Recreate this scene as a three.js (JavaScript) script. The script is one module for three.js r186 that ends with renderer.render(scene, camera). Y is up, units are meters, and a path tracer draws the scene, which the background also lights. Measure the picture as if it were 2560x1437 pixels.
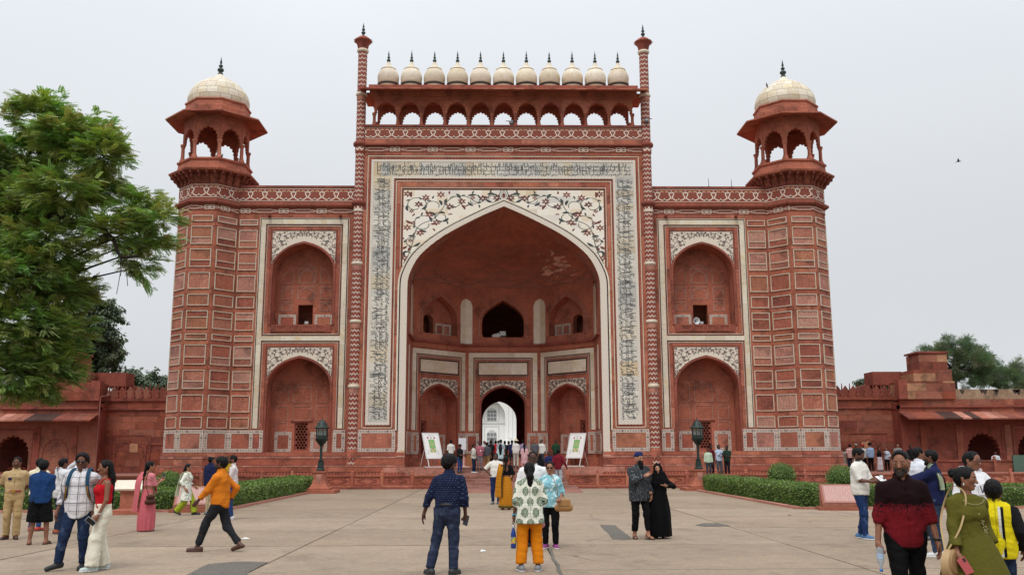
import * as THREE from 'three';
import { mergeGeometries } from 'three/addons/utils/BufferGeometryUtils.js';

// ---------------------------------------------------------------- camera, sky, sun, exposure
const scene = new THREE.Scene();
const camera = new THREE.PerspectiveCamera(2 * Math.atan(718.5 / 2320) * 180 / Math.PI, 2560 / 1437, 0.1, 3000);
const EYE = new THREE.Vector3(-0.5, 1.68, 52.5);
camera.position.copy(EYE);
camera.rotation.order = 'YXZ';
camera.rotation.set(10.2 * Math.PI / 180, -1.06 * Math.PI / 180, -0.003);
camera.updateMatrixWorld(true);
const renderer = new THREE.WebGLRenderer({ antialias: true });
renderer.toneMapping = THREE.LinearToneMapping;
renderer.toneMappingExposure = 1.07;
renderer.shadowMap.enabled = true;

function rng(seed) { let a = seed >>> 0; return () => { a = (a + 0x6d2b79f5) | 0; let t = Math.imul(a ^ (a >>> 15), 1 | a); t = (t + Math.imul(t ^ (t >>> 7), 61 | t)) ^ t; return ((t ^ (t >>> 14)) >>> 0) / 4294967296; }; }
const hash3 = (x, y, z) => { let h = Math.imul(x, 374761393) ^ Math.imul(y, 668265263) ^ Math.imul(z, 2147483647 ^ 0x5bd1e995); h = Math.imul(h ^ (h >>> 13), 1274126177); return ((h ^ (h >>> 16)) >>> 0) / 4294967296; };
const sm = (t) => t * t * (3 - 2 * t), lerp = (a, b, t) => a + (b - a) * t, clamp = (x, a, b) => Math.max(a, Math.min(b, x));
function vnoise(x, y, z) {
  const X = Math.floor(x), Y = Math.floor(y), Z = Math.floor(z), u = sm(x - X), v = sm(y - Y), w = sm(z - Z);
  const l = (k) => lerp(lerp(hash3(X, Y, Z + k), hash3(X + 1, Y, Z + k), u), lerp(hash3(X, Y + 1, Z + k), hash3(X + 1, Y + 1, Z + k), u), v);
  return lerp(l(0), l(1), w);
}
function tnoise(x, y, px, py, s) {   // tileable 2-D value noise with periods px, py
  const X = Math.floor(x), Y = Math.floor(y), u = sm(x - X), v = sm(y - Y), m = (a, p) => ((a % p) + p) % p;
  const a = hash3(m(X, px), m(Y, py), s), b = hash3(m(X + 1, px), m(Y, py), s), c = hash3(m(X, px), m(Y + 1, py), s), d = hash3(m(X + 1, px), m(Y + 1, py), s);
  return lerp(lerp(a, b, u), lerp(c, d, u), v);
}
// overcast sky: luminance rises from the horizon to the zenith, soft broken stratus
{
  const W = 512, H = 256, data = new Float32Array(W * H * 4);
  for (let j = 0; j < H; j++) for (let i = 0; i < W; i++) {
    const el = (j + 0.5) / H * Math.PI - Math.PI / 2, az = (i + 0.5) / W * Math.PI * 2;
    const s = Math.sin(el), up = Math.max(0, s);
    const X = Math.cos(az) * Math.cos(el), Z = Math.sin(az) * Math.cos(el);
    const k = 2.2 / (0.35 + up);
    const c = vnoise(X * k + 9, Z * k + 4, 1.5) * 0.6 + vnoise(X * k * 2.1 + 3, Z * k * 2.1, 7.5) * 0.4;
    let L = 0.65 * (1 + 1.4 * Math.pow(up, 2.0)) * (1 + 0.07 * (c - 0.5) * 2);
    if (s < 0) L = 0.65 * Math.max(0.35, 1 + s * 3);
    const o = (j * W + i) * 4, t = Math.min(1, up * 2.2);
    data[o] = L * lerp(0.975, 0.965, t); data[o + 1] = L * lerp(1.0, 1.01, t); data[o + 2] = L * lerp(1.03, 1.07, t); data[o + 3] = 1;
  }
  const sky = new THREE.DataTexture(data, W, H, THREE.RGBAFormat, THREE.FloatType);
  sky.mapping = THREE.EquirectangularReflectionMapping; sky.magFilter = sky.minFilter = THREE.LinearFilter; sky.wrapS = THREE.RepeatWrapping; sky.needsUpdate = true;
  scene.background = sky; scene.environment = sky;
}
const sun = new THREE.DirectionalLight(new THREE.Color(1, 0.965, 0.91), 1.5);
sun.position.set(-14, 78, 44); sun.target.position.set(0, 4, 0);
sun.castShadow = true; sun.shadow.radius = 44; sun.shadow.mapSize.set(4096, 4096);
Object.assign(sun.shadow.camera, { left: -60, right: 60, top: 60, bottom: -60, near: 1, far: 220 });
scene.add(sun, sun.target);

// ---------------------------------------------------------------- helpers
const V = (x, y, z) => new THREE.Vector3(x, y, z);
const col = (hex) => new THREE.Color(hex);
const counts = new Map();
function numbered(name) { const n = counts.get(name) || 0; counts.set(name, n + 1); return n ? name + '_' + String(n).padStart(3, '0') : name; }
function uvBox(g) {   // texture coordinates in metres from the dominant face direction
  if (!g.attributes.normal) g.computeVertexNormals();
  const p = g.attributes.position, n = g.attributes.normal, uv = new Float32Array(p.count * 2);
  for (let i = 0; i < p.count; i++) {
    const ax = Math.abs(n.getX(i)), ay = Math.abs(n.getY(i)), az = Math.abs(n.getZ(i));
    let u, v;
    if (az >= ax && az >= ay) { u = p.getX(i); v = p.getY(i); } else if (ax >= ay) { u = p.getZ(i); v = p.getY(i); } else { u = p.getX(i); v = p.getZ(i); }
    uv[i * 2] = u; uv[i * 2 + 1] = v;
  }
  g.setAttribute('uv', new THREE.BufferAttribute(uv, 2));
  return g;
}
function uvShift(g, r) { const uv = g.attributes.uv, a = r() * 9, b = r() * 9; for (let i = 0; i < uv.count; i++) uv.setXY(i, uv.getX(i) + a, uv.getY(i) + b); return g; }
function uvUnit(g, x0, x1, y0, y1) { const p = g.attributes.position, uv = g.attributes.uv; for (let i = 0; i < p.count; i++) uv.setXY(i, (p.getX(i) - x0) / (x1 - x0), (p.getY(i) - y0) / (y1 - y0)); return g; }
const box = (x0, x1, y0, y1, z0, z1) => uvBox(new THREE.BoxGeometry(Math.abs(x1 - x0), Math.abs(y1 - y0), Math.abs(z1 - z0)).translate((x0 + x1) / 2, (y0 + y1) / 2, (z0 + z1) / 2));
const ext = (shape, z0, z1, seg = 12) => uvBox(new THREE.ExtrudeGeometry(shape, { depth: z1 - z0, bevelEnabled: false, curveSegments: seg }).translate(0, 0, z0));
const rectShape = (x0, x1, y0, y1) => new THREE.Shape([new THREE.Vector2(x0, y0), new THREE.Vector2(x1, y0), new THREE.Vector2(x1, y1), new THREE.Vector2(x0, y1)]);
const pathOf = (pts) => new THREE.Path(pts.map(([x, y]) => new THREE.Vector2(x, y)));
const shapeOf = (pts) => new THREE.Shape(pts.map(([x, y]) => new THREE.Vector2(x, y)));
function frameGeo(x0, x1, y0, y1, w, z0, z1) { const s = rectShape(x0, x1, y0, y1); s.holes.push(pathOf([[x0 + w, y0 + w], [x0 + w, y1 - w], [x1 - w, y1 - w], [x1 - w, y0 + w]])); return ext(s, z0, z1); }
const merge = (list) => { const g = mergeGeometries(list.map((q) => { const a = q.index ? q.toNonIndexed() : q; for (const k of Object.keys(a.attributes)) if (!['position', 'normal', 'uv'].includes(k)) a.deleteAttribute(k); return a; })); return g; };
function lathe(profile, seg = 24, uScale = 1, vScale = 1) {
  const g = new THREE.LatheGeometry(profile.map(([r, y]) => new THREE.Vector2(Math.max(r, 1e-4), y)), seg);
  const uv = g.attributes.uv, p = g.attributes.position;
  for (let i = 0; i < uv.count; i++) uv.setXY(i, uv.getX(i) * uScale, p.getY(i) * vScale);
  return g;
}
// prism with n flat sides from rings [apothem, y]; faces turned so that one faces +z
function prism(rings, n = 8, cap = true) {
  const k = 1 / Math.cos(Math.PI / n), pos = [], at = (a, i, y) => { const t = (i - 0.5) * 2 * Math.PI / n; return [Math.sin(t) * a * k, y, Math.cos(t) * a * k]; };
  for (let r = 0; r + 1 < rings.length; r++) for (let i = 0; i < n; i++) {
    const a = at(rings[r][0], i, rings[r][1]), b = at(rings[r][0], i + 1, rings[r][1]), c = at(rings[r + 1][0], i + 1, rings[r + 1][1]), d = at(rings[r + 1][0], i, rings[r + 1][1]);
    pos.push(...a, ...b, ...c, ...a, ...c, ...d);
  }
  if (cap) { const e = rings[rings.length - 1], s = rings[0]; for (let i = 0; i < n; i++) { pos.push(0, e[1], 0, ...at(e[0], i, e[1]), ...at(e[0], i + 1, e[1])); pos.push(0, s[1], 0, ...at(s[0], i + 1, s[1]), ...at(s[0], i, s[1])); } }
  const g = new THREE.BufferGeometry(); g.setAttribute('position', new THREE.Float32BufferAttribute(pos, 3)); g.computeVertexNormals();
  return uvBox(g);
}
const I4 = new THREE.Matrix4();
const facet = (x, z, deg, out = 0) => new THREE.Matrix4().makeTranslation(x, 0, z).multiply(new THREE.Matrix4().makeRotationY(deg * Math.PI / 180)).multiply(new THREE.Matrix4().makeTranslation(0, 0, out));
function mesh(name, geo, mat, parent, M) {
  if (M && M !== I4) geo.applyMatrix4(M);
  const m = new THREE.Mesh(geo, mat); m.name = name; m.castShadow = m.receiveShadow = true; parent.add(m); return m;
}
function thing(name, label, category, pos = [0, 0, 0], turn = 0, group) {
  const o = new THREE.Group(); o.name = numbered(name); o.position.set(...pos); o.rotation.y = turn; o.userData = { label, category }; if (group) o.userData.group = group; scene.add(o); return o;
}
function structure(name, geo, mat) { const m = mesh(numbered(name), geo, mat, scene); m.userData = { kind: 'structure' }; return m; }
// arch profiles, normalised: half width 1, springing 0, apex 1
const PROF_A = [[1, 0], [0.995, 0.1], [0.97, 0.2], [0.895, 0.365], [0.77, 0.51], [0.606, 0.65], [0.387, 0.79], [0.178, 0.91], [0, 1]];
const PROF_B = [[1, 0], [0.992, 0.14], [0.965, 0.28], [0.9, 0.44], [0.745, 0.635], [0.54, 0.8], [0.29, 0.92], [0, 1]];
function archTop(cx, w, ys, ya, prof = PROF_B, n = 14) {   // points from left springing over the apex to the right springing
  const c = new THREE.CatmullRomCurve3(prof.map(([x, y]) => V(x, y, 0)), false, 'centripetal'), half = c.getPoints(n).map((p) => [p.x, p.y]);
  const L = half.map(([x, y]) => [cx - x * w, ys + y * (ya - ys)]), R = half.slice(0, -1).reverse().map(([x, y]) => [cx + x * w, ys + y * (ya - ys)]);
  return [...L, ...R];
}
const archPts = (cx, w, y0, ys, ya, prof, n) => [[cx - w, y0], ...archTop(cx, w, ys, ya, prof, n), [cx + w, y0]];
const archHole = (...a) => pathOf(archPts(...a).reverse());
function archBand(cx, w, y0, ys, ya, t, z0, z1, prof, n = 14, tTop = t) {   // moulding that follows an arch
  const outer = archPts(cx, w + t, y0, ys, ya + tTop, prof, n), inner = archPts(cx, w, y0, ys, ya, prof, n).reverse();
  return ext(shapeOf([...outer, ...inner]), z0, z1);
}
function spandrelGeo(cx, hw, yTop, w, ys, ya, z0, z1, prof) {   // panel over an arch; bottom ends where the arch reaches hw
  const a = archTop(cx, w, ys, ya, prof).filter(([x]) => Math.abs(x - cx) < hw - 0.002);
  const yb = a[0][1];
  const g = ext(shapeOf([[cx - hw, yb], ...a, [cx + hw, a[a.length - 1][1]], [cx + hw, yTop], [cx - hw, yTop]]), z0, z1);
  return uvUnit(g, cx - hw, cx + hw, yb, yTop);
}
function cuspPts(cx, w, y0, ys, ya, lobes = 7) {   // cusped (multifoil) arch outline
  const base = archTop(cx, w * 0.97, ys, ya - 0.04 * (ya - ys), PROF_B, 40), L = [0];
  for (let i = 1; i < base.length; i++) L.push(L[i - 1] + Math.hypot(base[i][0] - base[i - 1][0], base[i][1] - base[i - 1][1]));
  const T = L[L.length - 1], out = [[cx - w, y0], [cx - w, ys]];
  base.forEach(([x, y], i) => {
    if (!i || i === base.length - 1 || i % 1) return;
    const s = Math.abs(Math.sin(L[i] / T * lobes * Math.PI)), nx = cx - x, ny = (ys + (ya - ys) * 0.2) - y, l = Math.hypot(nx, ny) || 1, k = (1 - Math.sqrt(s)) * w * 0.17;
    out.push([x + nx / l * k, y + ny / l * k]);
  });
  out.push([cx + w, ys], [cx + w, y0]);
  return out;
}
function tube(pts, r, seg = 6, closed = false) { const c = new THREE.CatmullRomCurve3(pts.map((p) => V(...p)), closed); return new THREE.TubeGeometry(c, Math.max(2, pts.length * 4), r, seg, closed); }
function bar(a, b, r0, r1 = r0, seg = 8) { const A = V(...a), B = V(...b), d = B.clone().sub(A), g = new THREE.CylinderGeometry(r1, r0, d.length(), seg, 1); g.applyQuaternion(new THREE.Quaternion().setFromUnitVectors(V(0, 1, 0), d.clone().normalize())); return g.translate((A.x + B.x) / 2, (A.y + B.y) / 2, (A.z + B.z) / 2); }
// ---------------------------------------------------------------- textures and materials
function canvasTex(w, h, draw, repeat = true, srgb = true) {
  const c = document.createElement('canvas'); c.width = w; c.height = h; draw(c.getContext('2d'), w, h);
  const t = new THREE.CanvasTexture(c); if (repeat) t.wrapS = t.wrapT = THREE.RepeatWrapping; if (srgb) t.colorSpace = THREE.SRGBColorSpace; t.magFilter = THREE.LinearFilter; t.anisotropy = 8; return t;
}
function dataTex(N, M, fn, srgb = true) {
  const d = new Uint8Array(N * M * 4);
  for (let j = 0; j < M; j++) for (let i = 0; i < N; i++) { const c = fn(i / N, j / M, i, j), o = (j * N + i) * 4; d[o] = clamp(c[0] * 255, 0, 255); d[o + 1] = clamp(c[1] * 255, 0, 255); d[o + 2] = clamp(c[2] * 255, 0, 255); d[o + 3] = 255; }
  const t = new THREE.DataTexture(d, N, M, THREE.RGBAFormat); t.wrapS = t.wrapT = THREE.RepeatWrapping; t.magFilter = THREE.LinearFilter; t.minFilter = THREE.LinearMipmapLinearFilter; t.generateMipmaps = true; if (srgb) t.colorSpace = THREE.SRGBColorSpace; t.needsUpdate = true; return t;
}
const fb = (u, v, p, s, oct = 4) => { let a = 0, k = 0.5, n = 0; for (let o = 0; o < oct; o++) { a += k * tnoise(u * p, v * p, p, p, s + o); n += k; k *= 0.55; p *= 2; } return a / n; };
// weathered red sandstone, one tile = 4 m: bedding streaks, pale mottles, dark water stains
const stoneMap = dataTex(768, 768, (u, v) => {
  const big = fb(u, v, 4, 3), fine = fb(u, v, 48, 11, 3), streak = tnoise(u * 10, v * 120, 10, 120, 21) * 0.6 + tnoise(u * 26, v * 240, 26, 240, 23) * 0.4;
  const pale = clamp((fb(u, v, 7, 31) - 0.58) * 4.5, 0, 1) * clamp((fine - 0.35) * 3, 0, 1), dark = clamp((fb(u, v, 5, 51, 5) - 0.56) * 5, 0, 1);
  let k = 0.80 + 0.20 * (big - 0.5) + 0.16 * (fine - 0.5) + 0.08 * (streak - 0.5);
  k -= dark * 0.17;
  return [k * 1.05 + pale * 0.10, k * 1.02 + pale * 0.17, k + pale * 0.18];
});
stoneMap.repeat.set(0.25, 0.25);
const stoneBump = dataTex(512, 512, (u, v) => { const k = fb(u, v, 40, 5, 4) * 0.7 + 0.3 * tnoise(u * 14, v * 150, 14, 150, 9); return [k, k, k]; }, false);
stoneBump.repeat.set(0.4, 0.4);
const marbleMap = dataTex(512, 512, (u, v) => {
  const w = fb(u, v, 5, 71), vein = Math.pow(1 - Math.abs(Math.sin((u * 2 + v * 3 + w * 2.2) * Math.PI * 2)), 7) * 0.5 * fb(u, v, 6, 77), st = clamp((fb(u, v, 4, 81, 5) - 0.54) * 4, 0, 1), f = fb(u, v, 40, 91, 3);
  const k = 0.93 + 0.10 * (f - 0.5) + 0.12 * (w - 0.5) - vein * 0.28;
  return [k - st * 0.03, k - 0.012 - st * 0.07, k - 0.045 - st * 0.15];
});
marbleMap.repeat.set(0.4, 0.4);
const concreteMap = dataTex(768, 768, (u, v) => {
  const b = fb(u, v, 4, 101), m = fb(u, v, 20, 103), f = fb(u, v, 128, 107, 2), st = clamp((fb(u, v, 7, 111, 5) - 0.57) * 5, 0, 1);
  const spot = hash3(Math.floor(u * 512), Math.floor(v * 512), 5) > 0.992 ? 0.14 : 0;
  const k = 0.85 + 0.10 * (b - 0.5) + 0.07 * (m - 0.5) + 0.14 * (f - 0.5) - st * 0.07 - clamp((fb(u, v, 22, 115, 4) - 0.6) * 6, 0, 1) * 0.06 - spot;
  return [k, k * 0.995, k * 0.985];
});
concreteMap.repeat.set(1 / 5, 1 / 5);
const M_ = (o) => new THREE.MeshStandardMaterial({ roughness: 0.85, ...o });
const stoneMat = (hex, o = {}) => M_({ color: col(hex), map: stoneMap, bumpMap: stoneBump, bumpScale: 0.006, roughness: 0.88, ...o });
const MAT = {
  stone: stoneMat('#c97960'), dark: stoneMat('#a85c4c'), pink: stoneMat('#d49583'), ochre: stoneMat('#cd9c78'),
  marble: M_({ color: col('#efe7d9'), map: marbleMap, roughness: 0.6 }), white: M_({ color: col('#e6dbcd'), map: marbleMap, roughness: 0.65 }), warm: M_({ color: col('#e0d5c3'), map: marbleMap, roughness: 0.65 }),
  line: M_({ color: col('#ddcfc1'), map: marbleMap, roughness: 0.7 }), pinkline: M_({ color: col('#d6aa9c'), map: stoneMap, roughness: 0.8 }),
  black: M_({ color: col('#2a2a2c'), roughness: 0.7 }), bronze: M_({ color: col('#36403f'), roughness: 0.55, metalness: 0.35 }), iron: M_({ color: col('#25322e'), roughness: 0.5, metalness: 0.3 }),
  soot: stoneMat('#51332b'),
};
const STONES = ['#c97960', '#c26f58', '#d1836b', '#b76855', '#cd8062', '#c57561', '#d48a71', '#bd6e54'].map((h) => stoneMat(h));
const FIELDS = ['#c87d66', '#d18a74', '#c2735d', '#d59787', '#cb8668', '#b86957', '#d7a18f'].map((h) => h);
const OLD = ['#af6250', '#9e5645', '#b76f57', '#934e40', '#ac6048', '#a46552', '#b57761', '#995542', '#a85a42'].map((h) => stoneMat(h));
const rs = rng(77), pick = (list, r = rs) => list[Math.floor(r() * list.length)];

// ---- inlay drawings (flat stone inlay: colour only)
const RED = '#8f4434', IV = '#e3d6c4', INK = '#4b4d4c';
function grainOver(g, w, h, a = 0.12, seed = 5) { const r = rng(seed), n = w * h / 60; for (let i = 0; i < n; i++) { g.fillStyle = r() < 0.5 ? `rgba(60,30,20,${a * r()})` : `rgba(255,240,225,${a * r()})`; g.fillRect(r() * w, r() * h, 1 + r() * 3, 1 + r() * 2); } }
const chevronTex = canvasTex(128, 128, (g, w, h) => {
  g.fillStyle = '#8e4636'; g.fillRect(0, 0, w, h);
  for (let k = -1; k < 3; k++) { const y = k * 64; for (const [dy, lw, c] of [[14, 12, '#d9ccbd'], [29, 5, '#5a342d']]) { g.strokeStyle = c; g.lineWidth = lw; g.lineJoin = 'miter'; g.beginPath(); g.moveTo(-32, y + dy + 24); for (let i = 0; i < 7; i++) g.lineTo(-32 + i * 32, y + dy + (i % 2 ? 0 : 24)); g.stroke(); } }
  grainOver(g, w, h, 0.2);
});
const friezeTex = canvasTex(512, 256, (g, w, h) => {   // scrolling lotus frieze, two motifs
  g.fillStyle = '#86402f'; g.fillRect(0, 0, w, h); g.lineCap = 'round';
  g.fillStyle = '#dccfbd'; g.fillRect(0, 4, w, 9); g.fillRect(0, h - 13, w, 9);
  for (const x0 of [0, 256]) {
    g.save(); g.translate(x0, 0);
    g.strokeStyle = '#e5d8c6'; g.lineWidth = 17;
    for (const s of [-1, 1]) { const X = (x) => 128 + s * x; g.beginPath(); g.moveTo(X(0), 70); g.bezierCurveTo(X(46), 70, X(52), 108, X(26), 134); g.bezierCurveTo(X(2), 160, X(30), 200, X(70), 214); g.bezierCurveTo(X(104), 226, X(122), 210, X(128), 190); g.stroke(); g.lineWidth = 10; g.beginPath(); g.moveTo(X(46), 70); g.quadraticCurveTo(X(84), 40, X(110), 62); g.stroke(); g.lineWidth = 17; }
    g.fillStyle = '#e5d8c6'; g.beginPath(); g.moveTo(128, 26); g.quadraticCurveTo(154, 56, 128, 92); g.quadraticCurveTo(102, 56, 128, 26); g.fill();
    g.fillStyle = '#b98a55'; for (const x of [40, 216]) { g.beginPath(); g.ellipse(x, 46, 22, 11, 0, 0, 7); g.fill(); }
    g.fillStyle = '#5b6258'; for (const x of [128]) { g.beginPath(); g.ellipse(x, 58, 8, 14, 0, 0, 7); g.fill(); }
    g.fillStyle = '#4b3f37'; for (const x of [0, 256]) { g.beginPath(); g.ellipse(x, 216, 24, 12, 0, 0, 7); g.fill(); }
    g.fillStyle = '#c9b49c'; g.beginPath(); g.moveTo(128, 150); g.lineTo(142, 190); g.lineTo(114, 190); g.fill();
    g.restore();
  }
  grainOver(g, w, h, 0.25, 8);
});
const cartoucheTex = canvasTex(512, 128, (g, w, h) => {   // interlaced cartouches and knots
  g.fillStyle = '#8d4635'; g.fillRect(0, 0, w, h); g.strokeStyle = '#e0d2c0'; g.lineWidth = 14; g.lineJoin = 'round';
  const y0 = 30, y1 = 98; g.beginPath(); g.moveTo(90, 64); g.lineTo(110, 44); g.lineTo(150, 44); g.lineTo(166, y0); g.lineTo(256 + 90, y0); g.lineTo(362, 44); g.lineTo(402, 44); g.lineTo(422, 64); g.lineTo(402, 84); g.lineTo(362, 84); g.lineTo(346, y1); g.lineTo(166, y1); g.lineTo(150, 84); g.lineTo(110, 84); g.closePath(); g.stroke();
  for (const x of [0, 512]) { for (const [dx, dy] of [[-34, -26], [34, -26], [-34, 26], [34, 26]]) { g.beginPath(); g.ellipse(x + dx, 64 + dy, 30, 22, 0, 0, 7); g.stroke(); } g.beginPath(); g.moveTo(x - 96, 64); g.lineTo(x + 96, 64); g.stroke(); }
  grainOver(g, w, h, 0.25, 9);
});
const meanderTex = canvasTex(256, 64, (g, w, h) => {   // dado border: dark zigzag steps on ivory, knots between
  g.fillStyle = '#dccdbd'; g.fillRect(0, 0, w, h); g.fillStyle = '#7a3f34'; g.fillRect(0, 3, w, 3); g.fillRect(0, h - 6, w, 3);
  g.strokeStyle = '#43333a'; g.lineWidth = 7; g.lineJoin = 'miter';
  for (let i = 0; i < 12; i++) { const x = 10 + i * 21.3, s = i % 4 < 2 ? 1 : -1; if (i === 6) { g.strokeRect(x - 6, 16, 12, 12); g.strokeRect(x - 6, 36, 12, 12); continue; } g.beginPath(); g.moveTo(x - s * 4, 13); g.lineTo(x + s * 4, 24); g.lineTo(x - s * 4, 32); g.lineTo(x + s * 4, 41); g.lineTo(x - s * 4, 51); g.stroke(); }
  grainOver(g, w, h, 0.15, 12);
});
const ropeTex = canvasTex(64, 64, (g, w, h) => { g.fillStyle = '#ece0d1'; g.fillRect(0, 0, w, h); g.strokeStyle = '#8a8074'; g.lineWidth = 7; for (let i = -2; i < 4; i++) { g.beginPath(); g.moveTo(-8, i * 32 + 40); g.lineTo(72, i * 32); g.stroke(); } grainOver(g, w, h, 0.15, 13); });
const reliefBump = canvasTex(256, 256, (g, w, h) => {   // three shallow blind arches carved in a panel field
  g.fillStyle = '#fff'; g.fillRect(0, 0, w, h); g.filter = 'none';
  for (let i = 0; i < 3; i++) { const x = 12 + i * 82; g.fillStyle = '#666'; g.beginPath(); g.moveTo(x, 236); g.lineTo(x, 90); g.quadraticCurveTo(x + 4, 40, x + 34, 18); g.quadraticCurveTo(x + 64, 40, x + 68, 90); g.lineTo(x + 68, 236); g.fill(); g.fillStyle = '#bbb'; g.beginPath(); g.ellipse(x + 34, 150, 12, 44, 0, 0, 7); g.fill(); }
}, true, false);
const fieldMats = FIELDS.map((h) => M_({ color: col(h), map: stoneMap, bumpMap: reliefBump, bumpScale: 0.05, roughness: 0.88 }));
const plainFieldMats = FIELDS.map((h) => stoneMat(h));

// ---- floral inlay of the spandrels: left half drawn, right half mirrored. pts are flower places in 0..1 of the half panel (y down)
function flower(g, x, y, r, c, core) { g.save(); g.translate(x, y); g.fillStyle = c; for (let i = 0; i < 6; i++) { g.rotate(Math.PI / 3); g.beginPath(); g.moveTo(0, 0); g.quadraticCurveTo(r * 0.42, -r * 0.55, 0, -r); g.quadraticCurveTo(-r * 0.42, -r * 0.55, 0, 0); g.fill(); } g.fillStyle = core; g.beginPath(); g.arc(0, 0, r * 0.2, 0, 7); g.fill(); g.restore(); }
function leafAt(g, x, y, a, l, c) { g.save(); g.translate(x, y); g.rotate(a); g.fillStyle = c; g.beginPath(); g.moveTo(0, 0); g.bezierCurveTo(l * 0.3, -l * 0.42, l * 0.8, -l * 0.3, l, l * 0.1); g.bezierCurveTo(l * 0.6, l * 0.1, l * 0.3, l * 0.16, 0, 0); g.fill(); g.restore(); }
function floral(w, h, ground, stems, petals, dark, scale, seed, tiles) {
  return canvasTex(w, h, (g) => {
    const r = rng(seed);
    g.fillStyle = ground; g.fillRect(0, 0, w, h);
    if (tiles) for (let i = 0; i < 90; i++) { const k = r(); g.fillStyle = k < 0.34 ? 'rgba(205,170,115,0.26)' : k < 0.7 ? 'rgba(240,236,228,0.35)' : 'rgba(150,160,165,0.16)'; const bw = w / 18, bh = h / 12; g.fillRect(Math.floor(r() * 18) * bw, Math.floor(r() * 12) * bh, bw * (1 + Math.floor(r() * 2)), bh); }
    const F = [[0.04, 0.05], [0.22, 0.1], [0.15, 0.19], [0.08, 0.28], [0.26, 0.33], [0.46, 0.22], [0.58, 0.15], [0.69, 0.1], [0.79, 0.11], [0.33, 0.43], [0.17, 0.57], [0.075, 0.67], [0.02, 0.9], [0.37, 0.06], [0.93, 0.1], [0.1, 0.44], [0.04, 0.5]];
    const C = [[0.12, 0.2, 0.14], [0.3, 0.22, 0.13], [0.5, 0.14, 0.12], [0.7, 0.13, 0.1], [0.2, 0.45, 0.14], [0.09, 0.68, 0.1], [0.88, 0.1, 0.08], [0.05, 0.86, 0.06], [0.38, 0.36, 0.09]];
    for (const mir of [0, 1]) {
      g.save(); if (mir) { g.translate(w, 0); g.scale(-1, 1); }
      const W = w / 2;
      g.lineCap = 'round'; g.strokeStyle = stems; g.lineWidth = 5.4 * scale;
      C.forEach(([x, y, q], i) => { const s = i % 2 ? 1 : -1, X = x * W, Y = y * h, R = q * h * 0.78; g.beginPath(); for (let a = 0; a <= 26; a++) { const t = a / 26, th = i * 1.3 + s * t * 5.2, rr = R * (1.05 - 0.55 * t); g[a ? 'lineTo' : 'moveTo'](X + Math.cos(th) * rr, Y + Math.sin(th) * rr); } g.stroke(); for (let a = 0; a < 8; a++) { const th = i * 1.3 + s * a * 0.66; leafAt(g, X + Math.cos(th) * R, Y + Math.sin(th) * R, th + (a % 2 ? 0.4 : 2.2), (a % 3 ? 28 : 46) * scale, a % 4 === 3 ? petals[0] : dark); } });
      g.beginPath(); g.moveTo(W * 0.01, h * 0.97); g.bezierCurveTo(W * 0.16, h * 0.66, W * 0.05, h * 0.5, W * 0.24, h * 0.42); g.bezierCurveTo(W * 0.42, h * 0.34, W * 0.38, h * 0.08, W * 0.56, h * 0.08); g.bezierCurveTo(W * 0.68, h * 0.05, W * 0.7, h * 0.24, W * 0.82, h * 0.12); g.quadraticCurveTo(W * 0.9, h * 0.02, W * 0.97, h * 0.1); g.stroke();
      F.forEach(([x, y], i) => { const R = (i % 4 === 3 ? 17 : 27) * scale; if (i % 5 === 4) leafAt(g, x * W, y * h, i, R * 1.4, petals[0]); flower(g, x * W, y * h, R, petals[i % petals.length], ground); });
      g.restore();
    }
    const tx = w / 2, ty = h * 0.075, tr = 30 * scale;   // teardrop medallion above the apex
    for (const [k, c] of [[1.9, dark], [1.6, ground], [1.25, '#57606a'], [1.0, ground], [0.72, petals[0]]]) { g.fillStyle = c; g.beginPath(); g.moveTo(tx, ty - tr * k * 1.25); g.quadraticCurveTo(tx + tr * k * 0.95, ty, tx, ty + tr * k * 0.9); g.quadraticCurveTo(tx - tr * k * 0.95, ty, tx, ty - tr * k * 1.25); g.fill(); }
    grainOver(g, w, h, 0.1, seed);
  }, false);
}
const bigFloral = floral(2048, 1024, '#ece3d4', '#5c6358', ['#6b362e', '#7a4236', '#5c302b'], '#333d3a', 1.75, 41, true);
const wingFloral = floral(1024, 560, '#ddd0bf', '#4a4844', ['#5a3430', '#4c3330', '#60403a'], '#3b3c3a', 1.0, 43, false);
const iwanFloral = floral(1024, 460, '#d6c7b4', '#4a4037', ['#4d352e', '#473631'], '#3f3933', 1.35, 47, false);
const flatMat = (map, o = {}) => M_({ map, roughness: 0.7, ...o });

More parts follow.
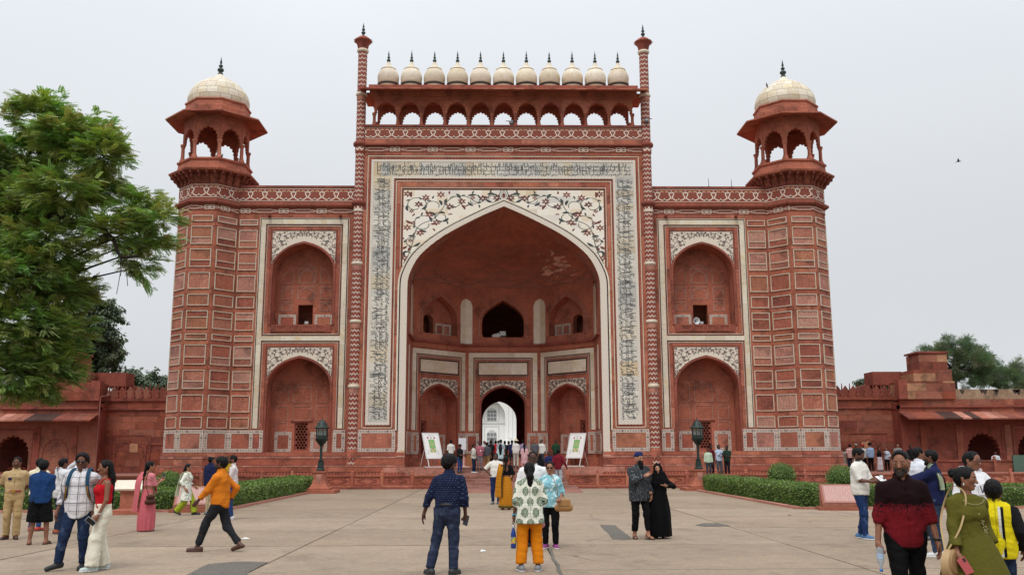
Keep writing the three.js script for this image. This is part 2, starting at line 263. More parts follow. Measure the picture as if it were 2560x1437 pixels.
// ---- inscription: pen strokes for each letter, laid right to left in two tiers
const ROW = {   // each letter: advance and strokes in an em box (x runs leftwards, y up, 0 = base line)
  'ا': [0.34, [[[0.12, 1.5], [0.1, 0.75], [0.12, 0.02]]]],
  'ل': [0.42, [[[0.1, 1.5], [0.09, 0.7], [0.13, 0.06], [0.42, 0]]]],
  'ك': [0.72, [[[0.04, 1.35], [0.3, 1.1], [0.52, 0.92], [0.2, 0.42], [0.3, 0.06], [0.72, 0]]]],
  'ب': [0.52, [[[0, 0.34], [0.06, 0.04], [0.3, -0.03], [0.52, 0.05]], [[0.26, -0.24], [0.3, -0.19]]]],
  'ت': [0.5, [[[0, 0.3], [0.05, 0], [0.5, 0.02]], [[0.18, 0.44], [0.22, 0.48]], [[0.3, 0.44], [0.34, 0.48]]]],
  'ن': [0.48, [[[0, 0.28], [0.02, -0.14], [0.22, -0.32], [0.42, -0.12], [0.44, 0.22]], [[0.22, 0.18], [0.25, 0.23]]]],
  'ي': [0.5, [[[0, 0.3], [0.08, 0], [0.3, 0.08], [0.1, -0.2], [0.34, -0.34], [0.6, -0.16]], [[0.2, -0.48], [0.24, -0.44]], [[0.34, -0.48], [0.38, -0.44]]]],
  'م': [0.36, [[[0, 0.05], [0.1, 0.26], [0.26, 0.2], [0.22, 0.02], [0.06, 0.02], [0.36, 0]]]],
  'و': [0.4, [[[0.3, 0.16], [0.16, 0.34], [0.04, 0.2], [0.16, 0.06], [0.3, 0.12], [0.26, -0.2], [0.04, -0.36]].map(([x, y]) => [0.36 - x, y])]],
  'ر': [0.34, [[[0, 0.22], [0.06, -0.04], [0.3, -0.34]]]],
  'د': [0.4, [[[0.04, 0.5], [0.2, 0.26], [0.16, 0.02], [0.4, 0.04]].map(([x, y]) => [0.32 - x * 0.8, y])]],
  'ف': [0.52, [[[0.02, 0.06], [0.04, 0.34], [0.2, 0.4], [0.22, 0.2], [0.06, 0.14], [0.1, 0], [0.52, 0]], [[0.1, 0.54], [0.14, 0.58]]]],
  'ق': [0.5, [[[0.04, 0.3], [0.2, 0.4], [0.24, 0.2], [0.08, 0.16], [0.02, -0.14], [0.24, -0.3], [0.46, -0.02]]]],
  'ع': [0.44, [[[0.02, 0.4], [0.2, 0.46], [0.3, 0.28], [0.12, 0.2], [0.34, 0.02], [0.44, 0]]]],
  'ص': [0.66, [[[0, 0.02], [0.1, 0.28], [0.34, 0.36], [0.44, 0.14], [0.2, 0.02], [0.46, 0.02], [0.5, 0.26], [0.54, 0.02], [0.66, 0]]]],
  'س': [0.7, [[[0, 0.3], [0.06, 0.02], [0.16, 0.28], [0.22, 0.02], [0.32, 0.28], [0.38, 0.02], [0.7, 0]]]],
  'ه': [0.4, [[[0, 0.04], [0.1, 0.36], [0.28, 0.2], [0.18, 0.02], [0.08, 0.16], [0.2, 0.12], [0.4, 0]]]],
  'ح': [0.5, [[[0, 0.4], [0.24, 0.3], [0.42, 0.36], [0.14, 0.1], [0.2, -0.2], [0.5, -0.26]]]],
  'ط': [0.52, [[[0.16, 1.2], [0.14, 0.04]], [[0, 0.02], [0.2, 0.34], [0.42, 0.24], [0.24, 0.02], [0.52, 0]]]],
};
const LIKE = { 'أ': 'ا', 'إ': 'ا', 'آ': 'ا', 'ث': 'ت', 'ى': 'ي', 'ئ': 'ي', 'ز': 'ر', 'ذ': 'د', 'غ': 'ع', 'ض': 'ص', 'ش': 'س', 'ة': 'ه', 'ج': 'ح', 'خ': 'ح', 'ظ': 'ط', 'ء': 'ع', 'ؤ': 'و' };
function inscribe(g, W, H, text) {
  const words = text.split(' '), half = Math.ceil(words.length / 2), rows = [[], [], []];
  [...words, ...words.slice(3)].forEach((w, i) => rows[Math.floor(i / 3) % 3].push(w));
  rows.forEach((ws, k) => {
    const em = H * 0.33, base = H * (0.9 - k * 0.27), str = ws.join(' ');
    let adv = 0; for (const c of str) { const q = ROW[c] || ROW[LIKE[c]]; adv += q ? q[0] : 0.16; }
    const sx = (W - H * 0.3) / (adv * em);
    let x = W - H * 0.15; g.lineJoin = 'round'; g.lineCap = 'butt'; g.strokeStyle = INK;
    for (const c of str) {
      const q = ROW[c] || ROW[LIKE[c]]; if (!q) { x -= 0.16 * em * sx; continue; }
      const tall = k === 2 ? 0.6 : k ? 0.9 : 1.1;
      for (const st of q[1]) {
        g.lineWidth = H * (st.length === 2 ? 0.045 : st[0][1] > 1.2 ? 0.04 : 0.032); g.beginPath();
        st.forEach(([a, b], i) => { const X = x - a * em * sx, Y = base - b * em * (b > 0.7 ? tall : 0.82); if (!i) g.moveTo(X, Y); else if (st.length > 2) { const [pa, pb] = st[i - 1]; const PX = x - pa * em * sx, PY = base - pb * em * (pb > 0.7 ? tall : 0.82); g.quadraticCurveTo(PX, PY, (PX + X) / 2, (PY + Y) / 2); if (i === st.length - 1) g.lineTo(X, Y); } else g.lineTo(X, Y); });
        g.stroke();
      }
      x -= q[0] * em * sx;
    }
  });
  const r = rng(text.length); g.lineWidth = H * 0.03;   // long returning strokes and small vowel marks
  for (let i = 0; i < 5; i++) { const x = W * (0.08 + i * 0.19 + r() * 0.05); g.beginPath(); g.moveTo(x, H * 0.53); g.lineTo(x + W * 0.09, H * 0.525); g.stroke(); }
  g.lineWidth = H * 0.022; for (let i = 0; i < W / H * 9; i++) { const x = r() * W, y = H * (0.1 + r() * 0.84); g.beginPath(); g.moveTo(x, y); g.lineTo(x + H * 0.05, y - H * 0.05); if (r() < 0.4) g.lineTo(x + H * 0.09, y); g.stroke(); }
}
const AYAT_TOP = 'فصب عليهم ربك سوط عذاب إن ربك لبالمرصاد فأما الإنسان إذا ما ابتلاه ربه فأكرمه ونعمه فيقول ربي أكرمن وأما إذا ما ابتلاه فقدر عليه رزقه فيقول ربي أهانن كلا بل لا تكرمون اليتيم ولا تحاضون على طعام المسكين وتأكلون التراث أكلا لما وتحبون المال حبا جما';
const AYAT_RIGHT = 'بسم الله الرحمن الرحيم والفجر وليال عشر والشفع والوتر والليل إذا يسر هل في ذلك قسم لذي حجر ألم تر كيف فعل ربك بعاد إرم ذات العماد التي لم يخلق مثلها في البلاد وثمود الذين جابوا الصخر بالواد وفرعون ذي الأوتاد الذين طغوا في البلاد فأكثروا فيها الفساد';
const AYAT_LEFT = 'كلا إذا دكت الأرض دكا دكا وجاء ربك والملك صفا صفا وجيء يومئذ بجهنم يومئذ يتذكر الإنسان وأنى له الذكرى يقول يا ليتني قدمت لحياتي فيومئذ لا يعذب عذابه أحد ولا يوثق وثاقه أحد يا أيتها النفس المطمئنة ارجعي إلى ربك راضية مرضية فادخلي في عبادي وادخلي جنتي';
const bandTex = (text, seed) => canvasTex(2048, 144, (g, w, h) => {
  const r = rng(seed); g.fillStyle = '#cbc5b8'; g.fillRect(0, 0, w, h);
  for (let i = 0; i < 46; i++) { const k = r(); g.fillStyle = k < 0.2 ? 'rgba(205,170,110,0.28)' : k < 0.6 ? 'rgba(228,222,210,0.4)' : 'rgba(160,162,158,0.28)'; g.fillRect(Math.floor(r() * 34) * 60, 0, 60 * (1 + Math.floor(r() * 2)), h); }
  inscribe(g, w, h, text); grainOver(g, w, h, 0.12, seed);
}, false);
const calTop = bandTex(AYAT_TOP, 3), calRight = bandTex(AYAT_RIGHT, 5), calLeft = bandTex(AYAT_LEFT, 7);
// ---------------------------------------------------------------- the gatehouse
const FLOOR = 0.5, PLAT = 1.0;                 // terrace level, platform inside the great arch
const gate = thing('gatehouse', 'great red sandstone gatehouse with white marble inlay, deep central arch and domed corner towers', 'gatehouse');
const rg = rng(11);
const ZP = 0.6;                                // front plane of the central block; wings stand at 0
const DADO0 = 1.84, DADO1 = 3.05;
function texRect(name, u0, u1, v0, v1, z, t, mat, parent, M, perU, perV, off = 0) {   // slab whose texture repeats every perU x perV metres
  const g = box(u0, u1, v0, v1, z, z + t), p = g.attributes.position, uv = g.attributes.uv;
  for (let i = 0; i < p.count; i++) uv.setXY(i, (p.getX(i) - u0) / perU + off, (p.getY(i) - v0) / perV);
  return mesh(name, g, mat, parent, M);
}
function stoneBlocks(parent, u0, u1, v0, v1, z, t, bw, bh, M, mats = STONES, name = 'stone_block') {
  const rows = Math.max(1, Math.round((v1 - v0) / bh)), h = (v1 - v0) / rows;
  for (let j = 0; j < rows; j++) {
    let u = u0;
    while (u < u1 - 0.01) {
      let w = bw * (0.65 + rg() * 0.8); if (u + w > u1 - bw * 0.35) w = u1 - u;
      mesh(name, uvShift(box(u + 0.006, u + w - 0.006, v0 + j * h + 0.005, v0 + (j + 1) * h - 0.005, z, z + t + rg() * 0.008), rg), pick(mats, rg), parent, M);
      u += w;
    }
  }
}
function uFrame(x0, x1, y0, y1, w, z0, z1) { return ext(shapeOf([[x0, y0], [x0 + w, y0], [x0 + w, y1 - w], [x1 - w, y1 - w], [x1 - w, y0], [x1, y0], [x1, y1], [x0, y1]]), z0, z1); }
// dado panel: red field inside an inlaid border
const meanderH = flatMat(meanderTex), meanderTexV = meanderTex.clone(); meanderTexV.rotation = Math.PI / 2; meanderTexV.needsUpdate = true;
const meanderV = flatMat(meanderTexV);
function dado(parent, u0, u1, M, o = {}) {
  const { v0 = DADO0, v1 = DADO1, z = 0.02, w = 0.2, cuts = [] } = o;
  const per = 1.05;
  const strip = (a, b, c, d, vert) => { const g = box(a, b, c, d, z, z + 0.03), p = g.attributes.position, uv = g.attributes.uv; for (let i = 0; i < p.count; i++) { const x = (p.getX(i) - a), y = (p.getY(i) - c); vert ? uv.setXY(i, y / per, x / (b - a)) : uv.setXY(i, x / per, y / (d - c)); } mesh('dado_border', g, meanderH, parent, M); };
  strip(u0, u1, v1 - w, v1); strip(u0, u1, v0, v0 + w);
  const xs = [u0 + w / 2, ...cuts, u1 - w / 2];
  for (const x of xs) strip(x - w / 2, x + w / 2, v0 + w, v1 - w, true);
  for (let i = 0; i + 1 < xs.length; i++) if (xs[i + 1] - xs[i] > w + 0.05) { mesh('dado_panel', uvShift(box(xs[i] + w / 2 + 0.015, xs[i + 1] - w / 2 - 0.015, v0 + w + 0.015, v1 - w - 0.015, z - 0.02, z + 0.018), rg), pick(plainFieldMats, rg), parent, M); }
}
// carved panel in a white frame
function panel(parent, u0, u1, v0, v1, M, z, div, big) {
  const w = 0.043, cells = div ? [[v0, div], [div, v1]] : [[v0, v1]];
  const parts = [frameGeo(u0, u1, v0, v1, w, z - 0.01, z + 0.05)];
  if (div) parts.push(box(u0 + w, u1 - w, div - w / 2, div + w / 2, z - 0.01, z + 0.045));
  mesh('panel_frame', merge(parts), MAT.line, parent, M);
  for (const [a, b] of cells) { const g = uvUnit(box(u0 + w, u1 - w, a + w * (a === v0 ? 1 : 0.5), b - w * (b === v1 ? 1 : 0.5), z - 0.03, z + 0.012), u0, u1, a, b), uv = g.attributes.uv, k = Math.floor(rg() * 7), l = Math.floor(rg() * 7); for (let i = 0; i < uv.count; i++) uv.setXY(i, uv.getX(i) + k, uv.getY(i) + l); mesh('carved_panel', g, pick(fieldMats, rg), parent, M); }
}
const ROWS = [[15.11, 14.76], [14.48, 13.44, 13.83], [13.16, 12.12, 12.51], [11.81, 10.86], [10.57, 9.92], [9.64, 8.63, 9.26], [8.34, 8.0], [7.73, 6.62, 7.04], [6.33, 5.28, 5.7], [4.97, 4.04], [3.75, 3.14]];
const friezeMat = flatMat(friezeTex), cartMat = flatMat(cartoucheTex);
function topFriezes(parent, u0, u1, M, y, e = 0) {   // cartouche strip, cornice roll, lotus frieze
  texRect('cartouche_frieze', u0, u1, y - 0.62, y - 0.3, 0.0, 0.035, cartMat, parent, M, 2.2, 0.32, rg());
  mesh('cornice', box(u0 - e, u1 + e, y - 0.26, y - 0.02, 0, 0.16), MAT.stone, parent, M);
  mesh('cornice_roll', box(u0 - e * 1.4, u1 + e * 1.4, y - 0.2, y - 0.08, 0.16, 0.24), MAT.dark, parent, M);
  texRect('lotus_frieze', u0, u1, y + 0.1, y + 0.9, 0.0, 0.035, friezeMat, parent, M, 1.66, 0.8, rg());
  mesh('coping', box(u0 - e * 0.5, u1 + e * 0.5, y + 0.94, y + 1.06, -0.2, 0.06), MAT.dark, parent, M);
}
// --- plinth: stepped mouldings round the whole front
const plinth = mesh('plinth', box(-19.0, 19.0, FLOOR - 0.6, 1.5, -30, -1.9), MAT.stone, gate);
function mouldings(u0, u1, M, e) {
  const st = [[1.62, DADO0 - 0.02, 0.1, 0, MAT.stone], [1.5, 1.6, 0.16, 1, MAT.pink], [1.14, 1.48, 0.14, 1, MAT.stone], [1.05, 1.12, 0.3, 1.4, MAT.pink], [0.76, 1.03, 0.34, 1.8, MAT.stone], [FLOOR - 0.02, 0.74, 0.46, 2.4, MAT.dark]];
  for (const [y0, y1, out, k, m] of st) {
    if (m === MAT.stone) { let u = u0 - e * out; const end = u1 + e * out; while (u < end - 0.02) { let w = 1.6 + rg() * 1.5; if (u + w > end - 0.9) w = end - u; mesh('plinth_stone', uvShift(box(u + 0.005, u + w - 0.005, y0, y1, -0.5, out + rg() * 0.008), rg), pick(STONES, rg), plinth, M); u += w; } }
    else mesh('moulding', box(u0 - e * out, u1 + e * out, y0, y1, -0.5, out), m, plinth, M);
  }
  for (let u = u0 + 0.09; u < u1 - 0.05; u += 0.18) mesh('bead', box(u - 0.055, u + 0.055, 0.6, 0.72, 0.46, 0.5), MAT.stone, plinth, M);
}
// --- corner towers
const TX = 17.13, TZ = -0.75, TS = 1.45, TA = TS / 2 * (1 + Math.SQRT2);
for (const s of [-1, 1]) {
  const tower = mesh('corner_tower', prism([[TA, FLOOR - 0.3], [TA, 17.4]]).translate(s * TX, 0, TZ), MAT.stone, gate);
  const faces = [0, 45, -45, s * 90];
  for (const deg of faces) {
    const M = facet(s * TX, TZ, deg, TA), h = TS / 2;
    ROWS.forEach(([v1, v0, d]) => panel(tower, -0.6, 0.6, v0, v1, M, 0.02, d));
    dado(tower, -h, h, M, {});
    topFriezes(tower, -h - 0.01, h + 0.01, M, 16.06, 0.07);
    for (let i = 0; i + 1 < ROWS.length; i++) stoneBlocks(tower, -h + 0.01, h - 0.01, ROWS[i + 1][0] + 0.03, ROWS[i][1] - 0.03, 0, 0.012, 1.1, 1, M);
    mouldings(-h, h, M, 0.4);
  }
  // --- open pavilion on the tower
  const C = (g) => g.translate(s * TX, 0, TZ);
  const pav = mesh('roof_pavilion', C(prism([[TA, 17.1], [TA + 0.06, 17.3], [1.86, 17.34], [1.86, 17.62], [2.36, 17.66], [2.40, 17.76], [1.98, 17.84], [1.92, 18.36], [2.0, 18.4], [2.0, 18.5]])), MAT.stone, gate);
  for (let k = 0; k < 8; k++) for (const u of [-0.66, -0.22, 0.22, 0.66]) {
    const M = facet(s * TX, TZ, k * 45, 1.8); if (Math.abs(((k * 45 + 180) % 360) - 180) > 140) continue;
    mesh('bracket', ext(shapeOf([[0, 17.0], [0.12, 17.05], [0.2, 17.25], [0.34, 17.3], [0.42, 17.48], [0.55, 17.5], [0.58, 17.64], [0, 17.64]]), -0.05, 0.05).rotateY(-Math.PI / 2).translate(u * 1.05, 0, -0.02), MAT.dark, pav, M);
  }
  const RC = 1.86;
  for (let k = 0; k < 8; k++) {
    const a = (k + 0.5) * Math.PI / 4, x = s * TX + Math.sin(a) * RC, z = TZ + Math.cos(a) * RC;
    mesh('column', lathe([[0.2, 18.5], [0.2, 18.58], [0.14, 18.72], [0.11, 18.84], [0.105, 19.4], [0.13, 19.46], [0.16, 19.55], [0.17, 19.62], [0.1, 19.62]], 8).translate(x, 0, z), pick(STONES, rg), pav);
    const M = facet(s * TX, TZ, k * 45, RC * Math.cos(Math.PI / 8) - 0.08), hw = RC * Math.sin(Math.PI / 8) + 0.03;
    const sh = shapeOf([[-hw, 19.6], ...cuspPts(0, hw - 0.15, 19.6, 19.75, 20.5, 7), [hw, 19.6], [hw, 21.3], [-hw, 21.3]]);
    mesh('cusped_arch', ext(sh, -0.06, 0.1), MAT.stone, pav, M);
    // sloping eave slab with its edge
    const R0 = 1.72, R1 = 2.72, t = Math.tan(Math.PI / 8), pos = [], q = (r, y, d) => [d * r * t, y, r];
    const A = q(R0, 21.46, -1), B = q(R0, 21.46, 1), Cc = q(R1, 21.1, 1), D = q(R1, 21.1, -1), E = q(R0, 21.2, -1), F = q(R0, 21.2, 1), G = q(R1, 21.02, 1), H = q(R1, 21.02, -1);
    for (const f of [[D, Cc, B, A], [E, F, G, H], [H, G, Cc, D]]) pos.push(...f[0], ...f[1], ...f[2], ...f[0], ...f[2], ...f[3]);
    const g = new THREE.BufferGeometry(); g.setAttribute('position', new THREE.Float32BufferAttribute(pos, 3)); g.computeVertexNormals();
    mesh('eave_slab', uvShift(uvBox(g), rg), pick(STONES, rg), pav, facet(s * TX, TZ, k * 45));
  }
  mesh('ceiling', C(prism([[1.7, 21.2], [1.7, 21.4]])), MAT.dark, pav);
  mesh('drum', C(prism([[1.8, 21.4], [1.8, 21.75], [1.74, 21.8], [1.72, 22.1], [1.78, 22.12], [1.78, 22.2]])), MAT.stone, pav);
  // marble dome laid in courses of curved blocks
  const DP = [[1.74, 22.18], [1.8, 22.5], [1.72, 22.9], [1.5, 23.28], [1.18, 23.58], [0.82, 23.8], [0.5, 23.94], [0.3, 24.06]];
  const dc = new THREE.CatmullRomCurve3(DP.map(([r, y]) => V(r, y, 0))), dp = (t) => { const p = dc.getPoint(t); return [p.x, p.y]; };
  mesh('dome', C(lathe(Array.from({ length: 25 }, (_, i) => { const [r, y] = dp(i / 24); return [r - 0.02, y - 0.01]; }), 32)), MAT.warm, pav);
  for (let c = 0; c < 6; c++) {
    const t0 = c / 6 * 0.9, t1 = (c + 1) / 6 * 0.9, n = c < 4 ? 18 : 12, o = rg();
    for (let k = 0; k < n; k++) {
      const a0 = (k + o) / n * Math.PI * 2 + 0.005, a1 = (k + 1 + o) / n * Math.PI * 2 - 0.005, pos = [], nu = 3, nv = 2, P = (i, j) => { const [r, y] = dp(lerp(t0 + 0.003, t1 - 0.003, j / nv)), a = lerp(a0, a1, i / nu); return [Math.sin(a) * r, y, Math.cos(a) * r]; };
      if (Math.cos((a0 + a1) / 2) < -0.5) continue;
      for (let i = 0; i < nu; i++) for (let j = 0; j < nv; j++) { const p = P(i, j), q = P(i + 1, j), w = P(i + 1, j + 1), x = P(i, j + 1); pos.push(...p, ...q, ...w, ...p, ...w, ...x); }
      const g = new THREE.BufferGeometry(); g.setAttribute('position', new THREE.Float32BufferAttribute(pos, 3)); g.computeVertexNormals();
      mesh('dome_block', uvShift(uvBox(g), rg), pick([MAT.marble, MAT.warm, MAT.white, MAT.warm], rg), pav, new THREE.Matrix4().makeTranslation(s * TX, 0, TZ));
    }
  }
  mesh('lotus_crown', C(lathe([[0.78, 23.74], [0.84, 23.78], [0.8, 23.86], [0.5, 23.96], [0.3, 24.12], [0.17, 24.28], [0.1, 24.36]], 16)), MAT.marble, pav);
  mesh('finial', C(lathe([[0.14, 24.34], [0.16, 24.4], [0.08, 24.46], [0.18, 24.56], [0.2, 24.64], [0.14, 24.72], [0.05, 24.77], [0.12, 24.85], [0.13, 24.9], [0.05, 24.97], [0.04, 25.02], [0.075, 25.08], [0.03, 25.3], [0, 25.5]], 12)), MAT.bronze, pav);
}
// --- wings between the towers and the central block
function rectLines(list, parent, M, z, mat, w = 0.04) { for (const [a, b, c, d] of list) mesh('inlay_line', frameGeo(a, b, c, d, w, z, z + 0.025), mat, parent, M); }
function lineAlong(pts, w, z, t) {   // thin inlaid line along a 2-D path
  const L = [], R = [];
  pts.forEach((p, i) => { const a = pts[Math.max(0, i - 1)], b = pts[Math.min(pts.length - 1, i + 1)], dx = b[0] - a[0], dy = b[1] - a[1], l = Math.hypot(dx, dy) || 1; L.push([p[0] - dy / l * w / 2, p[1] + dx / l * w / 2]); R.push([p[0] + dy / l * w / 2, p[1] - dx / l * w / 2]); });
  return ext(shapeOf([...L, ...R.reverse()]), z, z + t);
}
function lattice(w, h, r, z0, z1, fr) {   // pierced stone screen of hexagons
  const s = rectShape(-w / 2, w / 2, 0, h), dx = r * Math.sqrt(3), dy = r * 1.5;
  for (let j = 0; j * dy < h - r * 1.4; j++) for (let i = -20; i < 20; i++) { const x = i * dx + (j % 2 ? dx / 2 : 0), y = r * 1.15 + j * dy; if (Math.abs(x) > w / 2 - r) continue; const q = r * 0.8; s.holes.push(pathOf(Array.from({ length: 6 }, (_, k) => { const a = (k + 0.5) * Math.PI / 3; return [x + Math.cos(-a) * q, y + Math.sin(-a) * q]; }))); }
  return merge([ext(s, z0, z1, 1), frameGeo(-w / 2 - fr, w / 2 + fr, -fr, h + fr, fr, z0, z1 + 0.04)]);
}
const WX = 11.54;
for (const s of [-1, 1]) {
  const x0 = s < 0 ? -15.36 : 8.3, x1 = s < 0 ? -8.3 : 15.36, cx = s * WX;
  const sh = rectShape(x0, x1, FLOOR - 0.3, 17.0);
  sh.holes.push(archHole(cx, 1.74, 8.96, 12.0, 13.7), archHole(cx, 1.76, DADO0, 5.35, 7.08));
  const wing = mesh('wing_wall', ext(sh, -1.15, 0), MAT.stone, gate);
  // white marble border round both bays
  const X0 = cx - 2.5, X1 = cx + 2.5, w = 0.27;
  const wb = (a, b, c, d) => mesh('marble_border', uvShift(box(a, b, c, d, 0, 0.045), rg), pick([MAT.marble, MAT.white, MAT.warm], rg), wing);
  const seg = (a, b, c, d, vert) => { const n = Math.max(1, Math.round((vert ? d - c : b - a) / 1.15)); for (let i = 0; i < n; i++) vert ? wb(a, b, lerp(c, d, i / n) + 0.003, lerp(c, d, (i + 1) / n) - 0.003) : wb(lerp(a, b, i / n) + 0.003, lerp(a, b, (i + 1) / n) - 0.003, c, d); };
  seg(X0, X1, 15.12 - w, 15.12, false); seg(X0 + w, X1 - w, 8.06, 8.32, false); seg(X0, X0 + w, 3.14, 15.12 - w, true); seg(X1 - w, X1, 3.14, 15.12 - w, true);
  mesh('border_line', uFrame(X0 - 0.09, X1 + 0.09, 3.12, 15.21, 0.035, 0, 0.02), MAT.line, wing);
  mesh('border_line', merge([uFrame(X0 - 0.045, X1 + 0.045, 3.12, 15.165, 0.028, 0, 0.024), frameGeo(X0 + w + 0.05, X1 - w - 0.05, 8.37, 15.12 - w - 0.05, 0.03, 0, 0.024), uFrame(X0 + w + 0.05, X1 - w - 0.05, 3.12, 8.01, 0.03, 0, 0.024)]), MAT.black, wing);
  mesh('border_line', merge([frameGeo(X0 + w + 0.09, X1 - w - 0.09, 8.41, 15.12 - w - 0.09, 0.04, 0, 0.03), uFrame(X0 + w + 0.09, X1 - w - 0.09, 3.12, 7.97, 0.04, 0, 0.03)]), MAT.line, wing);
  // red border stones inside the marble, set proud of the recessed spandrels
  for (const [ya, yb] of [[8.46, 14.7], [3.06, 7.9]]) for (const d of [-1, 1]) stoneBlocks(wing, cx + d * 2.02 - 0.1, cx + d * 2.02 + 0.1, ya, yb, 0, 0.035, 1, 1.25, I4);
  const mW = flatMat(wingFloral);
  mesh('floral_spandrel', spandrelGeo(cx, 1.82, 14.45, 1.87, 12.0, 13.84, 0.0, 0.02), mW, wing);
  mesh('floral_spandrel', spandrelGeo(cx, 1.82, 7.69, 1.88, 5.35, 7.22, 0.0, 0.02), mW, wing);
  for (const [y0, y1] of [[12.3, 14.53], [5.6, 7.77]]) mesh('spandrel_frame', uFrame(cx - 1.9, cx + 1.9, y0, y1, 0.07, -0.01, 0.05), MAT.dark, wing);
  mesh('arch_moulding', archBand(cx, 1.74, 8.96, 12.0, 13.7, 0.12, -0.05, 0.06), MAT.dark, wing);
  mesh('arch_moulding', archBand(cx, 1.76, DADO0, 5.35, 7.08, 0.12, -0.05, 0.06), MAT.dark, wing);
  // niche backs
  const ZB = -1.15;
  const b1 = shapeOf(archPts(cx, 1.85, 8.9, 12.0, 13.85)); b1.holes.push(pathOf([[cx - 0.43 + s * 0.02, 9.02], [cx - 0.43 + s * 0.02, 10.3], [cx + 0.43 + s * 0.02, 10.3], [cx + 0.43 + s * 0.02, 9.02]]));
  mesh('niche_wall', ext(b1, ZB - 0.3, ZB), MAT.stone, wing);
  const b2 = shapeOf(archPts(cx, 1.85, 1.7, 5.35, 7.2)); b2.holes.push(pathOf([[cx - 0.4, 1.95], [cx - 0.4, 3.5], [cx + 0.4, 3.5], [cx + 0.4, 1.95]]));
  mesh('niche_wall', ext(b2, ZB - 0.3, ZB), MAT.stone, wing);
  mesh('niche_ceiling', box(cx - 2, cx + 2, 1.6, 14.2, ZB - 1.6, ZB - 1.5), MAT.stone, wing);
  const IL = [['lo', 0, MAT.pinkline, 0.026], ['up', 0, MAT.pinkline, 0.032]];
  for (const [kind, , lm, lw] of IL) {
    const up = kind === 'up', o = up ? 8.96 : 2.02, q = (a, b, c, d) => [cx + a, cx + b, o + c, o + d];
    rectLines([q(-0.52, 0.52, 2.62, 3.5), q(-1.45, -0.8, up ? 1.66 : 1.62, 2.4), q(0.8, 1.45, up ? 1.66 : 1.62, 2.4), q(-0.52, 0.52, up ? 1.68 : 1.6, 2.42), q(-1.45, -0.8, 0.98, 1.5), q(0.8, 1.45, 0.98, 1.5)], wing, I4, ZB, lm, lw);
    for (const d of [-1, 1]) { const arc = [[0.8, 2.62], [1.47, 2.62], [1.42, 2.88], [1.28, 3.14], [1.05, 3.4], [0.8, 3.56], [0.8, 2.62]].map(([a, b]) => [cx + d * a, o + b]); mesh('inlay_line', lineAlong(arc, lw, ZB, 0.025), lm, wing); }
    mesh('inlay_line', lineAlong([[-0.52, 3.5], [0, 3.78], [0.52, 3.5]].map(([a, b]) => [cx + a, o + b]), lw, ZB, 0.025), lm, wing);
    if (up) {
      for (const [yb, hh] of [[2.66, 0.78], [1.72, 0.64]]) mesh('inlay_line', lineAlong(cuspPts(cx, 0.43, o + yb, o + yb + 0.25, o + yb + hh, 7), 0.035, ZB, 0.025), lm, wing);
      for (const d of [-1, 1]) for (const [yb, hh] of [[1.98, 0.36], [1.02, 0.42]]) mesh('inlay_line', lineAlong(cuspPts(cx + d * 1.125, 0.24, o + yb, o + yb + 0.12, o + yb + hh, 5), 0.03, ZB, 0.025), lm, wing);
    }
  }
  // upper dado pieces, balcony sill, lower dado, screen
  for (const d of [-1, 1]) { dado(wing, cx + d * 1.06 - 0.52, cx + d * 1.06 + 0.52, facet(0, ZB, 0), { v0: 8.9, v1: 9.72, w: 0.15 }); dado(wing, cx + d * 1.02 - 0.48, cx + d * 1.02 + 0.48, facet(0, ZB, 0), { v0: DADO0 + 0.02, v1: DADO1 - 0.08, w: 0.17 }); }
  mesh('balcony_sill', box(cx - 1.72, cx + 1.72, 8.55, 8.98, -0.1, 0.07), MAT.dark, wing);
  mesh('balcony_sill', box(cx - 1.74, cx + 1.74, 8.5, 8.97, -1.1, -0.1), MAT.stone, wing);
  for (const d of [-1, -0.35, 0.35, 1]) mesh('sill_panel', frameGeo(cx + d * 1.1 - 0.3, cx + d * 1.1 + 0.3, 8.6, 8.93, 0.04, 0.07, 0.1), MAT.stone, wing);
  mesh('lattice_screen', lattice(0.72, 1.5, 0.1, ZB - 0.12, ZB - 0.05, 0.07).translate(cx, 1.97, 0), MAT.dark, wing);
  mesh('screen_lintel', box(cx - 0.62, cx + 0.62, 3.56, 3.62, ZB, ZB + 0.06), MAT.dark, wing);
  // dado on the wall face beside the lower arch
  const in0 = s < 0 ? -9.62 : 8.78, in1 = s < 0 ? -8.78 : 9.62; dado(wing, in0 + 0.08, in1 - 0.08, I4, { w: 0.2 });
  const o0 = s < 0 ? -15.36 : 13.42, o1 = s < 0 ? -13.42 : 15.36; dado(wing, o0, o1, I4, { cuts: [s < 0 ? -14.08 : 14.08] });
  // fourth panel column next to the tower
  const p0 = s < 0 ? -15.28 : 14.24, p1 = s < 0 ? -14.24 : 15.28;
  ROWS.forEach(([v1, v0, d]) => panel(wing, p0, p1, v0, v1, I4, 0.01, d));
  topFriezes(wing, x0, x1, I4, 16.1);
  stoneBlocks(wing, cx - 2.55, cx + 2.55, 15.24, 15.46, 0, 0.02, 1.3, 1, I4);
  for (const d of [-1, 1]) mesh('water_spout', bar([cx + d * 2.05, 15.36, -0.1], [cx + d * 2.05, 15.3, 0.42], 0.1, 0.075, 8), MAT.dark, wing);
  mouldings(s < 0 ? x0 : 8.5, s < 0 ? -8.5 : x1, I4, 0);
}
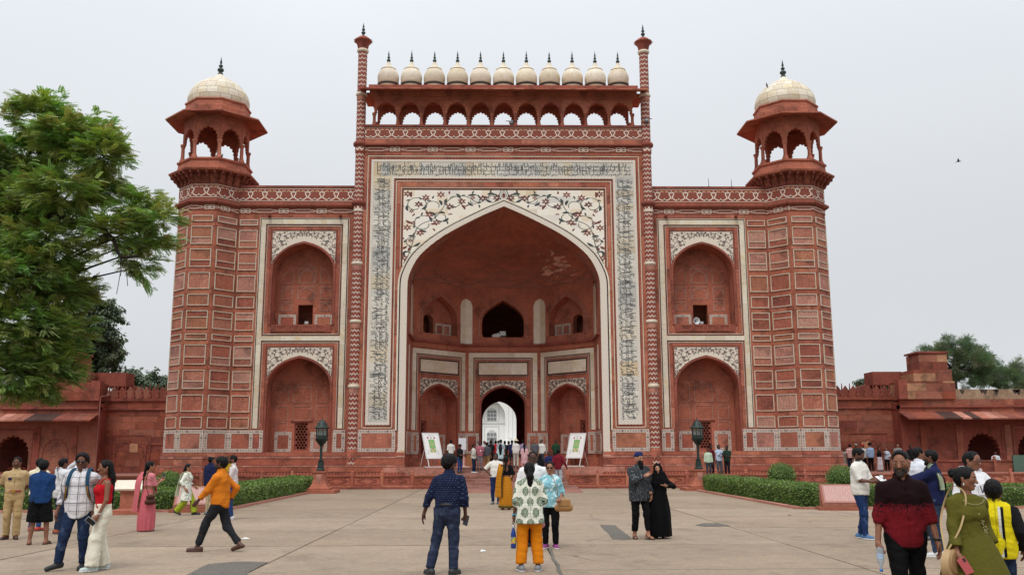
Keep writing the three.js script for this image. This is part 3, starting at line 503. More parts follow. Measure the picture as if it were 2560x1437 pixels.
// --- central block with the great arch
const AW = 5.48, AY0 = PLAT, AYS = 11.0, AYA = 15.77;
{
  const sh = rectShape(-8.3, 8.3, FLOOR - 0.3, 20.6); sh.holes.push(archHole(0, AW, AY0, AYS, AYA, PROF_A, 20));
  const P = mesh('central_block', ext(sh, 0.02, ZP, 20), MAT.stone, gate), M = facet(0, ZP, 0);
  // rope-carved marble edge of the arch
  const rope = archBand(0, AW, 1.78, AYS, AYA, 0.38, -0.02, 0.08, PROF_A, 20, 0.3);
  { const p = rope.attributes.position, uv = rope.attributes.uv; for (let i = 0; i < p.count; i++) uv.setXY(i, p.getX(i) * 5.2, p.getY(i) * 5.2); }
  mesh('rope_moulding', rope, flatMat(ropeTex), P, M);
  mesh('arch_line', archBand(0, AW + 0.4, 3.0, AYS, AYA + 0.32, 0.04, 0, 0.06, PROF_A, 20), MAT.black, P, M);
  mesh('arch_line', archBand(0, AW + 0.46, 3.0, AYS, AYA + 0.37, 0.09, 0, 0.05, PROF_A, 20), MAT.marble, P, M);
  mesh('arch_base', box(-AW - 0.42, -AW + 0.0, 1.5, 1.95, -0.02, 0.1), MAT.white, P, M); mesh('arch_base', box(AW, AW + 0.42, 1.5, 1.95, -0.02, 0.1), MAT.white, P, M);
  mesh('floral_spandrel', spandrelGeo(0, 5.78, 16.73, AW + 0.56, AYS, AYA + 0.44, 0, 0.03, PROF_A), flatMat(bigFloral), P, M);
  // nested frames
  const arm = (name, out, inn, top, topIn, bot, z, t, mat) => { const a = out, b = inn; for (const d of [-1, 1]) mesh(name, uvShift(box(Math.min(d * a, d * b), Math.max(d * a, d * b), bot, top, z, z + t), rg), mat, P, M); mesh(name, uvShift(box(-b, b, topIn, top, z, z + t), rg), mat, P, M); };
  arm('frame_line', 7.90, 7.85, 18.80, 18.75, 3.12, 0, 0.03, MAT.line);
  arm('frame_line', 6.24, 6.19, 17.30, 17.25, 3.12, 0, 0.03, MAT.line);
  arm('frame_line', 5.94, 5.90, 16.90, 16.86, 12.2, 0, 0.03, MAT.line);
  arm('frame_line', 5.86, 5.83, 16.80, 16.77, 12.2, 0, 0.028, MAT.black);
  mesh('frame_line', merge([box(-7.9, -6.19, 3.12, 3.17, 0, 0.03), box(6.19, 7.9, 3.12, 3.17, 0, 0.03)]), MAT.line, P, M);
  arm('frame_recess', 7.76, 7.70, 18.66, 18.6, 3.24, 0, 0.018, MAT.dark); arm('frame_recess', 6.33, 6.27, 17.4, 17.34, 3.24, 0, 0.018, MAT.dark);
  const rm = ropeTex.clone(); rm.needsUpdate = true; const ropeF = flatMat(rm);
  const ropeBox = (a, b, c, d) => { const g = box(a, b, c, d, 0, 0.07), p = g.attributes.position, uv = g.attributes.uv; for (let i = 0; i < p.count; i++) uv.setXY(i, p.getX(i) * 5.2, p.getY(i) * 5.2); mesh('rope_border', g, ropeF, P, M); };
  for (const d of [-1, 1]) { ropeBox(Math.min(d * 7.68, d * 7.54), Math.max(d * 7.68, d * 7.54), 3.3, 18.56); ropeBox(Math.min(d * 6.49, d * 6.35), Math.max(d * 6.49, d * 6.35), 3.44, 17.42); ropeBox(Math.min(d * 7.54, d * 6.35), Math.max(d * 7.54, d * 6.35), 3.3, 3.44); }
  ropeBox(-7.54, 7.54, 18.42, 18.56); ropeBox(-6.49, 6.49, 17.42, 17.56);
  { const g = uvUnit(box(-7.54, 7.54, 17.56, 18.42, 0, 0.05), -7.54, 7.54, 17.56, 18.42); mesh('inscription_band', g, flatMat(calTop), P, M); }
  for (const d of [-1, 1]) {
    const a = Math.min(d * 7.54, d * 6.49), b = Math.max(d * 7.54, d * 6.49), g = box(a, b, 3.44, 17.56, 0, 0.05), p = g.attributes.position, uv = g.attributes.uv;
    for (let i = 0; i < p.count; i++) { const u = (p.getX(i) - a) / (b - a), v = (p.getY(i) - 3.44) / (17.56 - 3.44); d > 0 ? uv.setXY(i, 1 - v, u) : uv.setXY(i, v, 1 - u); }
    mesh('inscription_band', g, flatMat(d > 0 ? calRight : calLeft), P, M);
  }
  // red facing stones
  for (const d of [-1, 1]) {
    stoneBlocks(P, Math.min(d * 6.17, d * 5.97), Math.max(d * 6.17, d * 5.97), 3.2, 17.2, 0, 0.02, 1, 1.3, M);
    stoneBlocks(P, Math.min(d * 8.1, d * 7.92), Math.max(d * 8.1, d * 7.92), 3.1, 18.7, 0, 0.02, 1, 1.6, M);
    dado(P, d < 0 ? -8.06 : 6.0, d < 0 ? -6.0 : 8.06, M, { w: 0.2 });
  }
  stoneBlocks(P, -5.9, 5.9, 16.93, 17.22, 0, 0.02, 1.2, 1, M); stoneBlocks(P, -8.1, 8.1, 18.84, 19.0, 0, 0.02, 1.3, 1, M);
  stoneBlocks(P, -8.1, 8.1, 19.5, 19.78, 0, 0.1, 1.5, 1, M);
  texRect('cartouche_frieze', -8.1, 8.1, 19.03, 19.36, 0, 0.035, cartMat, P, M, 2.2, 0.33, 0.2);
  mesh('cornice', box(-8.15, 8.15, 19.4, 19.48, 0, 0.22), MAT.dark, P, M);
  texRect('lotus_frieze', -8.1, 8.1, 19.82, 20.54, 0, 0.035, friezeMat, P, M, 1.62, 0.72, 0.3);
  mesh('coping', box(-8.2, 8.2, 20.56, 20.68, -0.4, 0.1), MAT.dark, P, M);
  mouldings(-8.62, -5.5, M, 0.2); mouldings(5.5, 8.62, M, 0.2);
  // --- gallery of eleven bays with its row of domes
  const ga = mesh('roof_gallery', box(-7.9, 7.9, 22.45, 22.95, -1.5, 0.62), MAT.stone, gate);
  const bay = 1.385, n = 11;
  const rowArches = (z) => {
    const s2 = rectShape(-7.72, 7.72, 21.55, 22.5); mesh('arch_beam', box(-7.72, 7.72, 22.3, 22.46, z - 0.14, z + 0.14), MAT.stone, ga);
    for (let i = 0; i < n; i++) { const c = (i - 5) * bay, hw = bay / 2; mesh('cusped_arch', ext(shapeOf([[c - hw, 21.45], ...cuspPts(c, hw - 0.1, 21.45, 21.52, 22.2, 9), [c + hw, 21.45], [c + hw, 22.32], [c - hw, 22.32]]), z - 0.11, z + 0.11), pick(STONES, rg), ga); }
    for (let i = 0; i <= n; i++) { const x = (i - 5.5) * bay; mesh('column', lathe([[0.16, 20.6], [0.16, 20.7], [0.11, 20.86], [0.09, 21.0], [0.09, 21.3], [0.12, 21.36], [0.14, 21.48], [0.1, 21.5]], 8).translate(x, 0, z), pick(STONES, rg), ga); }
  };
  rowArches(0.4); rowArches(-1.15);
  mesh('parapet', box(-7.95, 7.95, 22.95, 23.14, -1.55, 0.72), pick(STONES, rg), ga);
  // sloping eave in slabs along the front and the two ends
  for (let i = 0; i < 14; i++) { const a = -8.42 + i * 16.84 / 14, b = a + 16.84 / 14; mesh('eave_slab', ext(shapeOf([[0.5, 22.84], [1.66, 22.5], [1.66, 22.58], [0.5, 22.96]]), 0, b - a - 0.008).rotateY(-Math.PI / 2).translate(b - 0.004, 0, 0), pick(STONES, rg), ga); }
  for (const d of [-1, 1]) mesh('eave_slab', box(d * 7.8 - 0.5, d * 7.8 + 0.5, 22.62, 22.72, -1.5, 0.5), MAT.stone, ga);
  const dprof = [[0.58, 23.1], [0.58, 23.5], [0.64, 23.56], [0.64, 23.64]], bulb = [[0.58, 23.58], [0.63, 23.72], [0.65, 23.92], [0.635, 24.08], [0.575, 24.25], [0.48, 24.4], [0.36, 24.52]];
  for (let i = 0; i < n; i++) {
    const x = (i - 5) * bay, T = (g) => g.translate(x, 0, -0.25);
    const d = mesh('small_dome', T(uvShift(lathe(bulb, 24, 3), rg)), pick([MAT.marble, MAT.warm, MAT.white], rg), ga);
    mesh('dome_drum', T(lathe(dprof, 24, 3)), MAT.warm, ga); mesh('dome_ring', T(lathe([[0.6, 23.42], [0.635, 23.44], [0.635, 23.52], [0.6, 23.54]], 24)), MAT.black, ga);
    mesh('lotus_crown', T(lathe([[0.34, 24.46], [0.47, 24.44], [0.47, 24.49], [0.4, 24.53], [0.28, 24.62], [0.18, 24.74], [0.11, 24.88], [0.08, 24.96]], 14)), MAT.warm, ga);
    const tall = rg() * 0.1; mesh('finial', T(lathe([[0.09, 24.86], [0.1, 24.9], [0.05, 24.94], [0.1, 25.0], [0.12, 25.06], [0.09, 25.13], [0.04, 25.18], [0.08, 25.24], [0.085, 25.28], [0.035, 25.34], [0.055, 25.42], [0.02, 25.6], [0, 25.7 + tall]], 10)), MAT.bronze, ga);
  }
  // --- slender chevron columns at the corners
  for (const d of [-1, 1]) {
    const x = d * 8.37, z = 0.55, Z = (g) => g.translate(x, 0, z), ct = chevronTex.clone(); ct.repeat.set(4, 1.85); ct.needsUpdate = true;
    const c = mesh('corner_column', Z(lathe([[0.27, FLOOR - 0.1], [0.27, 25.3]], 16)), flatMat(ct), gate);
    for (const y of [5.43, 9.06, 12.4, 22.56]) { mesh('ring', Z(lathe([[0.28, y - 0.1], [0.34, y - 0.05], [0.34, y + 0.05], [0.28, y + 0.1]], 16)), MAT.white, c); mesh('collar', Z(lathe([[0.275, y - 0.4], [0.29, y - 0.38], [0.29, y - 0.14], [0.275, y - 0.12]], 16)), MAT.pink, c); }
    for (const y of [15.98, 19.52]) { mesh('ring', Z(lathe([[0.28, y - 0.2], [0.4, y - 0.12], [0.42, y], [0.36, y + 0.1], [0.28, y + 0.14]], 16)), MAT.dark, c); mesh('collar', Z(lathe([[0.275, y - 0.55], [0.3, y - 0.53], [0.3, y - 0.26], [0.275, y - 0.24]], 16)), cartMat, c); }
    mesh('column_base', Z(lathe([[0.32, 1.5], [0.32, 1.86], [0.28, 1.98]], 8)), MAT.stone, c);
    mesh('ring', Z(lathe([[0.28, 25.18], [0.35, 25.24], [0.35, 25.34], [0.28, 25.4]], 16)), MAT.white, c);
    mesh('capital', Z(lathe([[0.27, 25.36], [0.3, 25.44], [0.36, 25.7], [0.46, 25.86], [0.52, 25.9], [0.5, 25.98], [0.4, 26.0], [0.36, 26.1], [0.22, 26.2], [0.08, 26.26]], 16)), MAT.dark, c);
    for (let k = 0; k < 16; k++) { const a = k * Math.PI / 8; mesh('petal', new THREE.ConeGeometry(0.09, 0.2, 5).rotateX(Math.PI / 2).translate(0, 25.92, 0.5).rotateY(a).translate(x, 0, z), MAT.dark, c); }
    mesh('finial', Z(lathe([[0.1, 26.24], [0.05, 26.34], [0.12, 26.42], [0.13, 26.48], [0.05, 26.56], [0.1, 26.64], [0.1, 26.68], [0.04, 26.76], [0.06, 26.84], [0.02, 27.0], [0, 27.15]], 10)), MAT.bronze, c);
  }
}
// --- inside the great arch: half-octagon hall with two storeys and a vault
{
  const iw = mesh('arch_hall', box(-6.6, 6.6, FLOOR - 0.4, PLAT, -6.6, 1.0), MAT.pink, gate);
  const LEDGE = 8.3, TOP = AYS, S2 = Math.SQRT1_2;
  const walls = [{ M: facet(-AW, -3, 45), len: 4.37, k: 'side' }, { M: facet(2.39, -6.09, -45), len: 4.37, k: 'side', r: 1 }, { M: facet(-2.39, -6.09, 0), len: 4.78, k: 'back' }];
  const mI = flatMat(iwanFloral);
  for (const { M, len, k, r } of walls) {
    const c = len / 2, back = k === 'back', aw = back ? 1.37 : 1.46, q = back ? 1.42 : 1.48;
    const sh = rectShape(0, len, PLAT - 0.2, 8.2), sh2 = rectShape(0, len, 8.2, 12.15);
    sh.holes.push(archHole(c, aw, PLAT + 0.02, 4.6, 5.86)); sh2.holes.push(archHole(c, back ? 1.34 : 1.4, 9.0, 9.95, 11.38, PROF_A));
    const W = mesh(back ? 'rear_wall' : 'angled_wall', ext(sh, -0.95, 0), MAT.stone, iw, M);
    W.parent.remove(W); gate.add(W); mesh('upper_wall', ext(sh2, -0.95, 0), MAT.stone, W, M);
    // lower storey: marble frame, plain marble tablet, floral spandrel
    const f0 = 0.02 + (back ? 0.2 : 0.0), f1 = len - f0, w = 0.29;
    const mb = (a, b, cc, d) => mesh('marble_border', uvShift(box(a, b, cc, d, 0, 0.04), rg), pick([MAT.marble, MAT.white, MAT.warm], rg), W, M);
    for (let i = 0; i < 4; i++) { const a = lerp(3.12, 8.0 - w, i / 4), b = lerp(3.12, 8.0 - w, (i + 1) / 4) - 0.006; mb(f0, f0 + w, a, b); mb(f1 - w, f1, a, b); }
    for (let i = 0; i < 3; i++) mb(lerp(f0, f1, i / 3) + 0.003, lerp(f0, f1, (i + 1) / 3) - 0.003, 8.0 - w, 8.0);
    mesh('border_line', uFrame(f0 + w + 0.04, f1 - w - 0.04, 3.1, 8.0 - w - 0.04, 0.035, 0, 0.03), MAT.black, W, M);
    mesh('border_line', uFrame(f0 + w + 0.08, f1 - w - 0.08, 3.1, 8.0 - w - 0.08, 0.035, 0, 0.034), MAT.line, W, M);
    for (let i = 0; i < 3; i++) mesh('marble_tablet', uvShift(box(c - 1.52 + i * 1.015, c - 1.52 + (i + 1) * 1.015 - 0.005, 6.64, 7.36, 0, 0.04), rg), pick([MAT.marble, MAT.warm, MAT.white], rg), W, M);
    mesh('border_line', frameGeo(c - 1.6, c + 1.6, 6.56, 7.44, 0.04, 0, 0.045), MAT.black, W, M); mesh('border_line', frameGeo(c - 1.66, c + 1.66, 6.5, 7.5, 0.035, 0, 0.04), MAT.pinkline, W, M);
    mesh('floral_spandrel', spandrelGeo(c, q + 0.02, 6.24, aw + 0.14, 4.6, 5.98, 0, 0.03), mI, W, M);
    mesh('arch_moulding', archBand(c, aw, PLAT + 0.02, 4.6, 5.86, 0.11, -0.02, 0.07), MAT.dark, W, M);
    mesh('arch_moulding', archBand(c, back ? 1.34 : 1.4, 8.95, 9.95, 11.38, 0.14, -0.02, 0.07, PROF_A), MAT.stone, W, M);
    mesh('arch_line', archBand(c, (back ? 1.34 : 1.4) + 0.16, 8.95, 9.95, 11.54, 0.03, -0.01, 0.045, PROF_A), MAT.pinkline, W, M);
    for (const d of [-1, 1]) { const x = d < 0 ? 0.0 : len; dado(W, d < 0 ? 0.02 : c + aw + 0.14, d < 0 ? c - aw - 0.14 : len - 0.02, M, { v0: 1.72, v1: 2.98, w: 0.17 }); }
    // ledge between the storeys
    mesh('ledge', box(-0.1, len + 0.1, 8.1, 8.42, -0.1, 0.06), MAT.stone, W, M); mesh('ledge', box(-0.14, len + 0.14, 8.42, 8.56, -0.1, 0.2), MAT.dark, W, M);
    mesh('balcony_rail', box(c - 1.42, c + 1.42, 8.56, 9.0, -0.48, 0.02), MAT.stone, W, M);
    for (const d of [-1, 1]) mesh('rail_post', box(c + d * 1.3 - 0.04, c + d * 1.3 + 0.04, 9.0, 9.14, -0.06, 0.02), MAT.dark, W, M);
    if (!back) {   // blind niches behind both arches
      const N = (out) => M.clone().multiply(new THREE.Matrix4().makeTranslation(0, 0, out));
      const b1 = shapeOf(archPts(c, aw + 0.1, PLAT, 4.6, 5.95)), dx = r ? 0.62 : -0.62;
      b1.holes.push(pathOf([[c + dx - 0.45, 1.7], [c + dx - 0.45, 3.75], [c + dx + 0.45, 3.75], [c + dx + 0.45, 1.7]]));
      mesh('niche_wall', ext(b1, -1.15, -0.95), MAT.stone, W, M);
      mesh('lattice_screen', lattice(0.8, 1.95, 0.1, -1.1, -1.04, 0.06).translate(c + dx, 1.75, 0), MAT.dark, W, M);
      mesh('niche_backing', box(c - 1.6, c + 1.6, PLAT, 11.6, -1.8, -1.7), MAT.stone, W, M);
      rectLines([[c - dx - 0.42, c - dx + 0.42, 3.4, 4.2], [c - dx - 0.42, c - dx + 0.42, 4.35, 5.1], [c + dx - 0.42, c + dx + 0.42, 4.0, 4.9]], W, M, -0.95, MAT.pinkline, 0.025);
      dado(W, r ? c - 1.35 : c + 0.05, r ? c - 0.05 : c + 1.35, N(-0.95), { v0: 1.72, v1: 2.9, w: 0.15, cuts: [r ? c - 0.7 : c + 0.7] });
      const b2 = shapeOf(archPts(c, 1.42, 8.9, 9.95, 11.4, PROF_A)); b2.holes.push(archHole(c + (r ? 0.52 : -0.52), 0.42, 9.0, 9.9, 10.25));
      mesh('niche_wall', ext(b2, -0.9, -0.5), MAT.stone, W, M);
      dado(W, r ? c - 1.36 : c + 0.06, r ? c - 0.06 : c + 1.36, N(-0.5), { v0: 9.0, v1: 9.75, w: 0.12, cuts: [r ? c - 0.7 : c + 0.7] });
    }
  }
  // returns between the front plane and the angled walls
  for (const d of [-1, 1]) {
    const M = facet(d * AW, d < 0 ? ZP : -3, d < 0 ? 90 : -90);
    const W = mesh('return_wall', box(d < 0 ? 0.58 : 0, d < 0 ? 3.6 : 3.02, PLAT - 0.2, 8.5, -0.5, 0), MAT.stone, gate, M); mesh('upper_wall', box(d < 0 ? 0.58 : 0, d < 0 ? 3.6 : 3.02, 8.5, 11.9, -0.5, 0), MAT.stone, W, M);
    mesh('ledge', box(d < 0 ? 0.62 : 0, d < 0 ? 3.6 : 2.98, 8.42, 8.56, 0, 0.14), MAT.dark, W, M);
    const f = (a, b) => d < 0 ? [1.8 + a, 1.8 + b] : [1.8 - b, 1.8 - a];
    for (const [v0, v1] of [[3.2, 5.4], [5.6, 7.6]]) { const [a, b] = f(0.3, 1.5); mesh('panel_line', frameGeo(a, b, v0, v1, 0.04, 0, 0.02), MAT.pinkline, W, M); }
    { const [a, b] = f(-0.3, 0.0); mesh('marble_border', box(a, b, 3.1, 7.95, 0, 0.03), MAT.white, W, M); }
    dado(W, d < 0 ? 0.65 : 0.1, d < 0 ? 3.5 : 2.95, M, { v0: 1.72, v1: 2.98, w: 0.18 });
    const [a, b] = f(0.62, 1.72);
    mesh('marble_niche', ext(shapeOf(archPts((a + b) / 2, (b - a) / 2, 8.58, 11.3, 11.75)), 0, 0.03), MAT.warm, W, M);
  }
  // tall marble niches folded round the corners of the upper storey
  for (const d of [-1, 1]) for (const [M, at] of [[facet(-2.39, -6.09, 0), d < 0 ? 0 : 4.78], [d < 0 ? facet(-AW, -3, 45) : facet(2.39, -6.09, -45), d < 0 ? 4.37 : 0]]) {
    const left = at > 1, w = 0.44, pts = left ? [[at - w, 8.58], [at - w, 11.0], [at - w * 0.72, 11.32], [at, 11.5], [at, 8.58]] : [[at, 8.58], [at, 11.5], [at + w * 0.72, 11.32], [at + w, 11.0], [at + w, 8.58]];
    mesh('marble_niche', uvShift(ext(shapeOf(pts.reverse()), 0.0, 0.05), rg), pick([MAT.marble, MAT.warm], rg), gate.children.find((q) => q.name === 'rear_wall'), M);
  }
  // vault: the half-octagon plan shrinks along the curve of the front arch
  const plan = [[-AW, 0.04], [-AW, -3], [-2.39, -6.09], [2.39, -6.09], [AW, -3], [AW, 0.04]], NU = 72, NV = 30, L = [0];
  for (let i = 1; i < plan.length; i++) L.push(L[i - 1] + Math.hypot(plan[i][0] - plan[i - 1][0], plan[i][1] - plan[i - 1][1]));
  const planAt = (t) => { const d = t * L[L.length - 1]; let i = 1; while (i < L.length - 1 && L[i] < d) i++; const k = (d - L[i - 1]) / (L[i] - L[i - 1]); return [lerp(plan[i - 1][0], plan[i][0], k), lerp(plan[i - 1][1], plan[i][1], k)]; };
  const roundAt = (t) => { const a = Math.PI * (1 - t); return [Math.cos(a) * AW, -Math.sin(a) * 6.35 + ZP - 0.6]; };
  const half = archTop(0, 1, 0, 1, PROF_A, 60).slice(0, 61);
  const arcPt = (v) => { const i = Math.min(59.999, v * 60), a = half[Math.floor(i)], b = half[Math.floor(i) + 1], k = i - Math.floor(i); return [-lerp(a[0], b[0], k), lerp(a[1], b[1], k)]; };
  const vp = (t, v) => { const [w, h] = arcPt(v), a = planAt(t), b = roundAt(t), k = sm(clamp(v * 2.2, 0, 1)); const zz = (lerp(a[1], b[1], k) - ZP) * w + ZP - 0.02, y = AYS + h * (AYA - AYS), dp = sm(clamp(-zz / 3, 0, 1)); return [lerp(a[0], b[0], k) * w, lerp(y, 12.05 + h * (AYA - 12.05), dp), zz]; };
  const pos = [], uv = [], idx = [];
  for (let j = 0; j <= NV; j++) for (let i = 0; i <= NU; i++) { pos.push(...vp(i / NU, j / NV)); uv.push(i / NU, j / NV); }
  for (let j = 0; j < NV; j++) for (let i = 0; i < NU; i++) { const a = j * (NU + 1) + i; idx.push(a, a + NU + 1, a + 1, a + 1, a + NU + 1, a + NU + 2); }
  const g = new THREE.BufferGeometry(); g.setAttribute('position', new THREE.Float32BufferAttribute(pos, 3)); g.setAttribute('uv', new THREE.Float32BufferAttribute(uv, 2)); g.setIndex(idx); g.computeVertexNormals();
  const vaultMap = dataTex(512, 512, (u, v) => {   // the same sandstone colour all over, with pale plaster showing where the surface has flaked off the right haunch
    const f = fb(u, v, 30, 201, 3), b = fb(u, v, 6, 205), k = 0.82 + 0.2 * (f - 0.5) + 0.2 * (b - 0.5);
    const m = Math.exp(-(Math.pow((u - 0.75) / 0.06, 2) + Math.pow((v - 0.36) / 0.16, 2))) + 0.7 * Math.exp(-(Math.pow((u - 0.68) / 0.03, 2) + Math.pow((v - 0.28) / 0.08, 2))), p = clamp((m * 0.5 + fb(u, v, 40, 211, 4) - 0.82) * 12, 0, 1);
    return [lerp(0.788 * k, 0.86, p), lerp(0.475 * k, 0.68, p), lerp(0.376 * k, 0.6, p)];
  });
  const vault = mesh('vault', g, M_({ map: vaultMap, roughness: 0.9 }), gate);
  // raised net of thin ribs over the lower vault
  const rib = (a, b) => { const p = []; for (let i = 0; i <= 6; i++) { const [x, y, z] = vp(lerp(a[0], b[0], i / 6), lerp(a[1], b[1], i / 6)); p.push([x * 0.996, y, z + 0.03]); } return tube(p, 0.016, 3); };
  const nC = 12; for (let lev = 0; lev < 7; lev++) for (let i = 0; i < nC; i++) { const t = (q) => clamp(q / nC, 0, 1), v0 = lev * 0.085 + 0.03, v1 = v0 + 0.085, o = lev % 2 ? 0.5 : 0; if (rg() < 0.12 + lev * 0.07 || i + o + 1 > nC) continue; mesh('vault_rib', merge([rib([t(i + o), v0], [t(i + o + 0.5), v1]), rib([t(i + o + 1), v0], [t(i + o + 0.5), v1]), rib([t(i + o + 0.25), v0 + 0.01], [t(i + o + 0.5), v1 - 0.03]), rib([t(i + o + 0.75), v0 + 0.01], [t(i + o + 0.5), v1 - 0.03])]), MAT.pinkline, vault); }
}
// --- body of the building behind: roof, side walls, dark hall and far doorway
{
  const B = mesh('main_roof', box(-18, 18, 16.6, 16.95, -34, -0.6), MAT.stone, gate);
  mesh('upper_block', box(-8.2, 8.2, 16.95, 20.6, -3.4, 0.0), MAT.stone, gate); 
  for (const d of [-1, 1]) mesh('side_wall', box(d * 18 - 0.6, d * 18 + 0.6, 0, 16.6, -34, -2), MAT.stone, gate);
  const sh = rectShape(-18, 18, 0, 16.6); sh.holes.push(archHole(-0.1, 1.58, PLAT, 4.7, 6.55)); mesh('far_wall', ext(sh, -35, -34), MAT.stone, gate);
  mesh('hall_floor', box(-17, 17, 0.6, PLAT - 0.004, -34, -6.4), MAT.stone, gate);
  for (const d of [-1, 1]) mesh('hall_wall', box(d * 4.2 - 0.4, d * 4.2 + 0.4, PLAT, 16.5, -34, -7.1), MAT.stone, gate);
  mesh('hall_ceiling', box(-4.5, 4.5, 12.2, 12.5, -34, -7.1), MAT.stone, gate);
  for (const d of [-1, 1]) mesh('partition_wall', box(d * 8.5 - 0.2, d * 8.5 + 0.2, PLAT, 16.5, -6, -0.6), MAT.stone, gate);
}
// ---------------------------------------------------------------- setting: plaza, terrace, steps, side galleries, far monument
const rt = rng(501);
const rayOf = (px, py) => V((px - 1280) / 2320, (718.5 - py) / 2320, -1).applyQuaternion(camera.quaternion);
const atZ = (px, py, z) => { const d = rayOf(px, py), t = (z - EYE.z) / d.z; return V(EYE.x + d.x * t, EYE.y + d.y * t, z); };   // photo pixel to a point on a plane of known distance
const STEP_Z = 6.2, TREAD = 0.8, STEPS = 6, STEP_W = 3.1;
function floorY(x, z) {
  if (Math.abs(x) < STEP_W && z <= 10.2) {
    if (z > STEP_Z) return 0.2 * (10.2 - z) / 4;
    const k = Math.floor((STEP_Z - z) / TREAD); return k < STEPS ? 0.2 + (k + 1) * 0.8 / STEPS : PLAT;
  }
  if (Math.abs(x) < 5.5 && z < 1.0) return PLAT;
  return z < 5 ? FLOOR : 0;
}
function groundAt(px, py) {   // where the ray of a pixel meets the floor
  const d = rayOf(px, py); for (let t = 5; t < 90; t += 0.02) { const x = EYE.x + d.x * t, y = EYE.y + d.y * t, z = EYE.z + d.z * t; if (y <= floorY(x, z)) return V(x, floorY(x, z), z); } return null;
}
// --- plaza of large concrete slabs with narrow joints
const ground = structure('ground', box(-900, 900, -0.5, -0.06, -900, 120), M_({ color: col('#8a7a66'), map: concreteMap }));
const pave = structure('pavement', box(-60, 60, -0.06, -0.035, 5, 56), M_({ color: col('#4a4038'), map: concreteMap }));
const slabMats = ['#ad9984', '#a99580', '#b09c87', '#a6927d', '#ab9680'].map((h) => M_({ color: col(h), map: concreteMap, bumpMap: stoneBump, bumpScale: 0.004, roughness: 0.9 }));
for (let i = -7; i <= 7; i++) for (let k = -4; k < 9; k++) {
  const x0 = 0.45 + i * 4.55, x1 = x0 + 4.55, z1 = 38.3 - k * 3.9, z0 = Math.max(z1 - 3.9, 5.0); if (z0 > 52.4 || z1 < 5.1) continue;
  const j = 0.012 + rt() * 0.008; mesh('paving_slab', uvShift(box(x0 + j, x1 - j, -0.045, -0.004 + rt() * 0.004, z0 + j, z1 - j), rt), pick(slabMats, rt), pave);
}
const patchMat = M_({ color: col('#77706a'), map: dataTex(256, 256, (u, v) => { const k = 0.55 + 0.45 * hash3(Math.floor(u * 128), Math.floor(v * 128), 3) * 0.9 + 0.1 * fb(u, v, 8, 9); return [k, k, k * 0.97]; }), roughness: 0.95 });
function flatPatch(name, pts, y, mat) { const s = shapeOf(pts.map(([x, z]) => [x, -z])), g = new THREE.ShapeGeometry(s, 4).rotateX(-Math.PI / 2).translate(0, y, 0); const uv = g.attributes.uv; for (let i = 0; i < uv.count; i++) uv.setXY(i, uv.getX(i) * 0.7, uv.getY(i) * 0.7); mesh(name, g, mat, pave); }
const gp = (list) => list.map(([px, py]) => { const d = rayOf(px, py), t = -EYE.y / d.y; return [EYE.x + d.x * t, EYE.z + d.z * t]; });
const jag = (pts) => { const o = []; pts.forEach((p, i) => { const q = pts[(i + 1) % pts.length]; for (let k = 0; k < 5; k++) o.push([lerp(p[0], q[0], k / 5) + (rt() - 0.5) * 0.06, lerp(p[1], q[1], k / 5) + (rt() - 0.5) * 0.06]); }); return o; };
flatPatch('repair_patch', jag(gp([[520, 1410], [600, 1404], [668, 1406], [615, 1437], [560, 1470], [400, 1470]])), 0.006, patchMat);
flatPatch('repair_patch', jag(gp([[1502, 1312], [1536, 1313], [1580, 1348], [1532, 1348]])), 0.006, patchMat);
flatPatch('repair_patch', jag(gp([[1738, 1313], [1760, 1308], [1800, 1308], [1826, 1315], [1760, 1316]])), 0.006, patchMat);
flatPatch('joint_filler', jag(gp([[1372, 1372], [1377, 1372], [1412, 1445], [1403, 1445]])), 0.005, patchMat);
const crackMat = M_({ color: col('#6a5c4e'), roughness: 1 });
for (let i = 0; i < 16; i++) { let x = -14 + rt() * 28, z = 12 + rt() * 30, a = rt() * 6.28; const L = [], R = []; for (let k = 0; k < 9; k++) { const w = 0.007 * (1 - k / 9); L.push([x - Math.sin(a) * w, z + Math.cos(a) * w]); R.push([x + Math.sin(a) * w, z - Math.cos(a) * w]); x += Math.cos(a) * 0.3; z += Math.sin(a) * 0.3; a += (rt() - 0.5) * 0.9; } flatPatch('crack', [...L, ...R.reverse()], 0.004, crackMat); }
// --- sandstone approach and steps
const pinkPave = stoneMat('#b08072'), pinkPave2 = stoneMat('#a87466'), pinkPave3 = stoneMat('#b88a7a');
const approach = structure('approach_ramp', ext(shapeOf([[10.2, -0.03], [10.2, 0.004], [STEP_Z, 0.2], [STEP_Z, -0.03]]), -STEP_W - 0.35, STEP_W + 0.35).rotateY(-Math.PI / 2), pinkPave2);
const steps = structure('entrance_steps', box(-STEP_W, STEP_W, -0.02, 0.18, 1.0, STEP_Z - 0.02), pinkPave2);
for (let k = 0; k < STEPS; k++) { let x = -STEP_W; while (x < STEP_W - 0.05) { let w = 0.9 + rt() * 0.9; if (x + w > STEP_W - 0.5) w = STEP_W - x; const z1 = STEP_Z - k * TREAD, y = 0.2 + (k + 1) * 0.8 / STEPS; mesh('step_stone', uvShift(box(x + 0.004, x + w - 0.004, 0.1, y - rt() * 0.004, k === STEPS - 1 ? 0.9 : z1 - TREAD + 0.01, z1), rt), pick([pinkPave, pinkPave2, pinkPave3], rt), steps); x += w; } }
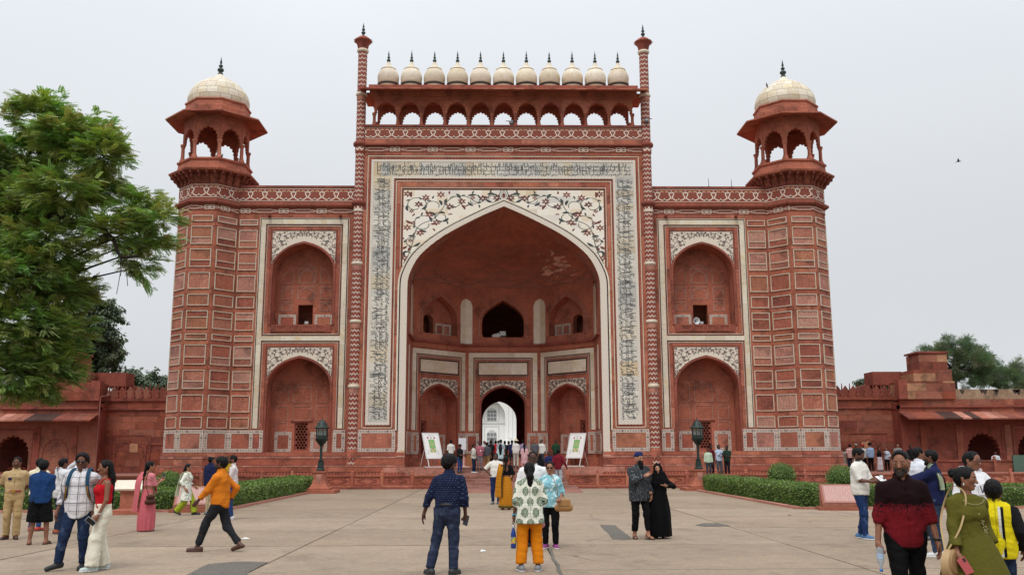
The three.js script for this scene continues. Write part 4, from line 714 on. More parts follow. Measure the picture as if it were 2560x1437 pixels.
// --- terrace
const terrace = structure('terrace', merge([box(-60, -STEP_W, -0.4, FLOOR, -16, 4.9), box(STEP_W, 60, -0.4, FLOOR, -16, 4.9)]), pinkPave2);
for (const s of [-1, 1]) {
  const R = thing('stone_railing', s < 0 ? 'low carved sandstone railing left of the entrance steps, behind the hedge with the marble-topped stand' : 'low carved sandstone railing between the entrance steps and the lamp behind the veiled woman', 'railing', [0, 0, 0]);
  R.userData.label = s < 0 ? 'low red carved stone railing running behind the woman in white kurta' : 'low red carved stone railing running behind the bearded man and woman in black';
  const end = 46, P = 1.5; let k = 0;
  const X = (a, b) => s > 0 ? [a, b] : [-b, -a];
  for (let a = STEP_W + 0.05; a < end; a += P, k++) {
    const [x0, x1] = X(a, a + P);
    mesh('base_course', uvShift(box(x0 + 0.003, x1 - 0.003, -0.03, 0.1, 4.85, 5.26), rt), MAT.dark, R); mesh('base_moulding', box(x0 + 0.003, x1 - 0.003, 0.1, 0.19, 4.88, 5.2), pick(STONES, rt), R);
    mesh('railing_panel', uvShift(box(x0 + 0.07, x1 - 0.07, 0.19, 0.62, 4.94, 5.06), rt), pick(STONES, rt), R);
    mesh('panel_moulding', frameGeo(x0 + 0.1, x1 - 0.1, 0.22, 0.59, 0.03, 5.06, 5.085), pick(STONES, rt), R);
    mesh('cartouche', lineAlong(Array.from({ length: 33 }, (_, i) => { const t = i / 32 * Math.PI * 2, c = (x0 + x1) / 2, q = 1 + 0.16 * Math.cos(4 * t); return [c + Math.cos(t) * 0.42 * q, 0.405 + Math.sin(t) * 0.125 * q]; }), 0.03, 5.06, 0.024), MAT.dark, R);
    mesh('coping', box(x0 + 0.003, x1 - 0.003, 0.62, 0.69, 4.9, 5.12), pick(STONES, rt), R);
    const xp = s * a; mesh('post', box(xp - 0.075, xp + 0.075, 0.19, 0.72, 4.9, 5.14), pick(STONES, rt), R); mesh('post_cap', lathe([[0.1, 0.72], [0.1, 0.75], [0.05, 0.77], [0.085, 0.82], [0.06, 0.88], [0, 0.92]], 10).translate(xp, 0, 5.02), pick(STONES, rt), R);
  }
}
// --- side galleries
const plaster = M_({ color: col('#b39a80'), map: stoneMap, roughness: 0.92 }), plasterDark = M_({ color: col('#5b5148'), map: stoneMap, roughness: 0.95 });
function merlon(w, h) { return shapeOf([[-w / 2, 0], [w / 2, 0], [w / 2, h * 0.3], [w * 0.38, h * 0.42], [w * 0.44, h * 0.56], [w * 0.3, h * 0.7], [0.0, h], [-w * 0.3, h * 0.7], [-w * 0.44, h * 0.56], [-w * 0.38, h * 0.42], [-w / 2, h * 0.3]]); }
for (const s of [-1, 1]) {
  const A = thing('arcade_building', s < 0 ? 'long low sandstone arcade half hidden under the overhanging tree, with a drainpipe' : 'long low sandstone arcade with a stepped stone turret beside the pine trees', 'arcade');
  const sx = (a, b) => s > 0 ? [a, b] : [-b, -a], Zc = -13, Zg = -11.6, G0 = 27.5, G1 = 48, bx = (n, a, b, y0, y1, z0, z1, m, uvr = true) => { const [p, q] = sx(a, b), g = box(p, q, y0, y1, z0, z1); return mesh(n, uvr ? uvShift(g, rt) : g, m, A); };
  // connecting wall in stone courses, with a doorway next to the gate
  { const [p, q] = sx(18, G0 + 1), cs = rectShape(p, q, 0, 5.6); if (s > 0) { cs.holes.push(pathOf([[22.7, 0.5], [22.7, 2.3], [23.7, 2.3], [23.7, 0.5]])); bx('passage_wall', 22.0, 22.2, 0.4, 3, Zc - 5, Zc - 1, OLD[1]); bx('passage_wall', 24.2, 24.4, 0.4, 3, Zc - 5, Zc - 1, OLD[1]); bx('passage_wall', 22.0, 24.4, 0.4, 3, Zc - 5.2, Zc - 5, OLD[1]); bx('passage_ceiling', 22.0, 24.4, 2.8, 3, Zc - 5, Zc - 1, OLD[1]); } mesh('wall_core', ext(cs, Zc - 1, Zc - 0.03), MAT.pinkline, A); }
  const ys = [0.5, 0.95, 1.4, 1.95, 2.45, 2.95, 3.45, 3.95, 4.35, 4.78]; 
  for (let j = 0; j + 1 < ys.length; j++) { let x = 21; while (x < G0 + 0.2) { let w = 1.0 + rt() * 1.5; if (x + w > G0 - 0.3) w = G0 + 0.2 - x; if (!(x < 23.9 && x + w > 22.6 && ys[j] < 2.3)) bx('stone_block', x + 0.006, x + w - 0.006, ys[j] + 0.005, ys[j + 1] - 0.005, Zc - 0.1, Zc + rt() * 0.02, pick(OLD, rt)); else { bx('stone_block', x + 0.006, Math.max(x + 0.05, 22.7), ys[j] + 0.005, ys[j + 1] - 0.005, Zc - 0.1, Zc, pick(OLD, rt)); if (x + w > 24.0) bx('stone_block', 23.7, x + w - 0.006, ys[j] + 0.005, ys[j + 1] - 0.005, Zc - 0.1, Zc, pick(OLD, rt)); } x += w; } }
  if (s < 0) { bx('blocked_door', 22.8, 24.6, 0.5, 2.4, Zc - 0.1, Zc - 0.02, OLD[0]); { const [p, q] = sx(22.7, 24.7); mesh('door_frame', uFrame(p, q, 0.5, 2.5, 0.1, Zc - 0.05, Zc + 0.05), MAT.dark, A); } }
  // blind cusped arch and framed field
  { const c = s * 25.7; mesh('blind_arch', lineAlong(cuspPts(c, 1.05, 0.55, 1.6, 2.75, 7), 0.05, Zc + 0.01, 0.03), MAT.dark, A); mesh('field_frame', uFrame(c - 1.35, c + 1.35, 0.5, 3.1, 0.06, Zc + 0.01, Zc + 0.05), MAT.dark, A); bx('repair_stone', 25.2, 25.75, 1.9, 2.5, Zc - 0.02, Zc + 0.03, MAT.ochre); }
  bx('string_course', 21, G0 + 0.3, 4.8, 4.92, Zc - 0.1, Zc + 0.12, MAT.dark); for (let x = 21; x < G0; x += 1.7) bx('frieze_stone', x + 0.005, Math.min(G0, x + 1.7) - 0.005, 4.93, 5.4, Zc - 0.1, Zc + 0.02, pick(OLD, rt)); bx('cornice', 21, G0 + 0.2, 5.41, 5.62, Zc - 0.1, Zc + 0.14, pick(OLD, rt));
  for (let x = 20.4; x < G0 - 0.1; x += 0.56) { const sh = merlon(0.5, 0.8); mesh('merlon', ext(sh, -0.07, 0.07).translate(s * x, 5.62, Zc), pick(OLD, rt), A); mesh('spear', ext(shapeOf([[-0.1, 0], [0.1, 0], [0.13, 0.16], [0.05, 0.3], [0.09, 0.42], [0.03, 0.56], [0, 0.95], [-0.03, 0.56], [-0.09, 0.42], [-0.05, 0.3], [-0.13, 0.16]]), -0.02, 0.1).translate(s * (x + 0.28), 5.62, Zc + 0.06), MAT.dark, A); }
  // gallery: wall with cusped openings, pilasters, sloping eave of stone slabs
  const w0 = s > 0 ? G0 : -G1, w1 = s > 0 ? G1 : -G0, sh = rectShape(w0, w1, 0.4, 5.0), opens = [33.1, 36.6, 40.1, 43.6];
  for (const c of opens) sh.holes.push(pathOf(cuspPts(s * c, 1.12, 0.62, 2.0, 3.12, 9).reverse()));
  mesh('gallery_wall', ext(sh, Zg - 0.5, Zg), pick(OLD, rt), A);
  for (const c of [29.0, 31.5, 34.85, 38.35, 41.85]) bx('pilaster', c - 0.22, c + 0.22, 0.5, 3.6, Zg, Zg + 0.06, pick(OLD, rt));
  for (const c of opens) { const cc = s * c; mesh('opening_frame', uFrame(cc - 1.38, cc + 1.38, 0.55, 3.45, 0.06, Zg, Zg + 0.05), pick(OLD, rt), A); }
  { const cc = s * 30.2; mesh('blind_arch', lineAlong(cuspPts(cc, 0.85, 0.55, 1.9, 2.9, 7), 0.05, Zg, 0.03), MAT.dark, A); }
  bx('gallery_back', G0, G1, 0.4, 5, -16.2, -16, MAT.dark); bx('gallery_end', G0 + 0.03, G0 + 0.4, 0.4, 5.2, -16, Zg - 0.02, OLD[0]); bx('gallery_roof', G0, G1, 4.7, 4.95, -16.2, Zg - 0.01, MAT.dark); bx('gallery_floor', G0, G1, 0.35, 0.62, -16, Zg + 0.02, MAT.dark);
  for (let x = G0 - 0.1, i = 0; x < G1; x += 0.62, i++) { const g = ext(shapeOf([[0, 4.42], [0, 4.52], [1.5, 4.02], [1.5, 3.93]]), 0, 0.61); g.rotateY(-Math.PI / 2); g.translate(s * (x + 0.3) + 0.3, 0, Zg); const dark = i === 4 || i === 5 || rt() < 0.1; mesh('eave_slab', uvShift(g, rt), dark ? MAT.soot : pick([...OLD, STONES[2], MAT.pink], rt), A); }
  for (let x = G0, y = 0; x < G1; x += 1.6) { bx('frieze_stone', x + 0.005, Math.min(G1, x + 1.6) - 0.005, 4.5, 4.78, Zg - 0.1, Zg + 0.04, pick(OLD, rt)); bx('cornice', x + 0.004, Math.min(G1, x + 1.6) - 0.004, 4.8, 4.95, Zg - 0.1, Zg + 0.16, MAT.dark); bx('parapet_stone', x + 0.005, Math.min(G1, x + 1.6) - 0.005, 4.96, 5.35, Zg - 0.3, Zg + 0.03, pick(OLD, rt)); }
  for (let x = 31.3; x < G1; x += 1.3) { bx('plaster_parapet', x + 0.004, x + 1.3, 5.36, 6.05, Zg - 0.4, Zg - 0.02, plaster); }
  for (let i = 0; i < 22; i++) { const x = 31.4 + rt() * 14, w = 0.1 + rt() * 0.4, h = 0.1 + rt() * 0.34, [p, q] = sx(x, x + w); mesh('soot_stain', ext(shapeOf([[p, 6.02], [q, 6.02], [lerp(p, q, 0.8), 6.02 - h * 0.7], [lerp(p, q, 0.5), 6.02 - h], [lerp(p, q, 0.15), 6.02 - h * 0.5]]), Zg - 0.02, Zg - 0.016), plasterDark, A); }
  // stepped turret: stair head above the gallery
  const tower = (a, b, y0, y1, z0, z1) => { for (let y = y0; y < y1 - 0.05; y += 0.55) { const t = Math.min(y1, y + 0.55); let x = a; while (x < b - 0.05) { let w = 0.8 + rt() * 1.1; if (x + w > b - 0.5) w = b - x; bx('turret_block', x + 0.004, x + w - 0.004, y + 0.004, t - 0.004, z0, z1 + rt() * 0.012, rt() < 0.12 ? MAT.ochre : pick(OLD, rt)); x += w; } } };
  tower(27.7, 31.4, 5.36, 6.6, -13.4, -11.4); tower(28.6, 31.3, 6.6, 7.4, -13.6, -11.5); tower(29.1, 31.1, 7.4, 8.55, -13.6, -11.6);
  bx('turret_cap', 29.0, 31.2, 8.55, 8.68, -13.7, -11.5, MAT.dark); bx('turret_buttress', 27.4, 28.0, 5.36, 6.7, -12, -11.3, OLD[0]); bx('turret_shoulder', 26.6, 28.7, 6.5, 7.45, -15.2, -13.62, MAT.dark);
  { const g = ext(shapeOf([[23.4, 5.5], [27.6, 5.5], [27.6, 6.75], [26.4, 6.6]].map(([x, y]) => [s * x, y])), -15, -14.6); mesh('stair_ramp', g, MAT.dark, A); }
  if (s < 0) mesh('drainpipe', merge([bar([-27.35, 0.55, -11.4], [-27.35, 5.6, -11.4], 0.055, 0.055, 8), bar([-27.35, 5.6, -11.4], [-27.35, 5.8, -12.8], 0.055)]), M_({ color: col('#8d5a50'), roughness: 0.6 }), A);
}
{ // railing in front of the right arcade
  const R = thing('arcade_railing', 'short stone railing with knobbed posts in front of the cusped arcade opening', 'railing');
  for (let x = 25.6; x < 40; x += 1.9) { mesh('railing_panel', uvShift(box(x + 0.1, x + 1.8, 0.48, 1.16, -7.06, -6.94), rt), pick(OLD, rt), R); mesh('coping', box(x + 0.09, x + 1.81, 1.16, 1.24, -7.12, -6.88), pick(OLD, rt), R); mesh('post', box(x - 0.09, x + 0.09, 0.48, 1.3, -7.12, -6.88), pick(OLD, rt), R); mesh('post_cap', lathe([[0.11, 1.3], [0.06, 1.34], [0.1, 1.4], [0.07, 1.47], [0, 1.52]], 10).translate(x, 0, -7), pick(OLD, rt), R); }
}
{ const p = atZ(2546, 1172, -6); const G = thing('glass_barrier', 'greenish glass panel standing before the arcade opening at the end', 'glass panel', [p.x, FLOOR, -6.4]);
  mesh('pane', box(-0.02, 1.8, 0.0, 1.05, -0.01, 0.01), new THREE.MeshPhysicalMaterial({ color: col('#8fb5a4'), transmission: 0.75, roughness: 0.1, thickness: 0 }), G); mesh('post', box(-0.06, -0.02, 0, 1.08, -0.02, 0.02), MAT.iron, G); }
// --- the marble mausoleum far behind, seen through the gateway
{
  const z = -372, T = thing('marble_mausoleum', 'pale white marble monument seen far away through the open gateway', 'monument', [-2.0, 0, z]);
  const wm = M_({ color: col('#e3e2de'), roughness: 0.7 }), gm = M_({ color: col('#bcbcba'), roughness: 0.8 }), mm = new THREE.Matrix4();
  const base = 5.6, sh = rectShape(-11.5, 11.5, base, 34); sh.holes.push(archHole(0, 6.1, base, 18, 26));
  mesh('front_block', ext(sh, -1, 0), wm, T);
  mesh('terrace_wall', box(-48, 48, 0, base - 0.05, -30, 9), wm, T);
  for (const s of [-1, 1]) { mesh('side_block', box(s * 20 - 8.4, s * 20 + 8.4, base, 28, -8, -0.6), wm, T); mesh('inscribed_pier', box(s * 8.6 - 1.0, s * 8.6 + 1.0, base + 3, 30, 0, 0.12), gm, T); mesh('pier_field', box(s * 8.6 - 0.8, s * 8.6 + 0.8, base + 3.3, 29.6, 0.1, 0.18), wm, T); mesh('base_panel', box(s * 8.6 - 1.6, s * 8.6 + 1.6, base + 0.5, base + 2.3, 0, 0.15), gm, T); mesh('base_field', box(s * 8.6 - 1.35, s * 8.6 + 1.35, base + 0.75, base + 2.05, 0.1, 0.2), wm, T); }
  mesh('niche_back', box(-6.6, 6.6, base, 27, -4.2, -4), wm, T); for (const s of [-1, 1]) mesh('niche_side', box(s * 6.4 - 0.25, s * 6.4 + 0.25, base, 19, -4, -1), wm, T); mesh('niche_top', box(-6.6, 6.6, 26.4, 26.8, -4, -1), wm, T);
  for (const [y0, h, hw] of [[base, 7.2, 2.4], [16.6, 6.2, 2.3]]) {
    mesh('window_recess', ext(shapeOf(archPts(0, hw, y0, y0 + h * 0.6, y0 + h)), -4, -3.96), gm, T);
    for (let i = -1; i <= 1; i++) for (let j = 0; j < 3; j++) mesh('window_pane', box(i * hw * 0.62 - hw * 0.25, i * hw * 0.62 + hw * 0.25, y0 + 0.4 + j * h * 0.27, y0 + 0.2 + (j + 0.85) * h * 0.27, -3.95, -3.9), M_({ color: col('#77777a'), roughness: 0.8 }), T);
    mesh('window_frame', frameGeo(-3.4, 3.4, y0 - 0.2, y0 + h + 1.6, 0.3, -4, -3.9), gm, T);
  }
  mesh('string_course', box(-6.2, 6.2, 15.4, 15.8, -4, -3.7), gm, T);
  mesh('doorway', box(-0.8, 0.8, base, base + 3.3, -3.94, -3.86), M_({ color: col('#4c4a4a') }), T);
  mesh('dome', lathe([[12.5, 30], [12.5, 38], [14, 42], [14.3, 47], [12.5, 53], [8, 58.5], [3, 61.5], [0.4, 64]], 40).translate(0, 0, -24), wm, T);
  structure('garden_path', box(-14, 14, 0.5, 0.62, z + 9, -35.2), M_({ color: col('#b7a48e'), map: concreteMap }));
  structure('garden_lawn', box(-160, 160, 0.3, 0.48, z - 40, -35.2), M_({ color: col('#4d5a2c'), map: concreteMap }));
}
// ---------------------------------------------------------------- hedges, trees, lamps, boards and other fixtures
const rl = rng(900);
const leafMat = (o = {}) => new THREE.MeshPhysicalMaterial({ color: 0xffffff, roughness: 0.75, transmission: 0.45, thickness: 0, side: THREE.DoubleSide, ...o });
const LEAF = leafMat();
function triGeo(tris) { const g = new THREE.BufferGeometry(); g.setAttribute('position', new THREE.Float32BufferAttribute(tris.flat(2), 3)); g.computeVertexNormals(); const n = tris.length * 3; g.setAttribute('uv', new THREE.BufferAttribute(new Float32Array(n * 2), 2)); return g; }
const frondGeo = (() => { const t = []; const N = 6; for (let i = 0; i < N; i++) { const x = 0.1 + i / N * 0.92, l = 0.3 * (1 - 0.5 * Math.abs(i / N - 0.35)), d = -0.16 * x * x; for (const s of [-1, 1]) { const a = [x, d, 0], b = [x + 0.15, d - 0.02, s * l * 0.5], c = [x + 0.1, d - 0.07, s * l], e = [x - 0.01, d - 0.02, s * l * 0.5]; t.push([a, b, c], [a, c, e]); } } t.push([[0, 0, -0.012], [0, 0, 0.012], [1.05, -0.17, 0]]); return triGeo(t); })();
const leafGeo = triGeo([[[0, 0, 0], [0.5, 0.08, 0.27], [0.5, 0, 0]], [[0, 0, 0], [0.5, 0, 0], [0.5, 0.08, -0.27]], [[0.5, 0, 0], [0.5, 0.08, 0.27], [1, -0.08, 0]], [[0.5, 0, 0], [1, -0.08, 0], [0.5, 0.08, -0.27]]]);
const needleGeo = (() => { const t = [], r = rng(4); for (let i = 0; i < 22; i++) { const a = r() * 7, e = 0.5 + r() * 0.6, x = r() * 0.35, dx = Math.cos(e), dy = Math.sin(e) * Math.sin(a), dz = Math.sin(e) * Math.cos(a); t.push([[x, 0, 0], [x + dx * 0.7, dy * 0.7, dz * 0.7], [x + 0.05 + dx * 0.68, dy * 0.7 + 0.035, dz * 0.7]]); } return triGeo(t); })();
const clusterGeo = (() => { const r = rng(6), parts = []; for (let i = 0; i < 7; i++) { const g = leafGeo.clone(); g.scale(0.42, 0.42, 0.42); g.rotateZ(-0.3 - r() * 0.7); g.rotateY(i * 0.9 + r()); g.translate((r() - 0.5) * 0.3, (r() - 0.5) * 0.25, (r() - 0.5) * 0.3); parts.push(g); } return mergeGeometries(parts); })();
function instances(name, geo, mat, list, parent) {   // list of { p, q, s, c }
  const m = new THREE.InstancedMesh(geo, mat, list.length), M = new THREE.Matrix4(), S = V(1, 1, 1); m.name = name; m.castShadow = m.receiveShadow = true; m.userData = { kind: 'stuff' };
  list.forEach((o, i) => { S.setScalar(o.s); m.setMatrixAt(i, M.compose(o.p, o.q, S)); m.setColorAt(i, o.c); }); parent.add(m); return m;
}
const X1 = V(1, 0, 0), tmpM = new THREE.Matrix4();
function aim(dir, roll) { const x = dir.clone().normalize(), up = V(roll, 1, roll * 0.6).normalize(), z = new THREE.Vector3().crossVectors(x, up).normalize(), y = new THREE.Vector3().crossVectors(z, x); return new THREE.Quaternion().setFromRotationMatrix(tmpM.makeBasis(x, y, z)); }
function limb(a, b, r0, r1, sag = 0.2, seg = 7) {
  const m = a.clone().lerp(b, 0.5).add(V((rl() - 0.5) * 0.6, sag, (rl() - 0.5) * 0.6)), c = new THREE.CatmullRomCurve3([a, a.clone().lerp(m, 0.55).add(V((rl() - 0.5) * 0.3, 0, (rl() - 0.5) * 0.3)), m, b]), N = 9, g = new THREE.TubeGeometry(c, N, 1, seg), p = g.attributes.position, P = c.getSpacedPoints(N);
  for (let i = 0; i <= N; i++) for (let j = 0; j <= seg; j++) { const k = i * (seg + 1) + j, o = c.getPointAt(i / N), r = lerp(r0, r1, i / N); p.setXYZ(k, o.x + (p.getX(k) - o.x) * r, o.y + (p.getY(k) - o.y) * r, o.z + (p.getZ(k) - o.z) * r); }
  g.computeVertexNormals(); return g;
}
function makeTree(name, label, base, trunkTop, r0, lobes, o) {
  const T = thing(name, label, 'tree', [base.x, base.y, base.z], 0, o.group), off = base.clone().negate(), bark = o.bark;
  const tg = limb(base, trunkTop, r0, r0 * 0.6, 0, 10).translate(off.x, off.y, off.z); mesh('trunk', uvBox(tg), bark, T);
  const list = [];
  for (const L of lobes) {
    const c = V(...L.c), R = L.r, lg = [];
    mesh('limb', uvBox(limb(trunkTop.clone(), c, r0 * (o.limbR ?? 0.42), r0 * (o.limbR ?? 0.42) * 0.25, o.sag ?? 0.5).translate(off.x, off.y, off.z)), bark, T);
    const twigs = Math.max(4, Math.round(L.n / o.perTwig));
    for (let k = 0; k < twigs; k++) {
      let d = V(rl() * 2 - 1, rl() * 2 - 1, rl() * 2 - 1); if (d.length() > 1 || d.length() < 0.1) { k--; continue; }
      const dn = d.clone().normalize(), rr = Math.pow(rl(), 0.42), p = c.clone().add(V(dn.x * R[0] * rr, dn.y * R[1] * rr, dn.z * R[2] * rr));
      const out = V(dn.x + (rl() - 0.5) * 0.9, dn.y * o.lift + o.rise + (rl() - 0.5) * 0.5, dn.z + (rl() - 0.5) * 0.9).normalize();
      if (k % o.limbEvery === 0) lg.push(limb(c.clone().lerp(p, 0.15), p, r0 * 0.08, 0.012, 0.05, 4));
      const tint = o.tint(rl, dn, p), len = o.twig * (0.6 + rl() * 0.8);
      for (let i = 0; i < o.perTwig; i++) {
        const t = rl(), q = p.clone().addScaledVector(out, (t - 0.2) * len).add(V((rl() - 0.5), (rl() - 0.5) * 0.7, (rl() - 0.5)).multiplyScalar(o.spread));
        const dir = V(out.x + (rl() - 0.5) * 1.5, out.y * 0.7 + (rl() - 0.5) * 0.7 - o.droop, out.z + (rl() - 0.5) * 1.5);
        list.push({ p: q.add(off), q: aim(dir, (rl() - 0.5) * o.roll), s: o.size * (0.65 + rl() * 0.7), c: tint.clone().multiplyScalar(0.8 + rl() * 0.4) });
      }
    }
    if (lg.length) mesh('branch', uvBox(mergeGeometries(lg).translate(off.x, off.y, off.z)), bark, T).userData.kind = 'stuff';
  }
  instances('crown', o.geo, LEAF, list, T);
  return T;
}
const barkMat = M_({ color: col('#3a3129'), map: stoneMap, roughness: 0.95 });
const lobesPx = (list, z, depth, dens, grow = 1) => list.map(([px, py, rx0, ry0, dz = 0]) => { const rx = rx0 * grow, ry = ry0 * grow; const c = atZ(px, py, z + dz), k = (EYE.z - z) / 2320; return { c: [c.x, c.y, c.z], r: [rx * k, ry * k, Math.min(rx, ry * 1.4) * k * depth], n: Math.round(rx * ry * dens) }; });
{ // feathery tree overhanging from the left
  const z = 14, b = atZ(-190, 1137, z);
  makeTree('feathery_tree', 'large feathery green tree overhanging the arcade wall', V(b.x, 0, z), V(b.x + 0.8, 6.5, z), 0.55,
    lobesPx([[105, 300, 75, 62], [160, 350, 75, 55, 1], [60, 400, 90, 70, -1], [255, 385, 62, 58, 1], [215, 320, 60, 40], [265, 470, 55, 38, -1], [150, 480, 90, 60, 1.5], [30, 520, 90, 80], [330, 520, 62, 38], [395, 545, 42, 32, 1], [405, 605, 34, 26], [340, 600, 44, 30, -1], [352, 665, 26, 34], [270, 580, 52, 36, 1], [120, 610, 95, 65, 1], [30, 690, 100, 80, 1.5], [165, 720, 62, 65], [60, 820, 105, 75, 1], [165, 830, 55, 62, -1], [110, 920, 85, 60], [30, 930, 70, 60, 1], [95, 985, 34, 24], [-110, 420, 120, 130], [-120, 680, 120, 150], [-30, 600, 80, 100]], z, 1.1, 0.62, 0.86),
    { geo: frondGeo, size: 0.34, perTwig: 22, twig: 0.7, spread: 0.34, lift: 0.35, rise: 0.1, droop: 0.1, roll: 0.9, limbEvery: 26, sag: 0.4, limbR: 0.16, bark: barkMat, tint: (r, dn) => new THREE.Color().setRGB(lerp(0.2, 0.36, r()), lerp(0.31, 0.48, r()), lerp(0.04, 0.08, r())) });
  const B = scene.children.find((q) => q.name === 'feathery_tree'), pp = [[60, 520], [185, 552], [240, 566], [282, 600], [300, 640], [345, 640]].map(([x, y]) => { const p = atZ(x, y, z + 1.2); return [p.x - b.x, p.y, p.z - z]; });
  mesh('limb', uvBox(tube(pp.slice(0, 4), 0.11, 7)), barkMat, B); mesh('limb', uvBox(tube(pp.slice(2), 0.065, 6)), barkMat, B);
  for (const [x, y] of [[300, 690], [318, 715], [290, 735], [330, 690]]) { const e = atZ(x, y, z + 1), f = pp[4]; mesh('bare_twig', uvBox(tube([f, [lerp(f[0], e.x - b.x, 0.5) + 0.1, lerp(f[1], e.y, 0.45), f[2]], [e.x - b.x, e.y, e.z - z]], 0.014, 4)), barkMat, B); }
}
{
  const z = -34, b = atZ(222, 975, z); 
  makeTree('broadleaf_tree', 'dark broad-leaved tree rising behind the left arcade wall', V(b.x, 0, z), V(b.x + 0.3, 8, z), 0.4, lobesPx([[258, 785, 38, 36], [225, 800, 42, 45, 2], [240, 850, 52, 36], [275, 870, 28, 34, 1], [205, 880, 50, 46], [245, 915, 45, 26], [190, 750, 45, 45]], z, 1, 0.32),
    { geo: clusterGeo, size: 0.85, perTwig: 12, twig: 0.8, spread: 0.6, lift: 0.6, rise: 0.1, droop: 0.15, roll: 1.4, limbEvery: 6, bark: barkMat, tint: (r) => new THREE.Color().setRGB(lerp(0.05, 0.09, r()), lerp(0.085, 0.135, r()), lerp(0.03, 0.05, r())) });
  const zz = -75; for (const [i, [px, py, L]] of [[330, 948, [[325, 952, 34, 18], [300, 958, 26, 14], [350, 960, 22, 12]]], [392, 958, [[385, 955, 26, 15], [408, 960, 20, 12], [365, 964, 18, 10]]]].entries()) { const q = atZ(px, 980, zz - i * 6); makeTree('distant_tree', i ? 'pale distant tree whose crown meets the gatehouse tower edge' : 'distant tree crown just above the left battlements', V(q.x, 0, q.z), V(q.x, 4.5, q.z), 0.3, lobesPx(L, zz - i * 6, 1, 0.7), { geo: clusterGeo, size: 1.1, perTwig: 10, twig: 1, spread: 0.9, lift: 0.6, rise: 0.1, droop: 0.1, roll: 1.4, limbEvery: 8, bark: barkMat, tint: (r) => new THREE.Color().setRGB(lerp(0.08, 0.12, r()), lerp(0.12, 0.165, r()), lerp(0.06, 0.08, r())) }); }
  const pine = (px, L, lab, z, h) => { const q = atZ(px, 975, z); makeTree('pine_tree', lab, V(q.x, 0, z), V(q.x + 0.2, h, z), 0.34, lobesPx(L, z, 1, 0.36), { geo: needleGeo, size: 0.62, perTwig: 14, twig: 0.7, spread: 0.42, lift: 0.5, rise: 0.25, droop: -0.1, roll: 1, limbEvery: 3, sag: -0.4, bark: barkMat, tint: (r) => new THREE.Color().setRGB(lerp(0.1, 0.15, r()), lerp(0.16, 0.22, r()), lerp(0.065, 0.085, r())) }); };
  pine(2384, [[2390, 862, 26, 18], [2408, 880, 28, 16], [2345, 880, 30, 14], [2322, 890, 20, 10], [2430, 892, 30, 18], [2455, 905, 22, 14, 2], [2415, 925, 34, 20], [2455, 940, 32, 18], [2400, 955, 30, 12], [2380, 905, 20, 14]], 'tall open pine behind the stepped turret', -34, 9.5);
  pine(2500, [[2490, 925, 30, 12], [2520, 935, 28, 14], [2480, 950, 28, 14], [2515, 962, 34, 10]], 'lower spreading pine behind the stained plaster parapet', -36, 7.5);
  pine(2556, [[2548, 920, 22, 10], [2570, 925, 24, 16], [2552, 948, 26, 14], [2580, 955, 30, 14]], 'flat-topped pine beyond the far end of the plaster parapet', -40, 7.5);
  const q = atZ(2180, 980, -78); makeTree('distant_tree', 'small rounded distant tree above the right battlements', V(q.x, 0, -78), V(q.x, 5, -78), 0.3, lobesPx([[2165, 960, 20, 8], [2190, 955, 22, 9], [2205, 962, 14, 8]], -78, 1, 1.1), { geo: clusterGeo, size: 1.0, perTwig: 10, twig: 0.9, spread: 0.8, lift: 0.6, rise: 0.1, droop: 0.1, roll: 1.4, limbEvery: 8, bark: barkMat, tint: (r) => new THREE.Color().setRGB(lerp(0.08, 0.12, r()), lerp(0.13, 0.17, r()), lerp(0.06, 0.08, r())) });
}
// --- clipped hedges and round bushes: dark woody core and a skin of small leaves
const coreMat = M_({ color: col('#46582a'), roughness: 1 });
function leafSkin(T, samples, size, tint) { const list = []; for (const [p, n] of samples) { const d = V(n.x + (rl() - 0.5) * 1.6, n.y + (rl() - 0.5) * 1.6, n.z + (rl() - 0.5) * 1.6); list.push({ p: p.addScaledVector(n, (rl() - 0.65) * 0.07), q: aim(d, (rl() - 0.5) * 3), s: size * (0.6 + rl() * 0.8), c: tint(n) }); } instances('leaves', leafGeo, LEAF, list, T); }
const hedgeTint = (n) => { const k = rl(); return new THREE.Color().setRGB(lerp(0.09, 0.24, k), lerp(0.16, 0.37, k), lerp(0.025, 0.05, k)); };
function hedge(label, runs, h) {   // runs of boxes [x0,x1,z0,z1]
  const T = thing('clipped_hedge', label, 'hedge'), S = [];
  runs.forEach(([x0, x1, z0, z1], i) => {
    mesh('core', box(x0 + 0.06, x1 - 0.06, -0.02, h - 0.06 - i * 0.004, z0 + 0.06, z1 - 0.06), coreMat, T);
    const faces = [[(x1 - x0) * (z1 - z0), (u, v) => [V(lerp(x0, x1, u), h, lerp(z0, z1, v)), V(0, 1, 0)]], [(x1 - x0) * h, (u, v) => [V(lerp(x0, x1, u), v * h, z1), V(0, 0, 1)]], [(z1 - z0) * h, (u, v) => [V(x0, v * h, lerp(z0, z1, u)), V(-1, 0, 0)]], [(z1 - z0) * h, (u, v) => [V(x1, v * h, lerp(z0, z1, u)), V(1, 0, 0)]]];
    for (const [a, f] of faces) for (let k = 0; k < a * 620; k++) { const [p, n] = f(rl(), rl()); const w = (vnoise(p.x * 2.1, p.y * 2.1, p.z * 2.1) - 0.5) * 0.12 + (vnoise(p.x * 7, p.y * 7, p.z * 7) - 0.5) * 0.08; p.addScaledVector(n, w); S.push([p, n]); }
  });
  leafSkin(T, S, 0.085, hedgeTint);
}
hedge('long clipped hedge beside the lamp, passing behind the man in the orange shirt', [[-10.1, -9.0, 7.6, 22.2], [-26, -9.4, 22.2, 23.2]], 0.64);
hedge('long clipped hedge beside the sloping red plaque, leading back to a lamp', [[9.2, 10.3, 7.4, 22.2], [9.6, 27, 22.2, 23.2]], 0.64);
